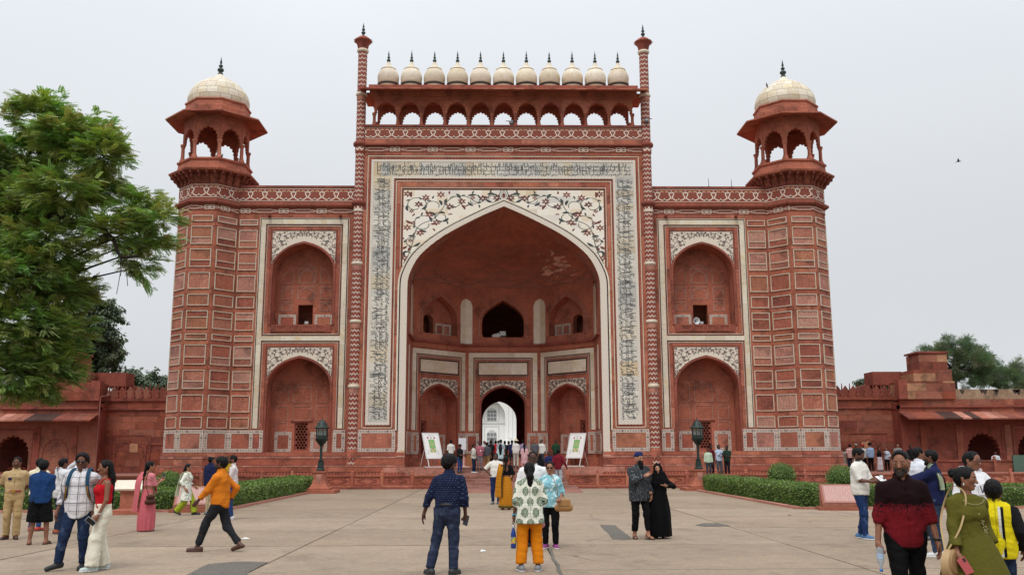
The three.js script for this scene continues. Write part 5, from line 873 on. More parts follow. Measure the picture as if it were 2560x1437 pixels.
function bush(label, px, py, wpx, z) { const c = atZ(px, py, z), r = wpx / 2 * (EYE.z - z) / 2320, T = thing('round_bush', label, 'bush', [c.x, 0, z], 0, 'clipped round bushes'), S = []; mesh('core', new THREE.SphereGeometry(r * 0.93, 20, 14).scale(1, 0.92, 1).translate(0, c.y, 0), coreMat, T); mesh('stem', bar([0, -0.02, 0], [0, c.y - r * 0.5, 0], 0.07, 0.06), barkMat, T); for (let k = 0; k < 12.6 * r * r * 900; k++) { const d = V(rl() * 2 - 1, rl() * 2 - 1, rl() * 2 - 1); if (d.length() > 1 || d.length() < 0.01) continue; d.normalize(); S.push([V(d.x * r, c.y + d.y * r * 0.92, d.z * r), d]); } leafSkin(T, S, 0.075, hedgeTint); }
bush('round clipped bush between the pink sari and the white kurta', 421, 1208, 58, 19.5); bush('round clipped bush behind the middle of the right hedge', 1955, 1188, 62, 17); bush('round clipped bush behind the sloping plaque on the right', 2103, 1197, 66, 19);
structure('planting_bed', merge([box(-40, -10.0, -0.03, 0.03, 6, 22.3), box(10.2, 40, -0.03, 0.03, 6, 22.3)]), M_({ color: col('#4a4a2a'), map: concreteMap }));
for (const s of [-1, 1]) { const k = mesh('kerb_stone', box(s * 8.85 - 0.1, s * 8.85 + 0.1, -0.04, 0.07, 7.4, 23.4), MAT.pink, pave); mesh('kerb_stone', box(s * 8.95 + (s < 0 ? -18 : 0.0), s * 8.95 + (s < 0 ? 0 : 18), -0.04, 0.07, 23.41, 23.56), MAT.pink, pave); }
// --- lamp standards on stone pedestals
function lampPost(label, px, z) {
  const c = atZ(px, 1137, z), T = thing('lamp_post', label, 'lamp post', [c.x, 0, z], 0, 'iron lamps flanking the steps');
  mesh('pedestal_slab', box(-0.78, 0.78, -0.01, 0.14, -0.78, 0.78), MAT.stone, T);
  const ped = mesh('pedestal', prism([[0.48, 0.14], [0.48, 0.22], [0.40, 0.26], [0.32, 0.4], [0.27, 0.6], [0.25, 0.86], [0.3, 0.9], [0.3, 0.97]], 4), MAT.stone, T); mesh('carved_panel', box(-0.14, 0.14, 0.42, 0.84, 0.28, 0.3), MAT.pink, ped);
  mesh('iron_base', prism([[0.19, 0.97], [0.19, 1.03], [0.14, 1.08], [0.12, 1.38], [0.14, 1.42]], 8), MAT.iron, T);
  mesh('pole', lathe([[0.075, 1.42], [0.085, 1.46], [0.06, 1.52], [0.055, 2.02], [0.09, 2.08], [0.06, 2.12]], 12), MAT.iron, T);
  const L = mesh('lantern', prism([[0.07, 2.1], [0.12, 2.16], [0.25, 2.34], [0.27, 2.4]], 8), MAT.iron, T);
  mesh('glass', prism([[0.215, 2.4], [0.23, 2.86]], 8), new THREE.MeshPhysicalMaterial({ color: col('#c9d2cf'), transmission: 0.8, roughness: 0.25, thickness: 0 }), L);
  mesh('bulb', lathe([[0.02, 2.42], [0.035, 2.5], [0.035, 2.74], [0, 2.8]], 8), M_({ color: col('#d8d4c6'), roughness: 0.4 }), L);
  for (let k = 0; k < 8; k++) { const a = (k + 0.5) * Math.PI / 4; mesh('rib', bar([Math.sin(a) * 0.245, 2.38, Math.cos(a) * 0.245], [Math.sin(a) * 0.26, 2.88, Math.cos(a) * 0.26], 0.018), MAT.iron, L); }
  for (let k = 0; k < 8; k += 1) mesh('pane_guard', box(-0.09, 0.09, 2.4, 2.56, 0.235, 0.245).rotateY(k * Math.PI / 4), MAT.iron, L);
  mesh('cap', lathe([[0.37, 2.88], [0.38, 2.91], [0.3, 2.95], [0.23, 2.98], [0.22, 3.06], [0.17, 3.16], [0.08, 3.22], [0.03, 3.25], [0.03, 3.3], [0.012, 3.34], [0, 3.42]], 16), MAT.iron, L);
}
lampPost('iron lamp on a red stone pedestal at the end of the left hedge', 802, 9.6);
lampPost('iron lamp on a red stone pedestal beside four young men', 1746, 8.2);
// --- stone plaques with faint engraved text
const plaqueTex = canvasTex(512, 384, (g, w, h) => { g.fillStyle = '#a5726a'; g.fillRect(0, 0, w, h); const r = rng(3); g.fillStyle = 'rgba(240,225,215,0.75)'; for (let y = 34; y < h - 30; y += 17) { let x = 30; while (x < w - 50) { const l = 8 + r() * 34; g.fillRect(x, y, l, 6); x += l + 7; } } grainOver(g, w, h, 0.2, 3); });
const plaqueMat = M_({ map: plaqueTex, roughness: 0.7 });
function slopePlaque(label, px, py, turn) { const p = groundAt(px, py), T = thing('stone_plaque', label, 'plaque', [p.x, 0, p.z], turn, 'sloping stone plaques before the hedges'); mesh('plinth', box(-0.66, 0.66, -0.01, 0.1, -0.5, 0.08), OLD[2], T); mesh('body', ext(shapeOf([[0.02, 0.1], [-0.42, 0.1], [-0.42, 0.74], [-0.34, 0.76], [0.02, 0.2]]), -0.55, 0.55).rotateY(-Math.PI / 2), OLD[6], T);
  const L = Math.hypot(0.36, 0.56), g = new THREE.BoxGeometry(1.0, L * 0.92, 0.02); mesh('inscribed_face', g.rotateX(-Math.atan2(0.36, 0.56)).translate(0, 0.485, -0.148), plaqueMat, T); return T; }
slopePlaque('sloping inscribed red stone plaque in front of the right hedge corner', 2106, 1276, -0.12);
slopePlaque('sloping inscribed red stone plaque half hidden behind the man in navy polo', 478, 1281, 0.1);
slopePlaque('sloping stone plaque mostly hidden behind the woman in olive green', 2450, 1276, 0);
{ const p = groundAt(318, 1285), T = thing('plaque_stand', 'red stone stand with a slanted white marble top beside the pink sari', 'plaque', [p.x, 0, p.z], 0.15); mesh('foot', prism([[0.34, -0.01], [0.34, 0.12], [0.26, 0.16]], 4), MAT.stone, T); mesh('shaft', prism([[0.2, 0.14], [0.19, 0.62], [0.26, 0.68], [0.3, 0.72]], 4), MAT.stone, T); mesh('marble_top', box(-0.42, 0.42, 0, 0.05, -0.3, 0.3).rotateX(0.42).translate(0, 0.8, 0), MAT.white, T); }
// --- site-plan boards on easels
const planTex = canvasTex(512, 768, (g, w, h) => {
  g.fillStyle = '#e9e8e6'; g.fillRect(0, 0, w, h); g.strokeStyle = '#c9c9c7'; g.lineWidth = 3; g.strokeRect(24, 24, w - 48, h - 48);
  g.fillStyle = '#d9b98a'; g.fillRect(150, 180, 212, 300);
  for (const [x, y] of [[156, 186], [262, 186], [156, 340], [262, 340]]) { g.fillStyle = '#6fae62'; g.fillRect(x, y, 94, 134); g.strokeStyle = '#cfe0b8'; g.lineWidth = 5; g.beginPath(); g.moveTo(x + 47, y); g.lineTo(x + 47, y + 134); g.moveTo(x, y + 67); g.lineTo(x + 94, y + 67); g.stroke(); g.fillStyle = '#47833f'; for (let i = 0; i < 16; i++) g.fillRect(x + 4 + (i % 4) * 23, y + 6 + Math.floor(i / 4) * 34, 8, 8); }
  g.fillStyle = '#a34f42'; for (const x of [120, 345]) g.fillRect(x, 100, 48, 60); g.fillStyle = '#8c8c90'; g.fillRect(228, 108, 56, 50); g.fillStyle = '#e9e8e6'; g.fillRect(244, 122, 24, 22);
  g.fillStyle = '#c9b98a'; g.fillRect(150, 490, 212, 110); g.fillStyle = '#7fae6b'; for (const [x, y] of [[160, 500], [290, 500], [160, 556], [290, 556]]) g.fillRect(x, y, 60, 38); g.fillStyle = '#9a5a48'; g.fillRect(236, 470, 40, 30);
  g.fillStyle = '#6b6b6b'; for (let i = 0; i < 7; i++) { g.fillRect(60, 520 + i * 22, 60 - (i % 3) * 10, 6); g.fillRect(392, 520 + i * 22, 50 - (i % 2) * 14, 6); } g.fillStyle = '#444'; g.fillRect(150, 56, 212, 10);
}, false);
function planBoard(label, px, py, turn) {
  const p = groundAt(px, py), T = thing('plan_board', label, 'board', [p.x, p.y, p.z], turn, 'white garden plan boards flanking the door'), wm = M_({ color: col('#d4d4d2'), roughness: 0.5 }), lean = 0.36;
  const L = (x, d) => [x, d * Math.cos(lean), -d * Math.sin(lean)];
  for (const s of [-1, 1]) mesh('leg', bar(L(s * 0.44, 0), L(s * 0.44, 0.55), 0.028, 0.028, 6), wm, T);
  mesh('foot_bar', box(-0.75, 0.75, 0.0, 0.05, -0.03, 0.03), wm, T); for (const s of [-1, 1]) mesh('prop', bar([s * 0.44, 0.02, -0.95], L(s * 0.44, 1.25), 0.02, 0.02, 6), wm, T);
  const F = new THREE.Matrix4().makeRotationX(-lean);
  mesh('board', box(-0.52, 0.52, 0.5, 1.98, -0.025, 0.02), wm, T, F); mesh('frame', frameGeo(-0.54, 0.54, 0.48, 2.0, 0.04, 0.0, 0.035), wm, T, F);
  const g = uvUnit(box(-0.48, 0.48, 0.54, 1.94, 0.02, 0.024), -0.48, 0.48, 0.54, 1.94); mesh('plan_print', g, M_({ map: planTex, roughness: 0.45 }), T, F);
}
planBoard('white easel board with a green garden plan, left of the doorway', 1090, 1168, 0.62);
planBoard('white easel board with a green garden plan, right of the doorway', 1432, 1166, -0.62);
{ const T = thing('notice_stand', 'small white notice sheet on a metal stand near the doorway', 'notice', [-2.35, PLAT, -0.6], 0.3), wm = M_({ color: col('#d8dade'), roughness: 0.5 }); mesh('sheet', box(-0.22, 0.22, 0.95, 1.6, -0.012, 0.012), wm, T); mesh('post', bar([0.1, 0, -0.02], [0.1, 1.4, -0.02], 0.02), wm, T); mesh('foot', box(-0.15, 0.35, 0, 0.03, -0.2, 0.15), wm, T);
  const C = thing('donation_box', 'brown wooden box standing by the notice stand', 'box', [-1.9, PLAT, -0.9], 0.1); mesh('body', box(-0.22, 0.22, 0.08, 0.7, -0.18, 0.18), M_({ color: col('#8a5a32'), roughness: 0.6 }), C); mesh('lid', box(-0.24, 0.24, 0.7, 0.74, -0.2, 0.2), M_({ color: col('#7a4e2c'), roughness: 0.6 }), C); for (const s of [-1, 1]) mesh('leg', box(s * 0.17 - 0.03, s * 0.17 + 0.03, 0, 0.08, -0.12, 0.12), MAT.iron, C); }
// --- lamps, cameras and poles fixed to the gatehouse
const greyM = M_({ color: col('#8d8f90'), roughness: 0.45, metalness: 0.3 }), darkM = M_({ color: col('#2c2e30'), roughness: 0.4 });
function floodlight(label, p, k = 1) { const T = thing('floodlight', label, 'floodlight', [p.x, p.y, p.z], 0); T.scale.setScalar(k); mesh('housing', box(-0.2, 0.2, 0.12, 0.42, -0.09, 0.06), greyM, T); mesh('lens', box(-0.15, 0.15, 0.16, 0.38, 0.061, 0.07), M_({ color: col('#b9bcb8'), roughness: 0.2 }), T); mesh('bracket', merge([box(-0.23, -0.205, 0, 0.3, -0.03, 0.02), box(0.205, 0.23, 0, 0.3, -0.03, 0.02), box(-0.23, 0.23, 0, 0.03, -0.06, 0.05)]), darkM, T); }
floodlight('grey floodlight on the rail of the dark upper balcony', V(-0.02, 9.0, -6.3));
floodlight('small white floodlight on the left upper window sill', V(-11.3, 8.98, -0.3), 0.55);
{ const T = thing('loudspeaker', 'pale grey horn loudspeaker on the right upper window sill', 'loudspeaker', [11.05, 8.98, -0.25], 0.3), wm = M_({ color: col('#c9ccce'), roughness: 0.4 }); mesh('horn', lathe([[0.05, -0.2], [0.08, -0.02], [0.2, 0.14], [0.21, 0.16], [0.18, 0.15], [0.06, 0.0]], 16).rotateX(Math.PI / 2).translate(0, 0.22, 0), wm, T); mesh('bracket', box(-0.03, 0.03, 0, 0.2, -0.1, -0.04), greyM, T); floodlight('cream floodlight beside the horn loudspeaker on the window sill', V(11.42, 8.98, -0.3), 0.5); }
{ const T = thing('white_bundle', 'white cloth bundle lying on the dark upper balcony rail', 'bundle', [-0.42, 9.0, -6.28]); mesh('cloth', new THREE.SphereGeometry(0.26, 14, 10).scale(1.2, 0.62, 0.7).translate(0, 0.1, 0), M_({ color: col('#c9cac8'), roughness: 0.9 }), T); mesh('knot', new THREE.SphereGeometry(0.07, 8, 6).translate(0.1, 0.26, 0), M_({ color: col('#c2c3c1') }), T); }
function cctv(label, x, y, z) { const T = thing('security_camera', label, 'camera', [x, y, z]); mesh('bracket', merge([box(-0.32, 0.32, 0.02, 0.05, -0.02, 0.02), bar([0, 0.0, 0], [0, 0.16, -0.1], 0.02)]), darkM, T); mesh('housing', lathe([[0, -0.22], [0.08, -0.2], [0.13, -0.1], [0.14, 0], [0, 0.02]], 14), greyM, T); mesh('dome', new THREE.SphereGeometry(0.09, 12, 8).translate(0, -0.17, 0), darkM, T); }
cctv('dome camera on a bracket fixed to the right chevron column', 8.37, 20.95, 0.95); cctv('dome camera standing on the gallery ledge in a middle bay', 0.45, 20.95, 0.5);
for (const [i, [px, h]] of [[1773, 0.55], [1830, 0.5]].entries()) { const x = atZ(px, 470, -0.1).x, T = thing('roof_pole', i ? 'thin dark roof pole nearer the right tower' : 'thin dark roof pole nearer the right chevron column', 'pole', [x, 17.15, -0.12]); mesh('rod', bar([0, 0, 0], [0, h, 0], 0.02, 0.012, 6), darkM, T); mesh('foot', box(-0.06, 0.06, 0, 0.05, -0.06, 0.06), darkM, T); }
// --- birds
function bird(label, p, s, flying, turn) { const T = thing('bird', label, 'bird', [p.x, p.y, p.z], turn), m = M_({ color: col('#2b2b2e'), roughness: 0.8 }); T.scale.setScalar(s); mesh('body', lathe([[0, -0.16], [0.03, -0.13], [0.055, -0.02], [0.05, 0.06], [0.03, 0.1], [0.034, 0.13], [0.02, 0.16], [0, 0.2]], 10).rotateX(flying ? Math.PI / 2 : 0.5).translate(0, 0.12, 0), m, T); mesh('tail', triGeo([[[-0.03, 0.06, -0.12], [0.03, 0.06, -0.12], [0, 0.03, -0.3]], [[0, 0.05, -0.12], [0.04, 0.03, -0.28], [-0.04, 0.03, -0.28]]]), m, T); if (flying) for (const d of [-1, 1]) mesh('wing', triGeo([[[d * 0.03, 0.13, 0.06], [d * 0.28, 0.24, 0.02], [d * 0.03, 0.13, -0.08]], [[d * 0.28, 0.24, 0.02], [d * 0.5, 0.2, -0.1], [d * 0.03, 0.13, -0.08]]]), m, T); else mesh('legs', merge([bar([-0.02, 0, 0], [-0.02, 0.08, 0], 0.006), bar([0.02, 0, 0], [0.02, 0.08, 0], 0.006)]), m, T); }
bird('dark bird flying in the open sky beyond the right tower', atZ(2398, 407, 5), 0.7, true, 1.2);
bird('dark bird perched on the parapet of the left tower pavilion', V(-16.2, 18.5, 1.1), 0.8, false, 0.8);
bird('dark bird perched on the dome of the right tower', V(15.85, 23.35, 0.05), 0.9, false, -0.6);
for (const [i, [px, py]] of [[612, 1347], [1207, 1378], [1976, 1289]].entries()) { const p = groundAt(px, py), T = thing('paper_scrap', ['crumpled white paper scrap on the paving near the walking man in orange', 'small white scrap on the paving near the man in the navy patterned shirt', 'small white scrap on the paving near the right hedge'][i], 'litter', [p.x, 0, p.z], i); mesh('scrap', triGeo([[[-0.09, 0.004, 0], [0.02, 0.004, 0.05], [0.0, 0.03, -0.03]], [[0.02, 0.004, 0.05], [0.11, 0.006, 0], [0.0, 0.03, -0.03]]]), M_({ color: col('#d8d8d6'), side: THREE.DoubleSide }), T); }
// ---------------------------------------------------------------- people: posed skeletons meshed from smooth distance fields
function smin(a, b, k) { const h = Math.max(k - Math.abs(a - b), 0) / k; return Math.min(a, b) - h * h * k * 0.25; }
// a prim is a tapered capsule [ax,ay,az,bx,by,bz,ra,rb,kx,kz]; groups blend inside with k and are joined with join
const cap = (a, b, ra, rb, kx = 1, kz = 1) => [a[0], a[1], a[2], b[0], b[1], b[2], ra, rb, kx, kz];
function sdPrim(q, x, y, z) {
  const vx = q[3] - q[0], vy = q[4] - q[1], vz = q[5] - q[2], wx = x - q[0], wy = y - q[1], wz = z - q[2], vv = vx * vx + vy * vy + vz * vz;
  let h = vv > 1e-9 ? (wx * vx + wy * vy + wz * vz) / vv : 0; h = h < 0 ? 0 : h > 1 ? 1 : h;
  const dx = (wx - vx * h) * q[8], dy = wy - vy * h, dz = (wz - vz * h) * q[9];
  return Math.sqrt(dx * dx + dy * dy + dz * dz) - (q[6] + (q[7] - q[6]) * h);
}
function fieldOf(groups, join, o = {}) {   // o.cuts: planes [nx,ny,nz,d] keep n.p<d ; o.holes: prims cut away ; o.fn(x,y,z,d)
  return (x, y, z) => {
    let d = 9;
    for (const g of groups) { let e = 9; for (const q of g.p) { const t = sdPrim(q, x, y, z); e = e > 8 ? t : smin(e, t, g.k); } if (g.cuts) for (const c of g.cuts) e = Math.max(e, c[0] * x + c[1] * y + c[2] * z - c[3]); d = d > 8 ? e : smin(d, e, g.j || join); }
    if (o.fn) d = o.fn(x, y, z, d);
    if (o.holes) for (const q of o.holes) d = Math.max(d, -sdPrim(q, x, y, z));
    if (o.cuts) for (const c of o.cuts) d = Math.max(d, c[0] * x + c[1] * y + c[2] * z - c[3]);
    return d;
  };
}
function boundsOf(groups, pad) { const lo = [9, 9, 9], hi = [-9, -9, -9]; for (const g of groups) for (const q of g.p) for (let e = 0; e < 2; e++) for (let a = 0; a < 3; a++) { const r = q[6 + e] / (a === 0 ? q[8] : a === 2 ? q[9] : 1) + pad; lo[a] = Math.min(lo[a], q[e * 3 + a] - r); hi[a] = Math.max(hi[a], q[e * 3 + a] + r); } return [lo, hi]; }
function surfaceNet(f, lo, hi, c) {   // naive surface nets; returns an indexed geometry with smooth normals
  const nx = Math.ceil((hi[0] - lo[0]) / c) + 1, ny = Math.ceil((hi[1] - lo[1]) / c) + 1, nz = Math.ceil((hi[2] - lo[2]) / c) + 1, D = new Float32Array(nx * ny * nz), B = 4;
  for (let k = 0; k < nz; k += B) for (let j = 0; j < ny; j += B) for (let i = 0; i < nx; i += B) {
    const d0 = f(lo[0] + (i + 1.5) * c, lo[1] + (j + 1.5) * c, lo[2] + (k + 1.5) * c), skip = Math.abs(d0) > c * 4.2 + 0.03;
    for (let kk = k; kk < Math.min(nz, k + B); kk++) for (let jj = j; jj < Math.min(ny, j + B); jj++) for (let ii = i; ii < Math.min(nx, i + B); ii++) D[(kk * ny + jj) * nx + ii] = skip ? d0 : f(lo[0] + ii * c, lo[1] + jj * c, lo[2] + kk * c);
  }
  const id = new Int32Array(nx * ny * nz).fill(-1), pos = [], idx = [];
  for (let k = 0; k < nz - 1; k++) for (let j = 0; j < ny - 1; j++) for (let i = 0; i < nx - 1; i++) {
    const o = (k * ny + j) * nx + i; let m = 0, sx = 0, sy = 0, sz = 0, n = 0; const v = [D[o], D[o + 1], D[o + nx], D[o + nx + 1], D[o + nx * ny], D[o + nx * ny + 1], D[o + nx * ny + nx], D[o + nx * ny + nx + 1]];
    for (let t = 0; t < 8; t++) if (v[t] < 0) m++;
    if (!m || m === 8) continue;
    for (let a = 0; a < 8; a++) for (const s of [1, 2, 4]) { const b = a | s; if (b === a || (v[a] < 0) === (v[b] < 0)) continue; const t = v[a] / (v[a] - v[b]); sx += (a & 1) + (s === 1 ? t : 0); sy += ((a >> 1) & 1) + (s === 2 ? t : 0); sz += ((a >> 2) & 1) + (s === 4 ? t : 0); n++; }
    id[o] = pos.length / 3; pos.push(lo[0] + (i + sx / n) * c, lo[1] + (j + sy / n) * c, lo[2] + (k + sz / n) * c);
  }
  const quad = (a, b, e, d, flip) => { if (a < 0 || b < 0 || e < 0 || d < 0) return; flip ? idx.push(a, e, b, a, d, e) : idx.push(a, b, e, a, e, d); };
  for (let k = 1; k < nz - 1; k++) for (let j = 1; j < ny - 1; j++) for (let i = 1; i < nx - 1; i++) {
    const o = (k * ny + j) * nx + i, s = D[o] < 0;
    if (s !== D[o + 1] < 0) quad(id[o], id[o - nx], id[o - nx - nx * ny], id[o - nx * ny], s === false ? false : true) ;
    if (s !== D[o + nx] < 0) quad(id[o], id[o - nx * ny], id[o - 1 - nx * ny], id[o - 1], s === false ? false : true);
    if (s !== D[o + nx * ny] < 0) quad(id[o], id[o - 1], id[o - 1 - nx], id[o - nx], s === false ? false : true);
  }
  for (let t = 0; t < idx.length; t += 3) { const q = idx[t + 1]; idx[t + 1] = idx[t + 2]; idx[t + 2] = q; }
  const g = new THREE.BufferGeometry(); g.setAttribute('position', new THREE.Float32BufferAttribute(pos, 3)); g.setIndex(idx); g.computeVertexNormals(); return g;
}
function clothUV(g, cx = 0, cz = 0) { const p = g.attributes.position, uv = new Float32Array(p.count * 2); for (let i = 0; i < p.count; i++) { uv[i * 2] = Math.atan2(p.getX(i) - cx, p.getZ(i) - cz) / (2 * Math.PI) * 2; uv[i * 2 + 1] = p.getY(i) * 2; } g.setAttribute('uv', new THREE.BufferAttribute(uv, 2)); return g; }
const NET = (groups, join, c, o = {}, pad = o.fn || groups.length > 1 ? 0.085 : 0.04) => { const [lo, hi] = boundsOf(groups, pad); if (o.lo) for (let a = 0; a < 3; a++) { lo[a] = Math.min(lo[a], o.lo[a]); hi[a] = Math.max(hi[a], o.hi[a]); } return clothUV(surfaceNet(fieldOf(groups, join, o), lo, hi, c)); };
// ---- shared heads and hands
const headCache = {}, handCache = {};
function headGeo(lod, fem) {
  const key = lod + (fem ? 'f' : 'm'); if (headCache[key]) return headCache[key];
  const j = fem ? 0.9 : 1;
  const G = [{ k: 0.035, p: [cap([0, 0.035, -0.018], [0, 0.04, 0.01], 0.084, 0.08, 1.1, 0.94), cap([0, -0.03, 0.02], [0, -0.082, 0.052], 0.062 * j, 0.03 * j, 0.95, 1), cap([-0.042 * j, -0.045, 0.0], [0.042 * j, -0.045, 0.0], 0.034, 0.034), cap([-0.03, 0.0, 0.062], [0.03, 0.0, 0.062], 0.024, 0.024)] },
    { k: 0.008, j: 0.012, p: [cap([0, 0.008, 0.088], [0, -0.028, 0.108], 0.008, 0.013), cap([-0.012, -0.031, 0.095], [0.012, -0.031, 0.095], 0.0085, 0.0085)] },
    { k: 0.008, j: 0.012, p: [cap([-0.016, -0.058, 0.083], [0.016, -0.058, 0.083], 0.009, 0.009)] },
    { k: 0.01, j: 0.014, p: [cap([-0.035, 0.022, 0.078], [0.035, 0.022, 0.078], 0.008, 0.008)] },
    ...[-1, 1].map((s) => ({ k: 0.008, j: 0.008, p: [cap([s * 0.079, 0.018, -0.012], [s * 0.076, -0.026, -0.004], 0.014, 0.009, 1, 0.7)] })),
    { k: 0.03, j: 0.03, p: [cap([0, -0.06, -0.01], [0, -0.15, -0.022], 0.05 * (fem ? 0.86 : 1.02), 0.056 * (fem ? 0.86 : 1.02))] }];
  const f0 = fieldOf(G, 0.02), f = (x, y, z) => { let d = f0(x, y, z); for (const s of [-1, 1]) d = Math.max(d, -(Math.hypot((x - s * 0.03) * 0.8, y - 0.004, z - 0.103) - 0.014)); return d; };
  return headCache[key] = clothUV(surfaceNet(f, [-0.12, -0.19, -0.14], [0.12, 0.15, 0.15], lod));
}
function handGeo(lod, pose, side) {   // wrist at the origin, fingers towards -y, palm facing +x for the right hand (side -1)
  const key = lod + pose + side; if (handCache[key]) return handCache[key];
  const curl = { relaxed: 0.35, grip: 1.05, open: 0.06 }[pose], G = [], s = side < 0 ? 1 : -1, P = (u, y, w) => [s * u, y, w];   // u: towards the palm side, w: thumb side = +z
  G.push({ k: 0.02, p: [cap(P(0, 0.01, 0), P(0, -0.03, 0), 0.025, 0.026, 1, 1), cap(P(0.002, -0.03, 0.018), P(0.004, -0.085, 0.026), 0.017, 0.015), cap(P(0.002, -0.03, 0), P(0.003, -0.088, 0.005), 0.018, 0.015), cap(P(0.002, -0.03, -0.018), P(0.004, -0.082, -0.022), 0.016, 0.014)] });
  [[0.027, 0.088, 0.075, 0], [0.009, 0.092, 0.083, 1], [-0.009, 0.088, 0.077, 2], [-0.026, 0.08, 0.06, 3]].forEach(([w, y0, L, i]) => { let a = P(0.004, -y0, w), ang = curl * (0.75 + 0.12 * i); const pr = []; [0.46, 0.3, 0.24].forEach((q, k) => { const l = L * q, b = [a[0] + s * Math.sin(ang) * l, a[1] - Math.cos(ang) * l, a[2] + (w > 0 ? 0.001 : -0.002)]; pr.push(cap(a, b, 0.0095 - k * 0.0008, 0.0088 - k * 0.0009)); a = b; ang += curl * 0.9; }); G.push({ k: 0.004, j: 0.008, p: pr }); });
  { let a = P(0.006, -0.03, 0.026); const pr = [], mid = P(0.02 + curl * 0.008, -0.062, 0.046 - curl * 0.006), tip = P(0.032 + curl * 0.012, -0.094, 0.044 - curl * 0.016); pr.push(cap(a, mid, 0.014, 0.011), cap(mid, tip, 0.0105, 0.0085)); G.push({ k: 0.006, j: 0.012, p: pr }); }
  const [lo, hi] = boundsOf(G, 0.015); return handCache[key] = clothUV(surfaceNet(fieldOf(G, 0.008), lo, hi, lod));
}
const v3 = (a) => V(a[0], a[1], a[2]), arr = (v) => [v.x, v.y, v.z];
function ik(a, b, l1, l2, pole) { const d = b.clone().sub(a); let L = d.length(); const max = (l1 + l2) * 0.995; if (L > max) { d.multiplyScalar(max / L); b.copy(a).add(d); L = max; } const x = (L * L + l1 * l1 - l2 * l2) / (2 * L), h = Math.sqrt(Math.max(0, l1 * l1 - x * x)), n = d.clone().normalize(), p = pole.clone().addScaledVector(n, -pole.dot(n)).normalize(); return a.clone().addScaledVector(n, x).addScaledVector(p, h); }
const fabric = (c, o = {}) => { const m = new THREE.MeshPhysicalMaterial({ color: typeof c === 'string' ? col(c) : col('#ffffff'), roughness: 0.9, specularIntensity: 0.25, bumpMap: weaveBump, bumpScale: 0.006, ...o }); if (typeof c !== 'string') m.map = c; return m; };
const weaveBump = dataTex(256, 256, (u, v) => { const k = fb(u, v, 12, 301, 4); return [k, k, k]; }, false);
const SKIN = { a: '#8a5a42', b: '#6e4431', c: '#a9745a', d: '#553224', e: '#b98a6e' };
const skinMats = Object.fromEntries(Object.entries(SKIN).map(([k, h]) => [k, new THREE.MeshPhysicalMaterial({ color: col(h), roughness: 0.55, map: dataTex(64, 64, (u, v) => { const q = 0.92 + 0.12 * (fb(u, v, 8, 55) - 0.5); return [q, q * 0.985, q * 0.975]; }), sheen: 0.1 })]));
const hairMats = { black: new THREE.MeshPhysicalMaterial({ specularIntensity: 0.35, color: col('#0b090a'), roughness: 0.6, bumpMap: weaveBump, bumpScale: 0.006 }), brown: new THREE.MeshPhysicalMaterial({ specularIntensity: 0.35, color: col('#16100e'), roughness: 0.6, bumpMap: weaveBump, bumpScale: 0.006 }), grey: M_({ color: col('#3a3635'), roughness: 0.6, bumpMap: weaveBump, bumpScale: 0.006 }) };
const eyeMat = M_({ color: col('#141010'), roughness: 0.2 }), eyeWhite = M_({ color: col('#948a83'), roughness: 0.3 }), lipMat = M_({ color: col('#6e3a34'), roughness: 0.5 }), lipRed = M_({ color: col('#8a2a30'), roughness: 0.4 });
const stubble = M_({ color: col('#20150f'), roughness: 0.8 });
const PEOPLE = [];
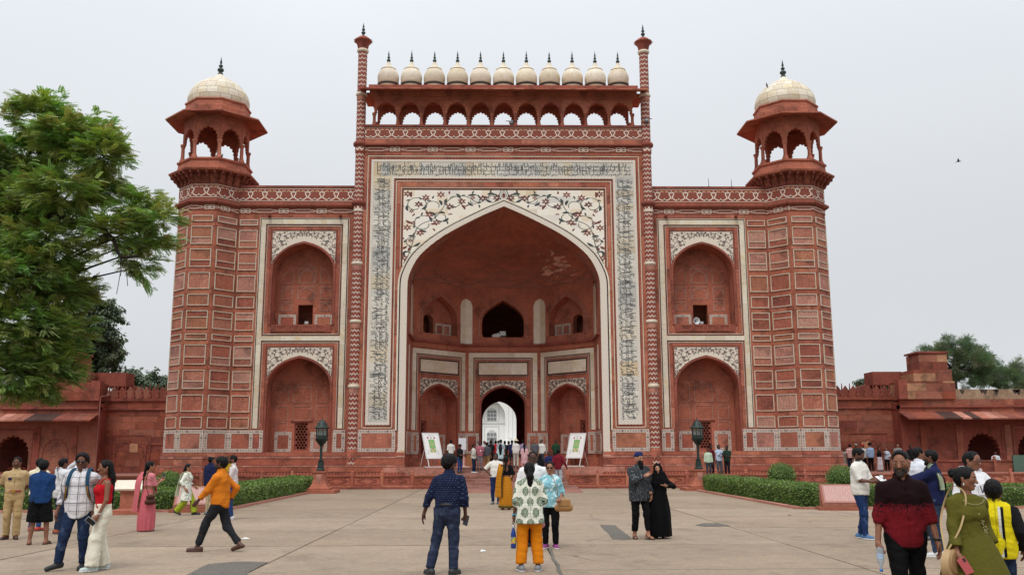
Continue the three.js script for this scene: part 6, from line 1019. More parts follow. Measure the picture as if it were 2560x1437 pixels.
function person(label, sp) {
  // place: feet pixel, or a known distance with the pixel column and head line
  let p, topY;
  if (sp.feet) p = groundAt(sp.feet[0], sp.feet[1]); else { const q = atZ(sp.at[0], 1137, sp.at[1]); p = V(q.x, sp.floor ?? floorY(q.x, q.z), q.z); }
  topY = atZ((sp.feet || sp.at)[0], sp.head, p.z).y; const H = sp.H || clamp(topY - p.y, sp.kid ? 0.9 : 1.48, 1.84);
  const s = H / 1.7, near = EYE.z - p.z < 34, mid = !near && EYE.z - p.z < 46, fem = !!sp.fem, c0 = near ? 0.016 : mid ? 0.022 : 0.03;
  const T = thing('person', label, 'person', [p.x, p.y, p.z], sp.turn || 0, sp.group); T.scale.setScalar(s);
  // skeleton in a 1.70 m frame, facing +z, right side at -x
  const lean = sp.lean || [0, 0], stride = sp.stride || 0, drop = sp.drop ?? stride * 0.06, pel = V(sp.shift || 0, 0.905 - drop, 0), up = V(lean[0], 1, lean[1]).normalize(), A = (d, x = 0, z = 0) => pel.clone().addScaledVector(up, d).add(V(x, 0, z));
  const sw = (fem ? 0.158 : 0.182) * (sp.wide || 1), tw = sp.twist || 0, lat = V(Math.cos(tw), 0, -Math.sin(tw)), chest = A(0.34), neck = A(0.545), waist = A(0.13);
  const sh = [-1, 1].map((d) => A(0.438).addScaledVector(lat, d * sw)), hip = [-1, 1].map((d) => pel.clone().add(V(d * 0.088, -0.02, 0)));
  const foot = [-1, 1].map((d, i) => { const f = (sp.legs || [])[i]; return f ? V(f[0], f[2] ?? 0.075, f[1]) : V(d * 0.1 - (stride ? d * 0.03 : 0), 0.075, stride ? (d * stride * 0.33) : (d > 0 ? 0.02 : -0.02)); });
  if (stride) { const bi = stride > 0 ? 0 : 1; foot[bi].y = 0.12; }
  const knee = [0, 1].map((i) => ik(hip[i], foot[i], 0.412, 0.402, V((i ? 1 : -1) * 0.1, 0, 1)));
  const wr = [-1, 1].map((d, i) => { const w = (sp.hands || [])[i]; return w ? V(...w) : sh[i].clone().add(V(d * 0.07, -0.52, 0.05)); });
  const elb = [0, 1].map((i) => ik(sh[i], wr[i], 0.262, 0.248, (sp.poles || [])[i] ? V(...sp.poles[i]) : V((i ? 1 : -1) * 0.35, -0.1, -1)));
  const headC = neck.clone().add(V(0, 0.125, 0.018 + lean[1] * 0.05)), hy = sp.headYaw || 0, hp = sp.headPitch || 0;
  const fat = sp.fat || 0, tr = fem ? 0.93 : 1;
  const torso = [cap(arr(A(-0.02)), arr(A(0.06)), 0.108 * (fem ? 1.06 : 1), 0.104 + fat * 0.02, 0.72, 1), cap(arr(A(0.06)), arr(A(0.2)), 0.1 * tr + fat * 0.03, 0.108 * tr + fat * 0.02, 0.78, 0.98), cap(arr(A(0.2)), arr(A(0.37)), 0.106 * tr + fat * 0.015, 0.11 * tr, 0.71, 1), cap(arr(A(0.38)), arr(A(0.44)), 0.1 * tr, 0.075, 0.72, 1), cap(arr(sh[0].clone().lerp(A(0.475), 0.4)), arr(sh[1].clone().lerp(A(0.475), 0.4)), 0.05 * tr, 0.05 * tr)];
  if (fem) for (const d of [-1, 1]) torso.push(cap(arr(A(0.33).addScaledVector(lat, d * 0.065).add(V(0, 0, 0.075))), arr(A(0.33).addScaledVector(lat, d * 0.06).add(V(0, 0, 0.085))), 0.062, 0.058));
  const armR = fem ? [0.044, 0.037, 0.033, 0.023] : [0.052, 0.043, 0.038, 0.027];
  const arm = (i, add = 0, m = 1) => [cap(arr(sh[i]), arr(elb[i]), armR[0] * m + add, armR[1] * m + add), cap(arr(elb[i]), arr(wr[i]), armR[2] * m + add, armR[3] * m + add)];
  const leg = (i, add = 0) => [cap(arr(hip[i]), arr(knee[i]), (fem ? 0.085 : 0.083) + add + fat * 0.01, 0.055 + add), cap(arr(knee[i]), arr(foot[i].clone().lerp(knee[i], 0.55)), 0.054 + add, 0.052 + add), cap(arr(foot[i].clone().lerp(knee[i], 0.55)), arr(foot[i]), 0.05 + add, 0.036 + add)];
  const toe = [0, 1].map((i) => { const t = (sp.toes || [])[i] ?? (i ? 0.25 : -0.25), lift = foot[i].y > 0.09; return { a: [foot[i].x - Math.sin(t) * 0.05, lift ? foot[i].y - 0.02 : 0.035, foot[i].z - 0.05 * Math.cos(t)], b: [foot[i].x + Math.sin(t) * 0.15, lift ? 0.03 : 0.028, foot[i].z + 0.15 * Math.cos(t)] }; });
  // ---- body: one continuous surface with its own head and hands
  const G = [{ k: 0.05, p: torso }, ...[0, 1].map((i) => ({ k: 0.02, j: 0.03, p: arm(i) })), ...[0, 1].map((i) => ({ k: 0.02, j: 0.03, p: leg(i) })), ...[0, 1].map((i) => ({ k: 0.02, j: 0.03, p: [cap(toe[i].a, toe[i].b, 0.034, 0.026), cap(arr(foot[i]), toe[i].a, 0.034, 0.03)] })), { k: 0.03, j: 0.03, p: [cap(arr(A(0.46)), arr(neck.clone().add(V(0, 0.03, 0.005))), 0.066 * tr, 0.05 * tr)] }];
  const bodyG = NET(G, 0.03, near ? 0.018 : 0.028, { cuts: [[0, -1, 0, 0]] });
  const hq = new THREE.Quaternion().setFromEuler(new THREE.Euler(hp, hy, sp.headTilt || 0, 'YXZ')), HM = new THREE.Matrix4().compose(headC, hq, V(1, 1, 1).multiplyScalar(sp.bigHead || 1.0));
  const parts = [bodyG, headGeo(near ? 0.0075 : 0.012, fem).clone().applyMatrix4(HM)];
  const handM = [0, 1].map((i) => { const d = wr[i].clone().sub(elb[i]).normalize(), y = d.clone().negate(), twist = (sp.handTwist || [0, 0])[i], f = V(Math.sin(twist), 0.15, Math.cos(twist)), x = new THREE.Vector3().crossVectors(y, f).normalize(), z = new THREE.Vector3().crossVectors(x, y); return new THREE.Matrix4().makeBasis(x, y, z).setPosition(wr[i]); });
  [0, 1].forEach((i) => parts.push(handGeo(near ? 0.0045 : 0.009, (sp.grip || ['relaxed', 'relaxed'])[i], i ? 1 : -1).clone().applyMatrix4(handM[i]).translate(0, 0, 0)));
  mesh('body', mergeGeometries(parts), skinMats[sp.skin || 'a'], T);
  const onHead = (name, geo, mat) => mesh(name, geo, mat, T, HM);
  // ---- face
  if (!sp.back && (near || mid)) {
    const sph = (x, y, z, r, kx, ky, kz) => new THREE.SphereGeometry(r, 10, 8).scale(kx, ky, kz).translate(x, y, z);
    if (!sp.shades) { onHead('eyes', merge([-1, 1].map((d) => sph(d * 0.031, 0.005, 0.087, 0.0115, 1.1, 0.5, 0.6))), eyeWhite); onHead('pupils', merge([-1, 1].map((d) => sph(d * 0.031, 0.005, 0.0925, 0.0075, 1, 0.8, 0.5))), eyeMat); }
    onHead('eyebrows', merge([-1, 1].map((d) => bar([d * 0.016, 0.026, 0.095], [d * 0.05, 0.028, 0.082], 0.0055, 0.0035, 6))), hairMats.black);
    onHead('lips', merge([bar([-0.02, -0.057, 0.0845], [0.02, -0.057, 0.0845], 0.0045, 0.0045, 6), bar([-0.015, -0.063, 0.0845], [0.015, -0.063, 0.0845], 0.0048, 0.0048, 6)]), sp.lips || lipMat);
    if (sp.shades) onHead('sunglasses', merge([...[-1, 1].map((d) => sph(d * 0.034, 0.004, 0.097, 0.028, 1, 0.78, 0.35)), bar([-0.06, 0.012, 0.09], [-0.085, 0.01, -0.01], 0.004), bar([0.06, 0.012, 0.09], [0.085, 0.01, -0.01], 0.004), bar([-0.012, 0.01, 0.106], [0.012, 0.01, 0.106], 0.004)]), M_({ color: col('#0d0c0e'), roughness: 0.12 }));
    if (sp.glasses) onHead('spectacles', merge([...[-1, 1].map((d) => new THREE.TorusGeometry(0.023, 0.0028, 6, 18).scale(1, 0.8, 1).translate(d * 0.032, 0.004, 0.106)), bar([-0.055, 0.008, 0.1], [-0.083, 0.01, -0.01], 0.003), bar([0.055, 0.008, 0.1], [0.083, 0.01, -0.01], 0.003), bar([-0.01, 0.008, 0.11], [0.01, 0.008, 0.11], 0.003)]), M_({ color: col('#1a1818'), roughness: 0.3 }));
  }
  // ---- hair and headwear
  const hl = near ? 0.009 : 0.014, hm = hairMats[sp.hairColor || 'black'], hk = sp.hair || 'short';
  const rough = (amp) => (x, y, z, d) => d + (vnoise(x * 70 + 5, y * 45, z * 70) - 0.5) * amp;
  const scalp = (t, low = -0.03) => [{ k: 0.03, p: [cap([0, 0.036, -0.022], [0, 0.042, 0.004], 0.085 + t, 0.081 + t, 1.1, 0.95), ...(low < -0.02 ? [cap([0, 0, -0.055], [0, low, -0.05], 0.055 + t * 0.5, 0.045, 0.8, 1)] : [])] }];
  const faceCut = [cap([0, -0.04, 0.145], [0, 0.015, 0.145], 0.106, 0.1, 0.88, 1), cap([-0.12, -0.06, 0.05], [0.12, -0.06, 0.05], 0.075, 0.075)];
  if (hk === 'short') onHead('hair', NET(scalp(sp.hairThick ?? 0.012), 0.02, hl, { fn: rough(0.016), holes: faceCut }), hm);
  if (hk === 'fade') onHead('hair', NET([{ k: 0.03, p: [cap([0, 0.055, -0.03], [0, 0.066, 0.02], 0.08, 0.074, 1.02, 0.9)] }], 0.02, hl, { fn: rough(0.008), holes: [cap([0, -0.02, 0.16], [0, 0.045, 0.158], 0.11, 0.1, 0.85, 1)], cuts: [[0, -1, -0.25, -0.03]] }), hm);
  if (hk === 'balding') onHead('hair', NET(scalp(0.006, -0.04), 0.02, hl, { fn: rough(0.006), holes: [...faceCut, cap([0, 0.11, 0.03], [0, 0.13, -0.02], 0.075, 0.07)] }), hm);
  if (['long', 'bun', 'pony', 'braid'].includes(hk)) {
    onHead('hair', NET(scalp(0.014, -0.05), 0.02, hl, { fn: rough(0.008), holes: faceCut }), hm);
    if (hk === 'bun') onHead('hair_bun', NET([{ k: 0.02, p: [cap([0, 0.06, -0.125], [0, 0.075, -0.13], 0.045, 0.04)] }], 0.02, hl, { fn: rough(0.02) }), hm);
    const L = sp.hairLen || 0.45, tail = hk === 'long' ? [cap([0, 0, -0.07], [0, -0.14, -0.105], 0.075, 0.08, 0.8, 1.3), cap([0, -0.14, -0.105], [0, -L, -0.125], 0.085, 0.05, 0.75, 1.5)] : hk === 'pony' ? [cap([0, 0.02, -0.11], [0, -0.1, -0.13], 0.032, 0.05, 0.9, 1.1), cap([0, -0.1, -0.13], [0.0, -L, -0.135], 0.05, 0.016, 0.9, 1.2)] : hk === 'braid' ? [cap([0, -0.02, -0.095], [0.01, -0.2, -0.125], 0.034, 0.03), cap([0.01, -0.2, -0.125], [0.03, -L, -0.135], 0.03, 0.014)] : null;
    if (tail) mesh('hair_length', NET([{ k: 0.03, p: tail }], 0.02, near ? 0.012 : 0.018, { fn: rough(0.018) }).applyMatrix4(new THREE.Matrix4().compose(headC, new THREE.Quaternion().setFromEuler(new THREE.Euler(0, hy, 0)), V(1, 1, 1))), hm, T);
  }
  if (sp.beard) onHead('beard', NET([{ k: 0.02, p: [cap([0, -0.062, 0.055], [0, -0.09 - sp.beard * 0.5, 0.075], 0.044 + Math.min(0.006, sp.beard * 0.05), 0.027 + sp.beard * 0.06, 0.9, 1), ...[-1, 1].map((d) => cap([d * 0.062, -0.01, 0.02], [d * 0.038, -0.068, 0.05], 0.013, 0.02)), cap([-0.026, -0.046, 0.088], [0.026, -0.046, 0.088], 0.0085, 0.0085)] }], 0.02, near ? 0.007 : 0.01, { fn: rough(0.01), holes: [cap([-0.012, -0.058, 0.094], [0.012, -0.058, 0.094], 0.0105, 0.0105)] }), sp.beard < 0.05 ? stubble : hm);
  if (sp.moustache) onHead('moustache', bar([-0.026, -0.046, 0.094], [0.026, -0.046, 0.094], 0.0075, 0.0075, 6), hm);
  if (sp.hat) sp.hat(onHead, hl, NET);
  // ---- clothes
  const foldAmp = near ? 0.02 : 0.015, sd = PEOPLE.length * 7.3, ridge = (n) => Math.abs(2 * n - 1), folds = (f = 1, wr2 = 1) => (x, y, z, d) => (d > 0.06 || d < -0.06) ? d : d + (ridge(vnoise(x * 8 + 3 + sd, y * 4.2 * f + x * 5, z * 8)) - 0.78) * foldAmp + (ridge(vnoise(x * 7, y * 21 + sd + z * 9, z * 7)) - 0.78) * foldAmp * 0.5 * wr2;
  const cutAt = (a, b, f) => { const n = b.clone().sub(a).normalize(), q = a.clone().lerp(b, f); return [n.x, n.y, n.z, n.dot(q)]; };
  const buildTop = (t) => {
  const hem = t.hem ?? 0.84, fit = (t.fit ?? 0.02) - 0.011;
  const sleeve = (i) => { const L = t.sleeve ?? 1, ea = arm(i, (t.loose ?? 0.014) - 0.008); if (L <= 0) return null; if (L <= 0.52) { const q = arr(sh[i].clone().lerp(elb[i], Math.min(1, L * 2 + 0.1))); return { k: 0.02, j: 0.035, p: [cap(arr(sh[i]), q, armR[0] + 0.01, armR[1] + 0.016 + (t.bell || 0))], cuts: [cutAt(sh[i], elb[i], Math.min(1, L * 2))] }; } const f = (L - 0.5) * 2, q = elb[i].clone().lerp(wr[i], Math.min(1, f + 0.1)); return { k: 0.02, j: 0.035, p: [ea[0], cap(arr(elb[i]), arr(q), armR[2] + 0.008, armR[3] + 0.01 + (t.bell || 0))], cuts: [cutAt(elb[i], wr[i], Math.min(1.0, f))] }; };
  const torsoC = torso.map((q) => { const r = q.slice(); r[6] += fit; r[7] += fit; return r; });
  const hemX = (hem - pel.y), skirtPrims = hem < 0.9 ? [cap(arr(A(0.08)), [pel.x + up.x * hemX, hem - 0.03, pel.z + up.z * hemX + (t.hemZ || 0)], 0.106 + fit + fat * 0.02, 0.11 + fit + (t.flare || 0), 0.75, 0.96)] : [];
  const neckHole = cap(arr(neck.clone().add(V(0, 0.045, 0.012))), arr(neck.clone().add(V(0, 0.1, 0.012))), (t.neck ?? 0.06), 0.07, 0.9, 1), vHole = t.vneck ? [cap(arr(neck.clone().add(V(0, 0.01, 0.075))), arr(neck.clone().add(V(0, -0.07 * t.vneck, 0.105))), 0.04, 0.012)] : [], backHole = t.lowback ? [cap(arr(neck.clone().add(V(0, 0, -0.1))), arr(neck.clone().add(V(0, -0.17 * t.lowback, -0.13))), 0.07, 0.08)] : [];
  {
    const gs = [{ k: 0.05, p: [...torsoC, ...skirtPrims] }]; if ((t.sleeve ?? 1) > 0) for (const i of [0, 1]) { const q = sleeve(i); if (q) gs.push(q); }
    if (t.collar !== 0) gs.push({ k: 0.02, j: 0.02, p: [cap(arr(A(0.46)), arr(neck.clone().add(V(0, 0.002, 0))), 0.076 * tr, 0.062 * tr)] });
    const cuts = [[-up.x * 0, -1, 0, -hem]]; if (t.strap) cuts.push([0, 1, 0, A(t.strap).y]);
    mesh(t.name || 'shirt', NET(gs, 0.035, c0, { fn: ((fo) => (x, y, z, d) => { const e = fo(x, y, z, d); return t.tail ? Math.max(e, hem + t.tail * Math.min(1, Math.pow((x - pel.x) / 0.17, 2)) - y) : e; })(folds()), holes: [neckHole, ...vHole, ...backHole], cuts }), t.mat, T);
    if (t.collar && near) mesh('collar', merge([new THREE.TorusGeometry(0.068 * tr, 0.014, 8, 22, Math.PI * 1.72).rotateZ(-Math.PI * 0.36).rotateX(Math.PI / 2 - 0.1).rotateY(Math.PI).scale(1, 1.5, 0.95).translate(...arr(neck.clone().add(V(0, 0.012, 0.006))))]), t.collarMat || t.mat, T);
    if (t.strap) for (const d of [-1, 1]) mesh('strap', tube([arr(A(t.strap - 0.03, d * 0.07, 0.115)), arr(A(0.5, d * 0.085, 0.05)), arr(A(0.5, d * 0.085, -0.05)), arr(A(t.strap - 0.03, d * 0.075, -0.1))], 0.009, 5), t.mat, T);
    if (t.buttons) mesh('placket', tube([arr(A(0.45, 0, 0.118 + fit)), arr(A(0.3, 0, 0.125 + fit + fat * 0.02)), arr(A(0.1, 0, 0.118 + fit + fat * 0.03)), arr(A(Math.max(hemX + 0.02, -0.1), 0, 0.115 + fit + fat * 0.02))], 0.007, 4), t.mat, T);
  }
  };
  if (sp.top) buildTop(sp.top); if (sp.over) buildTop(sp.over);
  const b = sp.bottom || {}, wy = b.waist ?? 1.0;
  if (b.type === 'trousers' || b.type === 'shorts') {
    const cuff = b.cuff ?? 0.07, w = b.wide || 0, gs = [{ k: 0.04, p: [cap(arr(A(-0.03)), arr(A(0.09)), 0.112, 0.11, 0.72, 0.98)] }];
    for (const i of [0, 1]) { const L = leg(i, 0.014), e = b.type === 'shorts' ? arr(knee[i].clone().lerp(foot[i], 0.15)) : arr(foot[i]); gs.push({ k: 0.03, j: 0.035, p: b.type === 'shorts' ? [cap(arr(hip[i]), e, 0.105, 0.098 + w)] : [cap(arr(hip[i]), arr(knee[i]), 0.089, 0.056 + w * 0.5), cap(arr(knee[i]), e, 0.056 + w * 0.5, 0.043 + w)], cuts: b.type === 'shorts' ? [cutAt(knee[i], foot[i], 0.04)] : [cutAt(knee[i], foot[i], 1 - (cuff - 0.05) * 2.2)] }); }
    mesh(b.type === 'shorts' ? 'shorts' : 'trousers', NET(gs, 0.03, c0, { fn: folds(1.2, 1.3), cuts: [[0, 1, 0, wy], [0, -1, 0, -0.012]] }), b.mat, T);
    if (b.belt) mesh('belt', new THREE.TorusGeometry(0.128, 0.018, 8, 28).rotateX(Math.PI / 2).scale(1.22, 1.3, 0.98).translate(...arr(A(0.09))), b.belt, T);
  }
  if (b.type === 'skirt') {
    const y1 = b.waist ?? 1.02, y0 = b.y0 ?? 0.015, fz = b.flareZ ?? 0, n = b.pleats || 9, rx0 = b.rx ?? 0.2, rz0 = b.rz ?? 0.17, sx = b.sway || 0;
    const f = (x, y, z) => { const k = clamp((y1 - y) / (y1 - y0), 0, 1), kk = Math.pow(k, 0.8), hipB = Math.sin(clamp(k * 3.2, 0, 3.14)) * 0.035, ax = 0.142 + hipB + (rx0 - 0.142) * kk, az = 0.112 + hipB + (rz0 - 0.112) * kk, cx = pel.x + sx * kk, cz = fz * kk, dx = x - cx, dz = z - cz, an = Math.atan2(dx, dz), w = 1 + (0.075 * Math.sin(an * n + vnoise(0, y * 3, 1) * 3) + 0.05 * (vnoise(an * 2.2 + 9, y * 2.4, 3) - 0.5)) * k; let d = (Math.hypot(dx / (ax * w), dz / (az * w)) - 1) * Math.min(ax, az) * 0.85; return Math.max(d, y - y1, y0 - y); };
    const R = Math.max(rx0, rz0) + 0.12; mesh(b.name || 'skirt', clothUV(surfaceNet(f, [pel.x - R - Math.abs(sx), y0 - 0.04, -R - Math.abs(fz)], [pel.x + R + Math.abs(sx), y1 + 0.04, R + Math.abs(fz)], near ? 0.0175 : 0.026)), b.mat, T);
  }
  // ---- shoes
  if (sp.shoes) [0, 1].forEach((i) => { const q = toe[i]; const lift = foot[i].y > 0.09; const gs = [{ k: 0.03, p: [cap([q.a[0], q.a[1] + 0.008, q.a[2]], [q.b[0], q.b[1] + 0.005, q.b[2]], 0.046, 0.036, 1, 1), cap(arr(foot[i]), [q.a[0], q.a[1] + 0.01, q.a[2]], sp.low ? 0.036 : 0.047, 0.045)] }]; mesh('shoe', NET(gs, 0.03, near ? 0.01 : 0.018, { cuts: [[0, -1, 0, 0.0], [0, 1, 0, Math.max(foot[i].y + 0.025, 0.09)], ...(sp.low ? [[0, 1, 0, foot[i].y - 0.005]] : [])] }), sp.shoes, T); if (near && !lift) { const d = V(q.b[0] - q.a[0], 0, q.b[2] - q.a[2]); mesh('sole', NET([{ k: 0.02, p: [cap([q.a[0], 0.014, q.a[2]], [q.b[0], 0.014, q.b[2]], 0.05, 0.041)] }], 0.02, 0.011, { cuts: [[0, 1, 0, 0.024], [0, -1, 0, 0.001]] }), sp.sole || MAT.black, T); } });
  if (sp.sandals) [0, 1].forEach((i) => { const q = toe[i]; mesh('sandal', NET([{ k: 0.02, p: [cap([q.a[0], 0.012, q.a[2]], [q.b[0], 0.012, q.b[2]], 0.05, 0.044)] }], 0.02, 0.012, { cuts: [[0, 1, 0, 0.016], [0, -1, 0, 0.001]] }), sp.sandals, T); mesh('sandal_strap', new THREE.TorusGeometry(0.042, 0.009, 6, 14, Math.PI).translate(lerp(q.a[0], q.b[0], 0.7), 0.02, lerp(q.a[2], q.b[2], 0.7)), sp.sandals, T); });
  const api = { T, A, sh, wr, elb, pel, neck, headC, HM, foot, knee, hip, s, handM, world: (v) => { T.updateMatrixWorld(true); return T.localToWorld(v.clone ? v.clone() : V(...v)); }, part: (name, geo, mat) => mesh(name, geo, mat, T) };
  if (sp.extra) sp.extra(api);
  PEOPLE.push(api); return api;
}
// ribbon of cloth laid along points with a width direction
function ribbon(pts, wid, widths, thick = 0.012, n = 26) {
  const c = new THREE.CatmullRomCurve3(pts.map((p) => V(...p))), w = new THREE.CatmullRomCurve3(wid.map((p) => V(...p))), pos = [], idx = [], m = 6, uv = [];
  for (let i = 0; i <= n; i++) { const t = i / n, p = c.getPoint(t), d = w.getPoint(t).normalize(), L = widths[0] + (widths[1] - widths[0]) * t, tg = c.getTangent(t), nn = new THREE.Vector3().crossVectors(tg, d).normalize(); for (let j = 0; j <= m; j++) { const q = (j / m - 0.5) * L, wv = (j % 2 ? thick : -thick) + (vnoise(j * 1.7, t * 6, 4) - 0.5) * thick; pos.push(p.x + d.x * q + nn.x * wv, p.y + d.y * q + nn.y * wv, p.z + d.z * q + nn.z * wv); uv.push(j / m * L * 2, t * 2.4); } }
  for (let i = 0; i < n; i++) for (let j = 0; j < m; j++) { const a = i * (m + 1) + j; idx.push(a, a + m + 1, a + 1, a + 1, a + m + 1, a + m + 2); }
  const g = new THREE.BufferGeometry(); g.setAttribute('position', new THREE.Float32BufferAttribute(pos, 3)); g.setAttribute('uv', new THREE.Float32BufferAttribute(uv, 2)); g.setIndex(idx); g.computeVertexNormals(); return g;
}
// ---------------------------------------------------------------- the visitors
const rp = rng(321);
const tile = (w, h, f) => canvasTex(w, h, f);
const plaidTex = tile(256, 256, (g, w, h) => { g.fillStyle = '#cfcdd0'; g.fillRect(0, 0, w, h); for (const [o, t, c] of [[10, 7, '#5d5a60'], [24, 4, '#8a878d'], [74, 4, '#77747a'], [138, 7, '#5d5a60'], [152, 4, '#8a878d'], [202, 4, '#77747a']]) { g.fillStyle = c; g.globalAlpha = 0.8; g.fillRect(o, 0, t, h); g.fillRect(0, o, w, t); } g.globalAlpha = 1; });
const dotTex = tile(256, 256, (g, w, h) => { g.fillStyle = '#171f38'; g.fillRect(0, 0, w, h); const r = rng(2); g.fillStyle = '#66728f'; for (let j = 0; j < 16; j++) for (let i = 0; i < 16; i++) g.fillRect(i * 16 + (j % 2) * 8 + r() * 2, j * 16 + r() * 2, 3 + r() * 2, 3); });
const ikatTex = tile(256, 256, (g, w, h) => { g.fillStyle = '#d9dacb'; g.fillRect(0, 0, w, h); for (const [x, y] of [[64, 64], [192, 64], [0, 192], [128, 192], [256, 192]]) for (const [k, c, lw] of [[52, '#39413c', 6], [40, '#6f8b6d', 8], [26, '#2f3534', 6], [12, '#5d7a5c', 7]]) { g.strokeStyle = c; g.lineWidth = lw; g.beginPath(); for (let a = 0; a <= 24; a++) { const t = a / 24 * Math.PI * 2, q = k * (1 + 0.14 * Math.sin(t * 9)); g[a ? 'lineTo' : 'moveTo'](x + Math.cos(t) * q * 0.72, y + Math.sin(t) * q); } g.stroke(); } });
const tieDyeTex = tile(256, 256, (g, w, h) => { g.fillStyle = '#86b8c2'; g.fillRect(0, 0, w, h); const r = rng(5); for (let i = 0; i < 60; i++) { g.fillStyle = r() < 0.5 ? 'rgba(225,240,242,0.75)' : 'rgba(90,155,178,0.55)'; g.beginPath(); g.ellipse(r() * w, r() * h, 6 + r() * 18, 5 + r() * 12, r() * 3, 0, 7); g.fill(); } });
const sprigTex = tile(256, 256, (g, w, h) => { g.fillStyle = '#dfe0d4'; g.fillRect(0, 0, w, h); const r = rng(7); for (let i = 0; i < 10; i++) { const x = r() * w, y = r() * h; g.fillStyle = '#8d9a8c'; for (let k = 0; k < 6; k++) { g.beginPath(); g.ellipse(x + (r() - 0.5) * 26, y + (r() - 0.5) * 30, 5, 9, r() * 3, 0, 7); g.fill(); } } });
const leafDarkTex = tile(256, 256, (g, w, h) => { g.fillStyle = '#33363a'; g.fillRect(0, 0, w, h); const r = rng(9); g.fillStyle = '#6f7472'; for (let i = 0; i < 170; i++) { const x = r() * w, y = r() * h; g.beginPath(); g.ellipse(x, y, 2, 6, (r() - 0.5) * 0.8, 0, 7); g.fill(); } });
const stripeTex = tile(128, 128, (g, w, h) => { g.fillStyle = '#c98a86'; g.fillRect(0, 0, w, h); g.fillStyle = '#e3d3cf'; for (let y = 0; y < 128; y += 26) g.fillRect(0, y, w, 11); });
const pinstripeTex = tile(128, 128, (g, w, h) => { g.fillStyle = '#d5d3c8'; g.fillRect(0, 0, w, h); g.fillStyle = '#8a8a86'; for (let x = 0; x < 128; x += 16) g.fillRect(x, 0, 3, h); });
const denimTex = (c, f) => tile(256, 256, (g, w, h) => { g.fillStyle = c; g.fillRect(0, 0, w, h); const r = rng(11); for (let i = 0; i < 2600; i++) { g.fillStyle = r() < 0.5 ? 'rgba(255,255,255,0.05)' : 'rgba(0,0,20,0.09)'; g.fillRect(r() * w, r() * h, 2, 6); } g.fillStyle = f; for (let i = 0; i < 14; i++) { g.beginPath(); g.ellipse(r() * w, r() * h, 4 + r() * 9, 10 + r() * 16, 0, 0, 7); g.fill(); } });
const ombreTex = canvasTex(256, 512, (g, w, h) => { const r = rng(13); g.fillStyle = '#1a090d'; g.fillRect(0, 0, w, h); for (let i = 0; i < 36000; i++) { const y = r() * h, k = y / h; if (r() < clamp((k - 0.42) * 3.2, 0, 1)) { g.fillStyle = r() < 0.8 ? '#6a141c' : '#581017'; g.fillRect(r() * w, y, 4, 4); } } }, true);
const embroideryTex = tile(256, 256, (g, w, h) => { g.fillStyle = '#54501d'; g.fillRect(0, 0, w, h); grainOver(g, w, h, 0.15, 4); });
const goldTex = tile(256, 256, (g, w, h) => { g.fillStyle = '#b5761d'; g.fillRect(0, 0, w, h); grainOver(g, w, h, 0.2, 6); g.fillStyle = '#8f5a18'; for (let i = 0; i < 256; i += 32) g.fillRect(0, i, w, 3); });
ikatTex.repeat.set(1.5, 1.5);
const F = (c, o) => fabric(c, o);
const jeans = F(denimTex('#1f2b42', 'rgba(130,150,180,0.12)')), jeansGrey = F(denimTex('#2c3448', 'rgba(150,160,180,0.16)')), jeansBlue = F(denimTex('#283f6c', 'rgba(150,170,210,0.14)')), black = F('#0d0d0f'), charcoal = F('#26282c'), white = F('#c9c9cc'), offwhite = F('#dcd8cb'), khaki = F('#b39a72'), beige = F('#b4a283'), navy = F('#1c2140'), maroon = F('#6e1c28'), grey = F('#6c6d70'), lightgrey = F('#a8adb2'), red = F('#c0202a'), teal = F('#2f6f8c');
const shoeW = M_({ color: col('#c9c8c6'), roughness: 0.6 }), shoeB = M_({ color: col('#26272a'), roughness: 0.6 }), shoeBr = M_({ color: col('#4a2c20'), roughness: 0.45 }), shoeG = M_({ color: col('#77777b'), roughness: 0.7 }), soleW = M_({ color: col('#cfcdc9') });
const handPoint = (api, i, d = 0.09, o = [0, 0, 0]) => api.world(api.wr[i].clone().addScaledVector(api.wr[i].clone().sub(api.elb[i]).normalize(), d).add(V(...o)));
function phone(label, api, i, o = {}) { const p = handPoint(api, i, o.d ?? 0.1, o.off || [0, 0, 0.03]), T = thing('phone', label, 'phone', arr(p), (api.T.rotation.y) + (o.turn || 0)); const m = M_({ color: col(o.color || '#1a1b1e'), roughness: 0.25 }); const R = new THREE.Matrix4().makeRotationFromEuler(new THREE.Euler(...(o.rot || [0, 0, 0]))); mesh('case', box(-0.037, 0.037, -0.075, 0.075, -0.006, 0.004), m, T, R); mesh('screen', box(-0.033, 0.033, -0.07, 0.07, 0.004, 0.006), M_({ color: col('#0c0d10'), roughness: 0.1 }), T, R); mesh('lens', box(-0.03, -0.01, 0.035, 0.068, -0.009, -0.006), darkM, T, R); }
const capHat = (hex, brim) => (on, hl, NET) => { on('cap', NET([{ k: 0.03, p: [cap([0, 0.06, -0.018], [0, 0.075, 0.0], 0.094, 0.088, 1.06, 0.92)] }], 0.02, hl, { cuts: [[0, -1, 0, -0.055]] }), F(hex)); if (brim) on('brim', NET([{ k: 0.02, p: [cap([-0.04, 0.056, 0.11], [0.04, 0.056, 0.11], 0.05, 0.05)] }], 0.02, hl, { cuts: [[0, 1, 0, 0.064], [0, -1, 0, -0.05]] }), F(hex)); };
const taqiyah = (on, hl, NET) => on('skullcap', NET([{ k: 0.03, p: [cap([0, 0.065, -0.02], [0, 0.085, 0.0], 0.09, 0.086, 1.06, 0.92)] }], 0.02, hl, { cuts: [[0, -1, 0, -0.05], [0, 1, 0, 0.145]] }), F('#26305c'));
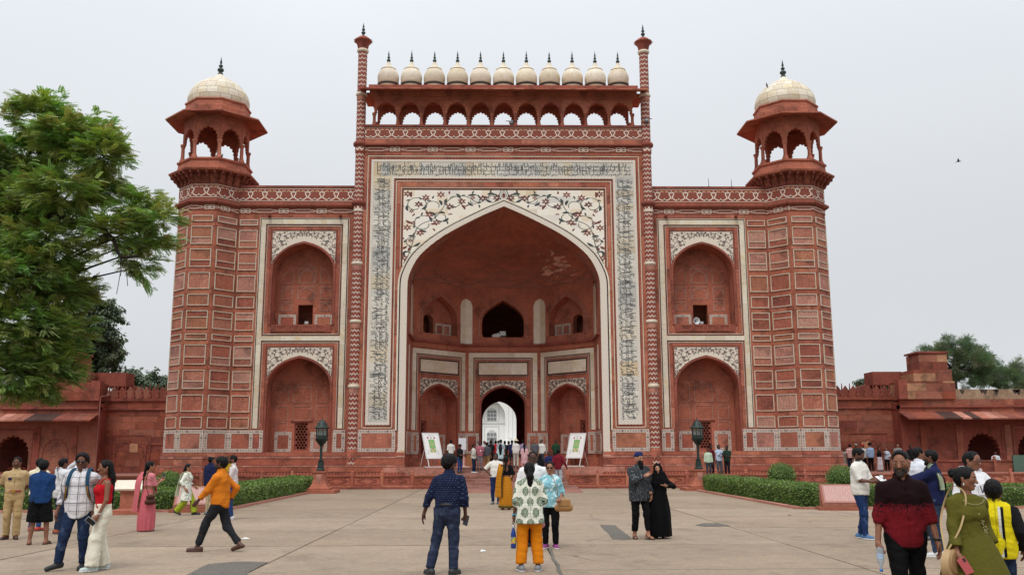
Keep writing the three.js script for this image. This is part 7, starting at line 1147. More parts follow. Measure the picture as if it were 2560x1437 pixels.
const bucket = (on, hl, NET) => { on('sun_hat', NET([{ k: 0.03, p: [cap([0, 0.06, -0.01], [0, 0.1, 0], 0.1, 0.085, 1.0, 0.95)] }], 0.02, hl, { cuts: [[0, -1, 0, -0.04]] }), F('#cdbf9c')); on('hat_brim', lathe([[0.1, 0.07], [0.17, 0.03], [0.175, 0.035], [0.1, 0.085]], 20), F('#cdbf9c')); };
const veil = (mat, L = 0.32) => (on, hl, NET) => on('headscarf', NET([{ k: 0.04, p: [cap([0, 0.04, -0.025], [0, 0.045, 0.005], 0.102, 0.098, 1.06, 0.94), cap([0, -0.03, -0.02], [0, -0.14, -0.01], 0.09, 0.1, 0.85, 1), cap([0, -0.15, -0.01], [0, -L, 0.0], 0.12, 0.15, 0.7, 1.0)] }], 0.03, hl * 1.25, { holes: [cap([0, -0.055, 0.13], [0, 0.035, 0.13], 0.066, 0.066, 1, 1)], fn: (x, y, z, d) => d + (vnoise(x * 22, y * 14, z * 22) - 0.5) * 0.02 }), mat);
const PI = Math.PI;
const tr = (mat, o = {}) => ({ type: 'trousers', mat, ...o });
// --- left foreground
const police = person('police officer in khaki uniform with red belt, moustache, standing at ease', { feet: [24, 1348], head: 1143, turn: 0.3, skin: 'b', moustache: 1, hands: [[-0.1, 0.96, -0.17], [0.1, 0.94, -0.19]], poles: [[-1, 0, -0.4], [1, 0, -0.4]], top: { mat: khaki, sleeve: 0.42, hem: 0.96, collar: 1, buttons: 1 }, bottom: tr(F('#a98f66'), { waist: 1.02, belt: M_({ color: col('#8c2028'), roughness: 0.5 }), wide: 0.01 }), shoes: shoeBr,
  extra: (q) => { q.part('belt_buckle', box(-0.035, 0.035, -0.025, 0.025, 0, 0.02).translate(...arr(q.A(0.09, 0, 0.138))), M_({ color: col('#b08a3a'), roughness: 0.35, metalness: 0.7 })); for (const d of [-1, 1]) q.part('epaulette', box(-0.045, 0.045, 0, 0.012, -0.025, 0.025).rotateZ(-d * 0.3).translate(...arr(q.A(0.56, d * 0.13, 0))), F('#8d2a2a')); q.part('name_badge', box(-0.035, 0.035, -0.02, 0.03, 0, 0.01).translate(...arr(q.A(0.34, -0.09, 0.118))), F('#23264a')); q.part('pocket_flap', box(-0.05, 0.05, -0.02, 0.015, 0, 0.01).translate(...arr(q.A(0.36, 0.09, 0.118))), F('#9c855f')); } });
person('man in blue t-shirt and black long shorts seen from behind', { feet: [91, 1361], head: 1151, turn: PI + 0.15, back: 1, skin: 'a', hair: 'short', hairThick: 0.022, legs: [[-0.16, 0.02], [0.15, -0.02]], hands: [[-0.1, 1.04, 0.26], [0.12, 1.06, 0.27]], top: { mat: F('#1d3a66'), sleeve: 0.44, hem: 0.83, fit: 0.03 }, bottom: { type: 'shorts', mat: F('#101112'), wide: 0.02 }, sandals: M_({ color: col('#2c2320') }) });
person('man in cream shirt almost hidden behind the blue t-shirt', { feet: [84, 1327], head: 1146, turn: PI, back: 1, skin: 'b', hands: [[-0.1, 1.1, 0.26], [0.12, 1.1, 0.27]], top: { mat: F('#d6cfb4'), sleeve: 0.45 }, bottom: tr(jeansBlue), shoes: M_({ color: col('#b03a2a') }) });
const snap = person('man in white shirt raising a phone to photograph the gatehouse', { feet: [142, 1334], head: 1146, turn: PI - 0.75, back: 1, skin: 'b', hands: [[-0.06, 1.6, 0.4], [0.12, 1.62, 0.38]], poles: [[-1, -0.6, 0], [1, -0.6, 0]], grip: ['grip', 'grip'], top: { mat: white, sleeve: 0.95, hem: 0.8, fit: 0.026 }, bottom: tr(jeans), shoes: M_({ color: col('#8a4a30') }),
  extra: (q) => q.part('scarf', ribbon([arr(q.A(0.5, 0.17, 0.0)), arr(q.A(0.54, 0.08, -0.1)), arr(q.A(0.5, -0.04, -0.15)), arr(q.A(0.38, -0.1, -0.16))], [[0, 1, 0], [0.3, 1, 0], [0.8, 0.6, 0], [1, 0.2, 0]], [0.1, 0.2], 0.014), white) });
phone('black phone held up by the man in white shirt', snap, 1, { off: [-0.08, 0.08, 0.02], rot: [0, 0, PI / 2], turn: PI });
const plaid = person('man in checked shirt, sunglasses and ripped jeans wearing a backpack', { feet: [184, 1424], head: 1134, turn: 0.05, skin: 'b', shades: 1, headYaw: 0.15, hairThick: 0.026, fat: 0.25, wide: 1.02, legs: [[-0.22, 0.1], [0.1, -0.05]], toes: [-0.7, 0.05], hands: [[-0.29, 0.86, 0.06], [0.28, 1.0, -0.14]], top: { mat: F(plaidTex), sleeve: 0.8, hem: 0.74, tail: 0.07, fit: 0.022, flare: 0.005, collar: 1, vneck: 1, buttons: 1 }, bottom: tr(F(denimTex('#1d2b46', 'rgba(150,165,190,0.2)')), { cuff: 0.09, wide: 0.004 }), shoes: shoeB, sole: M_({ color: col('#3a2a24') }) });
{ const q = plaid, p = q.world(q.A(0.3, 0, -0.2)), T = thing('backpack', 'dark backpack worn by the man in checked shirt', 'backpack', arr(p), q.T.rotation.y), L = (x, y, z) => [x, y, z]; T.scale.setScalar(q.s); const m = F('#22262e'), m2 = F('#2a4a63'), tan = F('#8a6a3c');
  mesh('bag_body', NET([{ k: 0.05, p: [cap([-0.08, -0.16, -0.02], [0.08, -0.16, -0.02], 0.09, 0.09), cap([-0.08, 0.14, -0.01], [0.08, 0.14, -0.01], 0.085, 0.085)] }], 0.04, 0.016), m, T);
  for (const d of [-1, 1]) { mesh('shoulder_strap', ribbon([L(d * 0.1, 0.2, 0.03), L(d * 0.115, 0.275, 0.16), L(d * 0.13, 0.19, 0.305), L(d * 0.15, 0.0, 0.345), L(d * 0.17, -0.16, 0.29)], [[1, 0, 0], [1, 0, 0.1], [1, 0, 0], [1, 0, 0], [1, 0, 0]], [0.065, 0.05], 0.008), m2, T); mesh('strap_webbing', ribbon([L(d * 0.15, 0.02, 0.36), L(d * 0.165, -0.1, 0.345), L(d * 0.19, -0.22, 0.24), L(d * 0.17, -0.24, 0.05)], [[1, 0, 0], [1, 0, 0], [0.8, 0, 0.4], [0.2, 1, 0.6]], [0.03, 0.03], 0.004), tan, T); } }
const redTop = person('woman in red camisole and wide white trousers with long black hair', { feet: [246, 1426], head: 1151, fem: 1, turn: -0.95, skin: 'a', hair: 'long', hairLen: 0.56, legs: [[-0.1, -0.08], [0.09, 0.14]], hands: [[-0.24, 0.9, 0.1], [0.2, 0.86, 0.12]], grip: ['relaxed', 'grip'], top: { mat: F('#b01822'), sleeve: 0, hem: 0.95, strap: 0.42, fit: 0.012, collar: 0, name: 'camisole' }, bottom: tr(F('#d9d4c2'), { waist: 1.03, wide: 0.05, cuff: 0.055 }), shoes: M_({ color: col('#b9c9c6') }), sole: soleW,
  extra: (q) => q.part('wristwatch', new THREE.TorusGeometry(0.03, 0.008, 6, 16).rotateX(PI / 2).translate(...arr(q.wr[1].clone().lerp(q.elb[1], 0.08))), M_({ color: col('#c9c4bc'), roughness: 0.3 })) });
phone('white-backed phone in the hand of the woman in white trousers', redTop, 1, { color: '#b9c4c6', off: [0.0, 0.0, 0.06], rot: [0.2, 1.2, 0.7] });
const sariPink = person('woman in pink sari with a long braid, looking at her phone', { feet: [362, 1328], head: 1154, fem: 1, turn: 2.45, back: 1, skin: 'c', hair: 'braid', hairLen: 0.62, headYaw: -0.3, hands: [[-0.06, 1.22, 0.3], [0.12, 1.2, 0.28]], grip: ['grip', 'grip'], top: { mat: F('#c77a80'), sleeve: 0.48, hem: 1.1, fit: 0.012, lowback: 0.8, collar: 0, name: 'blouse' }, bottom: { type: 'skirt', name: 'sari', mat: F('#bd6068'), rx: 0.2, rz: 0.2, pleats: 11, waist: 1.03 }, shoes: shoeG,
  extra: (q) => q.part('sari_drape', ribbon([arr(q.A(0.1, -0.12, 0.16)), arr(q.A(0.33, 0.04, 0.16)), arr(q.A(0.53, 0.13, 0.02)), arr(q.A(0.36, 0.14, -0.15)), arr(q.A(0.0, 0.15, -0.2)), arr(q.A(-0.42, 0.16, -0.22))], [[0, 1, 0], [0.3, 1, 0], [1, 0.1, 0], [1, 0, 0], [1, 0, 0.1], [1, 0, 0.1]], [0.2, 0.3], 0.018, 40), F('#c4686f')) });
phone('black phone held before the face of the woman in pink sari', sariPink, 0, { off: [0.06, 0.06, 0.03], rot: [-0.3, 0, 0], turn: PI });
{ const q = sariPink, p = q.world(q.A(-0.12, -0.24, -0.06)), T = thing('shoulder_bag', 'brown shoulder bag hanging at the hip of the pink sari', 'bag', arr(p), q.T.rotation.y); mesh('bag_body', NET([{ k: 0.03, p: [cap([0, 0.05, -0.06], [0, 0.05, 0.06], 0.045, 0.045, 1, 1), cap([0, -0.06, -0.08], [0, -0.06, 0.08], 0.055, 0.055)] }], 0.03, 0.014), F('#4a3028'), T); mesh('strap', tube([[0, 0.1, -0.05], [0.1, 0.35, -0.08], [0.16, 0.62, 0.03], [0.08, 0.35, 0.13], [0, 0.1, 0.06]], 0.008, 5), F('#4a3028'), T); }
person('woman in white printed kurta and lime green trousers walking to the right', { feet: [462, 1287], head: 1158, fem: 1, turn: 1.5, skin: 'c', hair: 'pony', hairLen: 0.3, stride: 0.85, hands: [[-0.24, 0.86, 0.04], [0.22, 0.9, 0.18]], top: { mat: F(sprigTex), sleeve: 0.75, hem: 0.46, flare: 0.05, fit: 0.022, collar: 0, name: 'kurta' }, bottom: tr(F('#8f9a2a'), { wide: 0.045, cuff: 0.07 }), shoes: shoeB,
  extra: (q) => q.part('dupatta', ribbon([arr(q.A(0.3, -0.08, 0.15)), arr(q.A(0.52, -0.09, 0.06)), arr(q.A(0.5, -0.1, -0.1)), arr(q.A(0.2, -0.13, -0.2)), arr(q.A(-0.25, -0.16, -0.25))], [[1, 0.2, 0], [1, 0, 0.2], [1, 0, 0], [1, 0, 0], [1, 0, 0.2]], [0.14, 0.24], 0.014, 30), F('#cfd0ba')) });
person('balding man in navy polo and beige trousers beside the plaque', { feet: [520, 1286], head: 1139, turn: 2.5, back: 1, skin: 'a', hair: 'balding', fat: 0.4, top: { mat: navy, sleeve: 0.45, hem: 0.82, fit: 0.028 }, bottom: tr(beige), shoes: shoeG });
person('man in bright orange shirt and charcoal trousers striding to the left', { feet: [543, 1379], head: 1132, turn: -1.75, skin: 'd', back: 0, hair: 'short', hairThick: 0.016, stride: 1.15, headYaw: 0.1, beard: 0.02, legs: [[-0.06, -0.38, 0.1], [0.06, 0.36]], hands: [[-0.23, 0.86, -0.06], [0.2, 0.87, 0.32]], top: { mat: F('#c9731f'), sleeve: 0.88, hem: 0.74, tail: 0.07, fit: 0.022, flare: 0.01, collar: 1 }, bottom: tr(charcoal, { cuff: 0.12 }), shoes: shoeBr, low: 1, sole: shoeBr });
const dad = person('man in pale shirt and blue jeans carrying a small child', { feet: [575, 1299], head: 1138, turn: -1.2, skin: 'a', beard: 0.02, hands: [[-0.08, 1.12, 0.28], [0.1, 1.22, 0.3]], top: { mat: F('#cdc3c4'), sleeve: 0.92, hem: 0.86, collar: 1 }, bottom: tr(jeansBlue), shoes: shoeW, sole: soleW });
{ const w = dad.world(V(0.0, 0, 0.26)), k = person('small child in yellow carried in the arms of the man in pale shirt', { at: [569, w.z], floor: dad.T.position.y + 0.82, head: 1147, H: 0.78, kid: 1, turn: 0.6, skin: 'b', bigHead: 1.6, hands: [[-0.2, 1.2, 0.2], [0.2, 1.2, 0.2]], legs: [[-0.12, 0.3, 0.3], [0.12, 0.3, 0.3]], top: { mat: F('#b8932a'), sleeve: 0.45, fit: 0.03 }, bottom: tr(F('#57493a')) }); }
// --- centre foreground
const blueMan = person('man in navy patterned shirt and jeans standing with his back turned', { feet: [1107, 1437], head: 1138, turn: PI - 0.12, skin: 'd', back: 1, hair: 'short', hairThick: 0.03, headYaw: -0.75, lean: [-0.06, 0], shift: -0.05, legs: [[-0.15, 0.03], [0.19, 0.0]], toes: [-0.35, 0.6], hands: [[-0.31, 0.86, 0.08], [0.29, 0.87, 0.02]], grip: ['grip', 'relaxed'], top: { mat: F(dotTex), sleeve: 0.93, hem: 0.95, fit: 0.02, flare: 0.0, collar: 1 }, bottom: tr(F(denimTex('#2a3247', 'rgba(150,165,195,0.15)')), { waist: 1.0, wide: 0.008, belt: M_({ color: col('#1c1a1a'), roughness: 0.5 }) }), shoes: shoeB });
phone('dark phone in the hand of the man in navy patterned shirt', blueMan, 0, { off: [0, -0.01, 0.02], rot: [0.3, 0.6, 0.2] });
person('smiling man in white polo and glasses behind the woman in printed top', { feet: [1334, 1366], head: 1128, turn: -0.05, skin: 'd', glasses: 1, hair: 'short', hairThick: 0.006, fat: 0.7, wide: 1.05, hands: [[-0.3, 0.86, 0.06], [0.28, 0.88, 0.05]], top: { mat: F('#dedede'), sleeve: 0.45, hem: 0.82, fit: 0.03, collar: 1, vneck: 0.6, buttons: 1 }, bottom: tr(black), shoes: shoeB, extra: (q) => q.part('bangle', new THREE.TorusGeometry(0.033, 0.006, 6, 16).rotateX(PI / 2).translate(...arr(q.wr[0].clone().lerp(q.elb[0], 0.1))), M_({ color: col('#c9c4bc'), roughness: 0.3, metalness: 0.6 })) });
const ikat = person('woman in green and black printed top and orange trousers seen from behind', { feet: [1325, 1428], head: 1156, fem: 1, turn: PI + 0.05, back: 1, skin: 'b', hair: 'pony', hairLen: 0.34, hands: [[-0.2, 0.98, 0.2], [0.25, 0.86, 0.02]], grip: ['grip', 'grip'], legs: [[-0.13, 0.0], [0.14, 0.0]], top: { mat: F(ikatTex), sleeve: 0.66, hem: 0.74, flare: 0.03, fit: 0.034, loose: 0.026, name: 'tunic' }, bottom: tr(F('#cf7a14'), { wide: 0.03, cuff: 0.11 }), shoes: shoeG, sole: soleW,
  extra: (q) => q.part('wrist_band', new THREE.TorusGeometry(0.032, 0.012, 6, 16).rotateX(PI / 2).translate(...arr(q.wr[1].clone().lerp(q.elb[1], 0.08))), F('#4aa0c4')) });
{ const p = handPoint(ikat, 1, 0.1), T = thing('water_bottle', 'blue metal water bottle hanging from the hand beside orange trousers', 'bottle', [p.x, p.y - 0.38, p.z]); mesh('flask', lathe([[0.0, 0], [0.036, 0.0], [0.038, 0.02], [0.038, 0.2], [0.03, 0.24], [0.018, 0.27], [0.018, 0.29]], 16), M_({ color: col('#22408f'), roughness: 0.3, metalness: 0.3 }), T); mesh('printed_band', lathe([[0.0385, 0.07], [0.0385, 0.16]], 16, 2, 8), M_({ map: tile(64, 64, (g, w, h) => { const r = rng(3); g.fillStyle = '#c8b23c'; g.fillRect(0, 0, w, h); for (let i = 0; i < 20; i++) { g.fillStyle = ['#b04a8a', '#3a7ab0', '#e0dccc', '#3c8a52'][i % 4]; g.fillRect(r() * 60, r() * 60, 10, 10); } }) }), T); mesh('cap', lathe([[0.022, 0.29], [0.022, 0.33], [0, 0.335]], 12), M_({ color: col('#b9bcbf'), roughness: 0.3, metalness: 0.6 }), T); mesh('loop', tube([[0, 0.33, 0], [0.01, 0.36, 0], [0, 0.4, 0], [-0.01, 0.36, 0], [0, 0.33, 0]], 0.005, 5), M_({ color: col('#202226') }), T); }
{ const p = handPoint(ikat, 0, 0.1), T = thing('clutch_bag', 'dusty pink clutch bag held beside the printed green top', 'bag', [p.x, p.y - 0.16, p.z], 0.3); mesh('bag_body', NET([{ k: 0.03, p: [cap([-0.03, -0.08, 0], [0.04, -0.06, 0], 0.06, 0.05, 1, 1.6), cap([-0.02, 0.05, 0], [0.02, 0.06, 0], 0.045, 0.04, 1, 1.6)] }], 0.03, 0.012), F('#b5777c'), T); mesh('handle', tube([[-0.03, 0.08, 0], [0, 0.17, 0], [0.03, 0.08, 0]], 0.007, 5), F('#a5686e'), T); }
const tealW = person('smiling woman in turquoise tie-dye top, sunglasses and black leggings', { feet: [1377, 1371], head: 1154, fem: 1, turn: -0.1, skin: 'c', shades: 1, hair: 'bun', lips: lipRed, fat: 0.3, hands: [[-0.14, 0.98, 0.16], [0.2, 0.97, 0.14]], grip: ['relaxed', 'grip'], top: { mat: F(tieDyeTex), sleeve: 0.62, hem: 0.8, fit: 0.03, bell: 0.02, vneck: 1, collar: 0, name: 'tunic' }, bottom: tr(black, { cuff: 0.09 }), shoes: M_({ color: col('#8a3a78') }), sole: soleW });
{ const p = tealW.world(tealW.A(-0.07, 0.27, 0.08)), T = thing('handbag', 'tan leather handbag carried by the woman in turquoise', 'bag', arr(p), 0.1); const m = M_({ color: col('#9a7040'), roughness: 0.5 }); mesh('bag_body', NET([{ k: 0.03, p: [cap([-0.1, -0.03, 0], [0.1, -0.03, 0], 0.075, 0.075, 1, 1.6), cap([-0.07, 0.07, 0], [0.07, 0.07, 0], 0.06, 0.06, 1, 1.7)] }], 0.03, 0.013), m, T); mesh('flap', box(-0.1, 0.1, 0.0, 0.1, 0.045, 0.055), m, T); mesh('clasp', box(-0.015, 0.015, -0.005, 0.02, 0.055, 0.06), M_({ color: col('#c0a050'), metalness: 0.8, roughness: 0.3 }), T); mesh('strap', tube([[-0.1, 0.08, 0], [-0.14, 0.3, 0.1], [-0.22, 0.58, 0.03], [-0.16, 0.3, -0.1], [0.1, 0.08, 0]], 0.007, 5), m, T); }
const sariGold = person('woman in mustard sari and black blouse walking towards the gatehouse', { feet: [1265, 1274], head: 1140, fem: 1, turn: PI, back: 1, skin: 'b', hair: 'braid', hairLen: 0.42, hands: [[-0.2, 0.98, 0.12], [0.2, 0.96, 0.12]], top: { mat: F('#0c0c0f'), sleeve: 0.48, hem: 1.1, lowback: 1, fit: 0.014, collar: 0, name: 'blouse' }, bottom: { type: 'skirt', name: 'sari', mat: F(goldTex), rx: 0.22, rz: 0.2, waist: 1.06, pleats: 10, y0: 0.05 },
  extra: (q) => { q.part('sari_drape', ribbon([arr(q.A(0.12, -0.1, 0.15)), arr(q.A(0.36, 0.06, 0.16)), arr(q.A(0.53, 0.13, 0.0)), arr(q.A(0.36, 0.17, -0.13)), arr(q.A(0.02, 0.22, -0.16)), arr(q.A(-0.5, 0.24, -0.17))], [[0, 1, 0], [0.3, 1, 0], [1, 0.1, 0], [1, 0, 0], [1, 0, 0.3], [1, 0, 0.3]], [0.16, 0.24], 0.015, 40), F(goldTex)); q.part('sari_border', ribbon([arr(q.A(0.53, 0.06, -0.05)), arr(q.A(0.36, 0.09, -0.155)), arr(q.A(0.02, 0.13, -0.2)), arr(q.A(-0.5, 0.13, -0.215))], [[1, 0, 0], [1, 0, 0], [1, 0, 0.2], [1, 0, 0.2]], [0.035, 0.05], 0.004), F('#3a3120')); q.part('hem_border', new THREE.TorusGeometry(0.21, 0.03, 6, 30).rotateX(PI / 2).scale(1.06, 1.5, 0.97).translate(q.pel.x, 0.1, 0), F('#5a4a20')); } });
person('man in white polo and navy trousers with a hand on his hip', { feet: [1239, 1260], head: 1133, turn: 0.05, skin: 'd', hands: [[-0.2, 0.99, 0.04], [0.27, 0.86, 0.05]], poles: [[-1, 0, -0.35], [1, 0, -1]], top: { mat: F('#d9d6cd'), sleeve: 0.46, hem: 0.9, fit: 0.024, collar: 1 }, bottom: tr(F('#1f2b52')), shoes: shoeG });
person('man in maroon shirt walking away to the right of the steps', { feet: [1397, 1219], head: 1122, turn: PI - 0.5, back: 1, skin: 'd', hands: [[-0.34, 0.9, 0.12], [0.26, 0.86, -0.1]], top: { mat: maroon, sleeve: 0.95, hem: 0.8 }, bottom: tr(lightgrey), shoes: shoeB });
// --- visitors on the steps and in the doorway
const walk = (label, px, z, head, turn, topC, botC, o = {}) => person(label, { at: [px, z], head, turn, back: Math.cos(turn) < -0.2 ? 1 : 0, skin: o.skin || pick(['a', 'b', 'c', 'd'], rp), top: { mat: typeof topC === 'string' ? F(topC) : topC, sleeve: o.sleeve ?? 0.46, hem: o.hem ?? 0.82, collar: 1, ...(o.top || {}) }, bottom: o.bottom || tr(typeof botC === 'string' ? F(botC) : botC), shoes: o.shoes || shoeB, ...o.more });
walk('man in pink shirt and grey trousers with a lanyard', 1199, 2.9, 1110, 0.3, '#a5626e', '#77757a', { skin: 'd', more: { extra: (q) => { q.part('lanyard', tube([arr(q.A(0.5, -0.06, 0.06)), arr(q.A(0.3, 0.02, 0.15)), arr(q.A(0.5, 0.06, 0.06))], 0.006, 4), F('#b03040')); q.part('id_card', box(-0.035, 0.035, -0.05, 0.05, 0, 0.006).translate(...arr(q.A(0.26, 0.02, 0.155))), F('#d8d8d8')); } } });
walk('man in striped white shirt and jeans facing the pink-shirted man', 1184, 3.2, 1115, 1.2, F(pinstripeTex), jeans, { sleeve: 0.6, more: { hands: [[-0.1, 1.1, 0.3], [0.26, 0.86, 0.05]] }, shoes: shoeW });
walk('man in dark grey shirt and khaki trousers walking to the doorway', 1217, 2.6, 1105, PI, '#4a4b50', '#a98d66', { sleeve: 0.6, more: { stride: 0.5 } });
walk('young man in black t-shirt and jeans beside the notice stand', 1149, 3.6, 1117, 0.9, '#1b1b1e', jeansBlue, { sleeve: 0.7, more: { headPitch: 0.4, hands: [[-0.08, 1.05, 0.25], [0.1, 1.05, 0.25]] } });
walk('man in white shirt facing away near the left plan board', 1127, 0.4, 1109, PI + 0.4, '#cfcfc8', '#55565c', { sleeve: 0.6 });
walk('woman in white with a cream sun hat walking to the doorway', 1290, 2.2, 1117, PI, '#cfcbc4', '#b9b5aa', { sleeve: 0.6, more: { fem: 1, hat: bucket, fat: 0.6 } });
walk('man in pale grey t-shirt walking to the doorway', 1252, 1.4, 1114, PI, '#9aa3aa', jeans, {});
walk('girl with long black hair and pale blue top on the steps', 1251, 3.4, 1127, PI, '#a9c0c4', '#4a4a52', { more: { fem: 1, hair: 'long', hairLen: 0.5 } });
walk('man in bright red t-shirt near the doorway', 1239, -2.4, 1102, PI, '#b5222a', jeans, {});
walk('person in black with dark hair just left of the red t-shirt', 1227, -1.6, 1109, PI, '#1c1c20', black, {});
walk('person in white and black at the left door jamb', 1211, -3.6, 1107, 0.4, '#bfbfbf', black, {});
walk('woman with a white headscarf inside the doorway', 1251, -4.4, 1104, PI, '#c9c9c9', '#b5b5b5', { more: { fem: 1, hair: 'none', hat: veil(white, 0.3) } });
walk('man in black shirt inside the doorway', 1262, -3.4, 1103, PI, '#202024', charcoal, {});
walk('man in dark red shirt inside the doorway', 1272, -4.6, 1104, PI, '#5e1f28', charcoal, {});
walk('man in navy shirt going through the doorway', 1280, -1.4, 1109, PI + 0.1, '#20284c', charcoal, {});
walk('bearded man in teal shirt coming out of the doorway', 1289, -3.8, 1100, -0.1, '#2c6482', jeans, { more: { beard: 0.03 } });
walk('man in dark clothes deep inside the gateway passage', 1246, -11, 1101, PI, '#2a2a30', charcoal, {});
walk('woman in patterned purple top left of the right door jamb', 1308, 0.6, 1124, PI, '#8d7d98', '#c49a9c', { more: { fem: 1, hair: 'bun' } });
walk('woman in pale pink kurta among the crowd on the steps', 1311, 3.8, 1134, PI, '#c9a0a4', '#c9a0a4', { hem: 0.55, more: { fem: 1, hair: 'pony' } });
walk('dark-haired man in grey behind the man in glasses', 1337, 1.0, 1119, 0.2, '#55575c', charcoal, {});
walk('man in white shirt with folded sleeves right of the doorway', 1354, 0.9, 1113, -0.3, '#cdcbc6', '#3a3c44', { sleeve: 0.75 });
walk('woman in black headscarf behind the woman in turquoise', 1350, 7.4, 1137, PI, '#1a1a1e', black, { more: { fem: 1, hair: 'none', hat: veil(F('#17171b'), 0.34) } });
walk('man in navy shirt partly hidden beside the maroon shirt', 1372, 5.4, 1131, 0.2, '#242c54', charcoal, { skin: 'd' });
walk('young man in dark green t-shirt facing the plaza near the right plan board', 1390, 0.5, 1109, 0.1, '#23402e', charcoal, { skin: 'd' });
// --- right of the steps
const bearded = person('bearded man in dark leaf-print shirt and blue skullcap, hand on chest', { feet: [1602, 1347], head: 1132, turn: 0.25, skin: 'c', hair: 'fade', hat: taqiyah, beard: 0.17, headYaw: 0.25, fat: 0.3, legs: [[-0.11, -0.04], [0.1, 0.16]], hands: [[0.03, 1.24, 0.21], [0.24, 0.87, 0.05]], poles: [[-1, -0.6, -0.1], [1, -0.2, -0.6]], handTwist: [1.2, 0], top: { mat: F(leafDarkTex), sleeve: 0.95, hem: 0.74, fit: 0.03, flare: 0.02, collar: 1, vneck: 0.5 }, bottom: tr(black, { cuff: 0.16 }), sandals: M_({ color: col('#2a2725') }) });
person('woman in black abaya and headscarf raising one hand', { feet: [1650, 1346], head: 1159, fem: 1, turn: -0.2, skin: 'e', hair: 'none', headTilt: 0.14, lips: lipRed, hat: veil(F('#0a0a0c'), 0.3), hands: [[-0.24, 1.06, 0.12], [0.19, 1.2, 0.24]], poles: [[-1, -0.3, -0.4], [1, -0.6, -0.2]], grip: ['grip', 'open'], handTwist: [0, 0.6], top: { mat: F('#0a0a0c'), sleeve: 0.92, hem: 0.9, fit: 0.022, name: 'abaya_top' }, bottom: { type: 'skirt', name: 'abaya', mat: F('#0a0a0c'), rx: 0.28, rz: 0.23, pleats: 7, waist: 1.2, y0: 0.05 }, shoes: shoeBr });
walk('young man in mint shirt standing on the terrace', 1771, 2.4, 1121, 0.1, '#b4c9b0', '#3c4046', { sleeve: 0.95, skin: 'b' });
walk('young man in maroon shirt behind the mint shirt', 1778, 1.8, 1112, 0.6, '#5e1a24', '#2a2a30', { skin: 'd' });
walk('young man in light blue shirt clapping on the terrace', 1798, 2.4, 1112, 0.2, '#aab8cc', '#4a5054', { sleeve: 0.9, skin: 'd', more: { hands: [[-0.04, 1.2, 0.25], [0.08, 1.18, 0.25]] } });
walk('young man in dark green t-shirt on the terrace with folded hands', 1818, 2.4, 1114, -0.6, '#22382e', '#1d1d22', { skin: 'd', more: { hands: [[-0.08, 1.12, 0.27], [0.1, 1.12, 0.27]] } });
const reader = person('man in white polo and blue jeans reading a paper', { feet: [2160, 1347], head: 1121, turn: 0.75, skin: 'b', beard: 0.02, headPitch: 0.45, fat: 0.4, hands: [[-0.1, 1.08, 0.33], [0.14, 1.1, 0.34]], grip: ['grip', 'grip'], legs: [[-0.1, 0.1], [0.1, -0.1]], top: { mat: F('#d6d3cb'), sleeve: 0.46, hem: 0.82, fit: 0.03, collar: 1, collarMat: F('#2a2a30') }, bottom: tr(F(denimTex('#1e3158', 'rgba(150,170,200,0.2)'))), shoes: M_({ color: col('#4a6f96') }), sole: soleW });
{ const p = reader.world(V(0.02, 1.12, 0.44)), T = thing('paper_sheet', 'folded white paper in the hands of the man in white polo', 'paper', arr(p), 0.75); mesh('sheet', box(-0.15, 0.02, -0.1, 0.1, -0.002, 0.002).rotateX(-0.9), F('#dfe0e2'), T); mesh('folded_sheet', box(0.02, 0.16, -0.1, 0.1, -0.002, 0.002).rotateX(-0.7), F('#d6d7da'), T); }
const ombre = person('man in black and dark red shirt and torn black trousers walking with a bottle', { at: [2250, 43.3], head: 1128, turn: -0.15, skin: 'a', hair: 'fade', beard: 0.025, headYaw: -0.42, fat: 0, wide: 1.0, legs: [[-0.11, 0.16], [0.1, -0.14]], hands: [[-0.275, 0.85, 0.07], [0.265, 0.85, 0.09]], poles: [[-0.25, 0, -1], [0.25, 0, -1]], grip: ['grip', 'relaxed'], top: { mat: F(ombreTex), sleeve: 0.64, hem: 0.77, tail: 0.07, fit: 0.014, loose: 0.01, collar: 1, vneck: 0.8, buttons: 1 }, bottom: tr(F('#0c0c0e')), shoes: shoeB,
  extra: (q) => q.part('wristwatch', new THREE.TorusGeometry(0.033, 0.011, 6, 18).rotateX(PI / 2).translate(...arr(q.wr[1].clone().lerp(q.elb[1], 0.1))), M_({ color: col('#1c1e20'), roughness: 0.4 })) });
{ const mp = ombre.T.children.find((m) => m.name === 'shirt'), uv = mp.geometry.attributes.uv, po = mp.geometry.attributes.position; for (let i = 0; i < uv.count; i++) uv.setXY(i, uv.getX(i), (po.getY(i) - 0.8) / 0.72); }
{ const p = handPoint(ombre, 0, 0.1), T = thing('plastic_bottle', 'clear plastic water bottle with a blue cap, held upside down', 'bottle', [p.x, p.y - 0.16, p.z + 0.05]); mesh('flask', lathe([[0.012, 0.0], [0.014, 0.03], [0.032, 0.07], [0.033, 0.2], [0.0, 0.205]], 14), new THREE.MeshPhysicalMaterial({ color: col('#d9e2ea'), transmission: 0.7, roughness: 0.15, thickness: 0 }), T); mesh('cap', lathe([[0, -0.02], [0.016, -0.02], [0.016, 0.003], [0.0, 0.003]], 12), M_({ color: col('#2f62b0'), roughness: 0.4 }), T); mesh('label_wrap', lathe([[0.0335, 0.1], [0.0335, 0.15]], 14), M_({ color: col('#9fb4cf') }), T); }
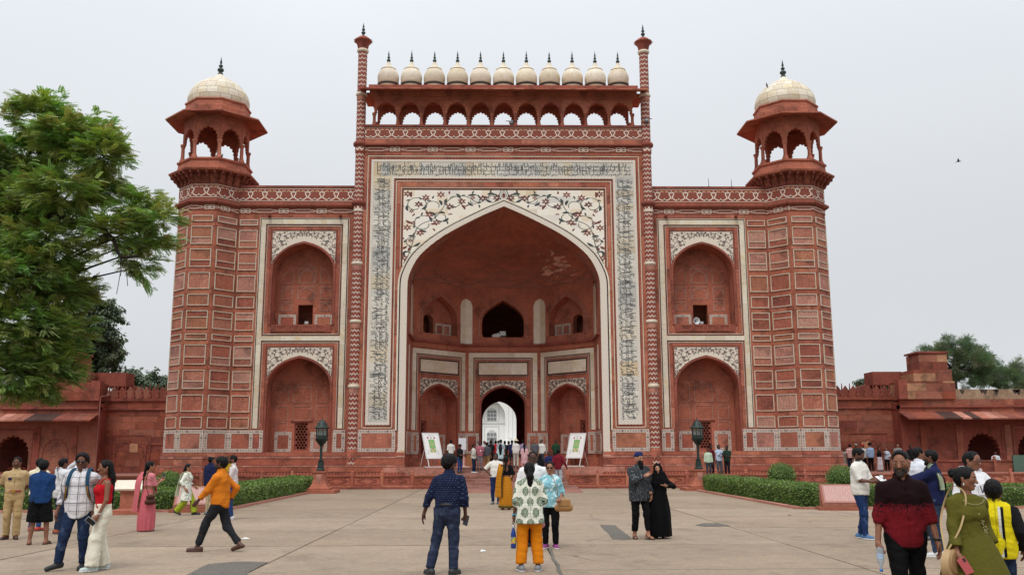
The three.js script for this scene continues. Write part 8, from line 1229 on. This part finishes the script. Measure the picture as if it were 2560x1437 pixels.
const olive = person('woman in long olive green embroidered dress with her hair in a bun', { at: [2408, 43.7], head: 1168, fem: 1, turn: 0.15, skin: 'a', hair: 'bun', headYaw: 0.66, lips: lipRed, fat: 0.2, hands: [[-0.25, 0.86, 0.14], [0.25, 0.88, 0.02]], grip: ['grip', 'relaxed'], top: { mat: F(embroideryTex), sleeve: 0.86, hem: 0.86, fit: 0.02, bell: 0.025, vneck: 0.5, collar: 0, neck: 0.078, name: 'dress_bodice' }, bottom: { type: 'skirt', name: 'dress_skirt', mat: F(embroideryTex), rx: 0.46, rz: 0.4, pleats: 8, waist: 1.1, y0: 0.05, sway: 0.05 },
  extra: (q) => { const r = rng(8), bits = []; for (let i = 0; i < 46; i++) { const t = r(), x = 0.02 + t * 0.1 + (r() - 0.5) * 0.05, y = 0.36 - t * 0.22; bits.push(new THREE.SphereGeometry(0.006 + r() * 0.004, 5, 4).translate(...arr(q.A(y, x, 0.165 - t * 0.03 - x * 0.25)))); } for (let i = 0; i < 26; i++) { const a = -1.2 + i / 25 * 2.4; bits.push(new THREE.SphereGeometry(0.0055, 5, 4).translate(...arr(q.A(0.5 - Math.cos(a) * 0.075, Math.sin(a) * 0.125, 0.105 + Math.cos(a) * 0.028)))); } q.part('embroidery', merge(bits), M_({ color: col('#9a9468'), roughness: 0.35, metalness: 0.4 })).userData.kind = 'stuff'; for (const d of [-1, 1]) q.part('earring', lathe([[0, -0.02], [0.012, -0.012], [0.006, 0], [0.002, 0.01]], 8).translate(d * 0.084, -0.04, 0.0).applyMatrix4(q.HM), M_({ color: col('#c9ccc9'), roughness: 0.25, metalness: 0.7 })); } });
{ const p = olive.world(olive.A(-0.03, -0.3, 0.1)), T = thing('sling_bag', 'round tan sling bag with a shoulder strap, beside the olive dress', 'bag', arr(p), 0.4); const m = M_({ color: col('#a88a62'), roughness: 0.6 }); mesh('bag_body', new THREE.CylinderGeometry(0.14, 0.14, 0.07, 26).rotateX(PI / 2).rotateY(0.3).translate(0, -0.12, 0), m, T); mesh('flap', new THREE.CylinderGeometry(0.1, 0.12, 0.02, 22, 1, false).rotateX(PI / 2).rotateY(0.3).translate(0.012, -0.09, 0.04), M_({ color: col('#94744c'), roughness: 0.6 }), T); mesh('strap', ribbon([[-0.04, 0.0, 0.0], [0.1, 0.24, 0.06], [0.22, 0.52, 0.02], [0.2, 0.58, -0.08], [0.1, 0.3, -0.16], [-0.02, 0.0, -0.04]], [[0.3, 0, 1], [0.6, 0, 0.8], [1, 0, 0.2], [1, 0, 0], [0.6, 0, 0.8], [0.3, 0, 1]], [0.018, 0.018], 0.002, 36), M_({ color: col('#b59a6c'), roughness: 0.6 }), T); }
phone('coral pink phone in the hand of the woman in olive dress', olive, 0, { color: '#c05c62', off: [0.03, -0.02, 0.05], rot: [0.2, 2.6, -0.6] });
person('man in white shirt facing right behind the dark red shirt', { feet: [2312, 1349], head: 1119, turn: 2.0, back: 1, skin: 'a', hair: 'short', headYaw: -0.35, fat: 0.5, top: { mat: F('#cfd3dc'), sleeve: 0.95, hem: 0.84, fit: 0.03, collar: 1 }, bottom: tr(charcoal), shoes: shoeG });
const scarfMan = person('man in navy sweater with a pale green scarf, arms stretched out', { feet: [2350, 1392], head: 1125, turn: -2.1, back: 1, skin: 'b', beard: 0.02, hands: [[-0.12, 1.2, 0.48], [0.14, 1.16, 0.46]], poles: [[-1, -0.8, 0], [1, -0.8, 0]], top: { mat: F('#1b2144'), sleeve: 0.96, hem: 0.82, fit: 0.026 }, bottom: tr(F(denimTex('#2c3a50', 'rgba(140,160,180,0.15)'))), shoes: shoeW, sole: soleW,
  extra: (q) => { q.part('scarf', ribbon([arr(q.A(0.2, -0.1, 0.16)), arr(q.A(0.47, -0.09, 0.12)), arr(q.A(0.555, 0.0, -0.05)), arr(q.A(0.5, 0.12, 0.02)), arr(q.A(0.4, 0.14, -0.1)), arr(q.A(0.16, 0.16, -0.14))], [[1, 0, 0], [1, 0.2, 0], [0, 1, 0.6], [0.6, 0.6, 0.6], [1, 0, 0.3], [1, 0, 0.2]], [0.12, 0.16], 0.018, 36), F('#98a58a')); } });
{ const p = scarfMan.world(scarfMan.A(0.0, -0.2, -0.06)), T = thing('cross_body_bag', 'black cross-body bag at the hip of the man in navy sweater', 'bag', arr(p), -2.1); mesh('bag_body', NET([{ k: 0.03, p: [cap([0, -0.08, -0.1], [0, -0.08, 0.1], 0.05, 0.05), cap([0, 0.07, -0.1], [0, 0.07, 0.1], 0.045, 0.045)] }], 0.03, 0.014), F('#1b1b1e'), T); mesh('strap', tube([[0, 0.1, 0.1], [0.12, 0.36, 0.2], [0.34, 0.5, 0.06], [0.2, 0.36, -0.1], [0, 0.1, -0.1]], 0.012, 5), F('#1b1b1e'), T); }
const hood = person('man in white hoodie and spectacles behind the boy in yellow', { at: [2428, 40.6], head: 1129, turn: 0.35, skin: 'a', glasses: 1, headYaw: 0.15, hairThick: 0.008, fat: 0.5, hands: [[-0.2, 1.0, 0.2], [0.16, 1.04, 0.26]], top: { mat: F('#dcdde0'), sleeve: 0.95, hem: 0.8, fit: 0.04, loose: 0.024 }, bottom: tr(jeans), shoes: shoeW,
  extra: (q) => { q.part('hood', NET([{ k: 0.04, p: [cap([-0.09, 1.46, -0.08], [0.09, 1.46, -0.08], 0.06, 0.06), cap([-0.09, 1.46, 0.03], [-0.07, 1.46, -0.05], 0.035, 0.045), cap([0.09, 1.46, 0.03], [0.07, 1.46, -0.05], 0.035, 0.045)] }], 0.03, 0.014), F('#d4d5d8')); } });
{ const g = new THREE.PlaneGeometry(0.2, 0.13, 8, 4), p = g.attributes.position; for (let i = 0; i < p.count; i++) p.setZ(i, -Math.pow(p.getX(i) / 0.16, 2) * 0.03); const t = canvasTex(256, 160, (c, w, h) => { c.fillStyle = '#dcdde0'; c.fillRect(0, 0, w, h); c.fillStyle = '#1e2c4e'; c.font = 'bold 150px sans-serif'; c.fillText('VA', 20, 134); }, false); mesh('printed_letters', g.translate(...arr(hood.A(0.33, 0.0, 0.172 + 0.012))), M_({ map: t, roughness: 0.9 }), hood.T); }
person('boy in bright yellow jacket with black sleeves seen from behind', { at: [2476, 43.1], head: 1203, kid: 1, turn: PI - 0.5, back: 1, skin: 'b', hair: 'short', hairThick: 0.016, bigHead: 1.12, hands: [[-0.27, 0.9, 0.06], [0.22, 1.0, 0.2]], top: { mat: F('#18181b'), sleeve: 0.97, hem: 0.84, fit: 0.022, loose: 0.022 }, over: { mat: F('#d2c01a'), sleeve: 0, hem: 0.8, fit: 0.036, name: 'jacket_body' }, bottom: tr(jeans), shoes: shoeB,
  extra: (q) => { for (const [dx, m] of [[-0.045, '#d8d6cc'], [-0.075, '#18181b']]) q.part('jacket_stripe', ribbon([arr(q.A(0.5, dx, -0.115)), arr(q.A(0.36, dx, -0.156)), arr(q.A(0.14, dx, -0.15)), arr(q.A(-0.08, dx, -0.158))], [[1, 0, 0], [1, 0, 0], [1, 0, 0], [1, 0, 0]], [0.03, 0.03], 0.003), F(m)); } });
// --- far group by the right arcade wall
walk('person in pale grey sari by the dark doorway on the right', 2112, -11.2, 1120, -0.4, '#9a9690', '#9a9690', { hem: 0.9, more: { fem: 1, hair: 'bun', bottom: { type: 'skirt', name: 'sari', mat: F('#a09c94'), rx: 0.22, rz: 0.2 } } });
walk('man in red and white striped t-shirt and jeans by the right arcade', 2127, -10.6, 1110, PI, F(stripeTex), jeans, {});
walk('man in grey cap and dark green shirt with a badge', 2142, -10.4, 1110, 0.2, '#26382e', charcoal, { more: { hat: capHat('#9a9a96', 1), hair: 'fade' } });
walk('person in red cap among the group by the right arcade', 2160, -11.4, 1111, 0.3, '#c9c9c9', black, { more: { hat: capHat('#b03038', 1), hair: 'fade' } });
walk('man in light blue shirt and black turban by the right arcade', 2178, -10.8, 1104, PI + 0.3, '#8fa6c4', black, { sleeve: 0.9, more: { hair: 'none', hat: (on, hl, NET) => on('turban', NET([{ k: 0.04, p: [cap([-0.03, 0.08, 0], [0.03, 0.08, 0], 0.1, 0.1), cap([0, 0.1, -0.05], [0, 0.1, 0.03], 0.09, 0.09)] }], 0.03, hl, { cuts: [[0, -1, 0.3, -0.02]] }), F('#1a1a1e')) } });
walk('woman in black top and wide white trousers by the right arcade', 2199, -10.2, 1117, 0.2, '#17171b', '#c9c4c4', { sleeve: 0, hem: 0.98, more: { fem: 1, hair: 'bun', bottom: tr(F('#c9c0c4'), { wide: 0.07, cuff: 0.06 }), hands: [[-0.26, 0.9, 0.06], [0.24, 1.25, 0.2]] } });
walk('person in pale blue shirt and black trousers by the right arcade', 2218, -11, 1118, -0.6, '#b0bcc8', black, { sleeve: 0.9, more: { fem: 1, hair: 'pony', hands: [[-0.04, 1.3, 0.2], [0.2, 1.0, 0.2]] } });
walk('man in grey t-shirt walking along the right arcade', 2247, -9, 1109, -0.3, '#85837f', '#4a4a4e', {});
walk('man in black shirt walking along the right arcade', 2279, -8, 1112, 0.1, '#1d1d22', charcoal, {});
person('person in white sitting low in the shade of the arcade opening', { at: [2490, -8.2], head: 1147, H: 1.62, floor: 0.5, turn: -0.4, skin: 'd', hair: 'short', drop: 0.36, legs: [[-0.12, 0.38], [0.12, 0.38]], hands: [[-0.15, 0.75, 0.3], [0.18, 0.75, 0.3]], top: { mat: F('#c4c8cc'), sleeve: 0.9, hem: 0.5 }, bottom: tr(charcoal, { waist: 0.7 }), extra: (q) => 0 });
{ const q = PEOPLE[PEOPLE.length - 1].T.position, T = thing('stone_bench', 'low stone block under the person sitting by the arcade opening', 'bench', [q.x, 0.5, q.z - 0.02], -0.4); mesh('seat', box(-0.5, 0.5, 0.3, 0.4, -0.25, 0.12), MAT.stone, T); for (const d of [-1, 1]) mesh('support', box(d * 0.38 - 0.08, d * 0.38 + 0.08, 0, 0.3, -0.2, 0.08), MAT.dark, T); }
renderer.render(scene, camera);
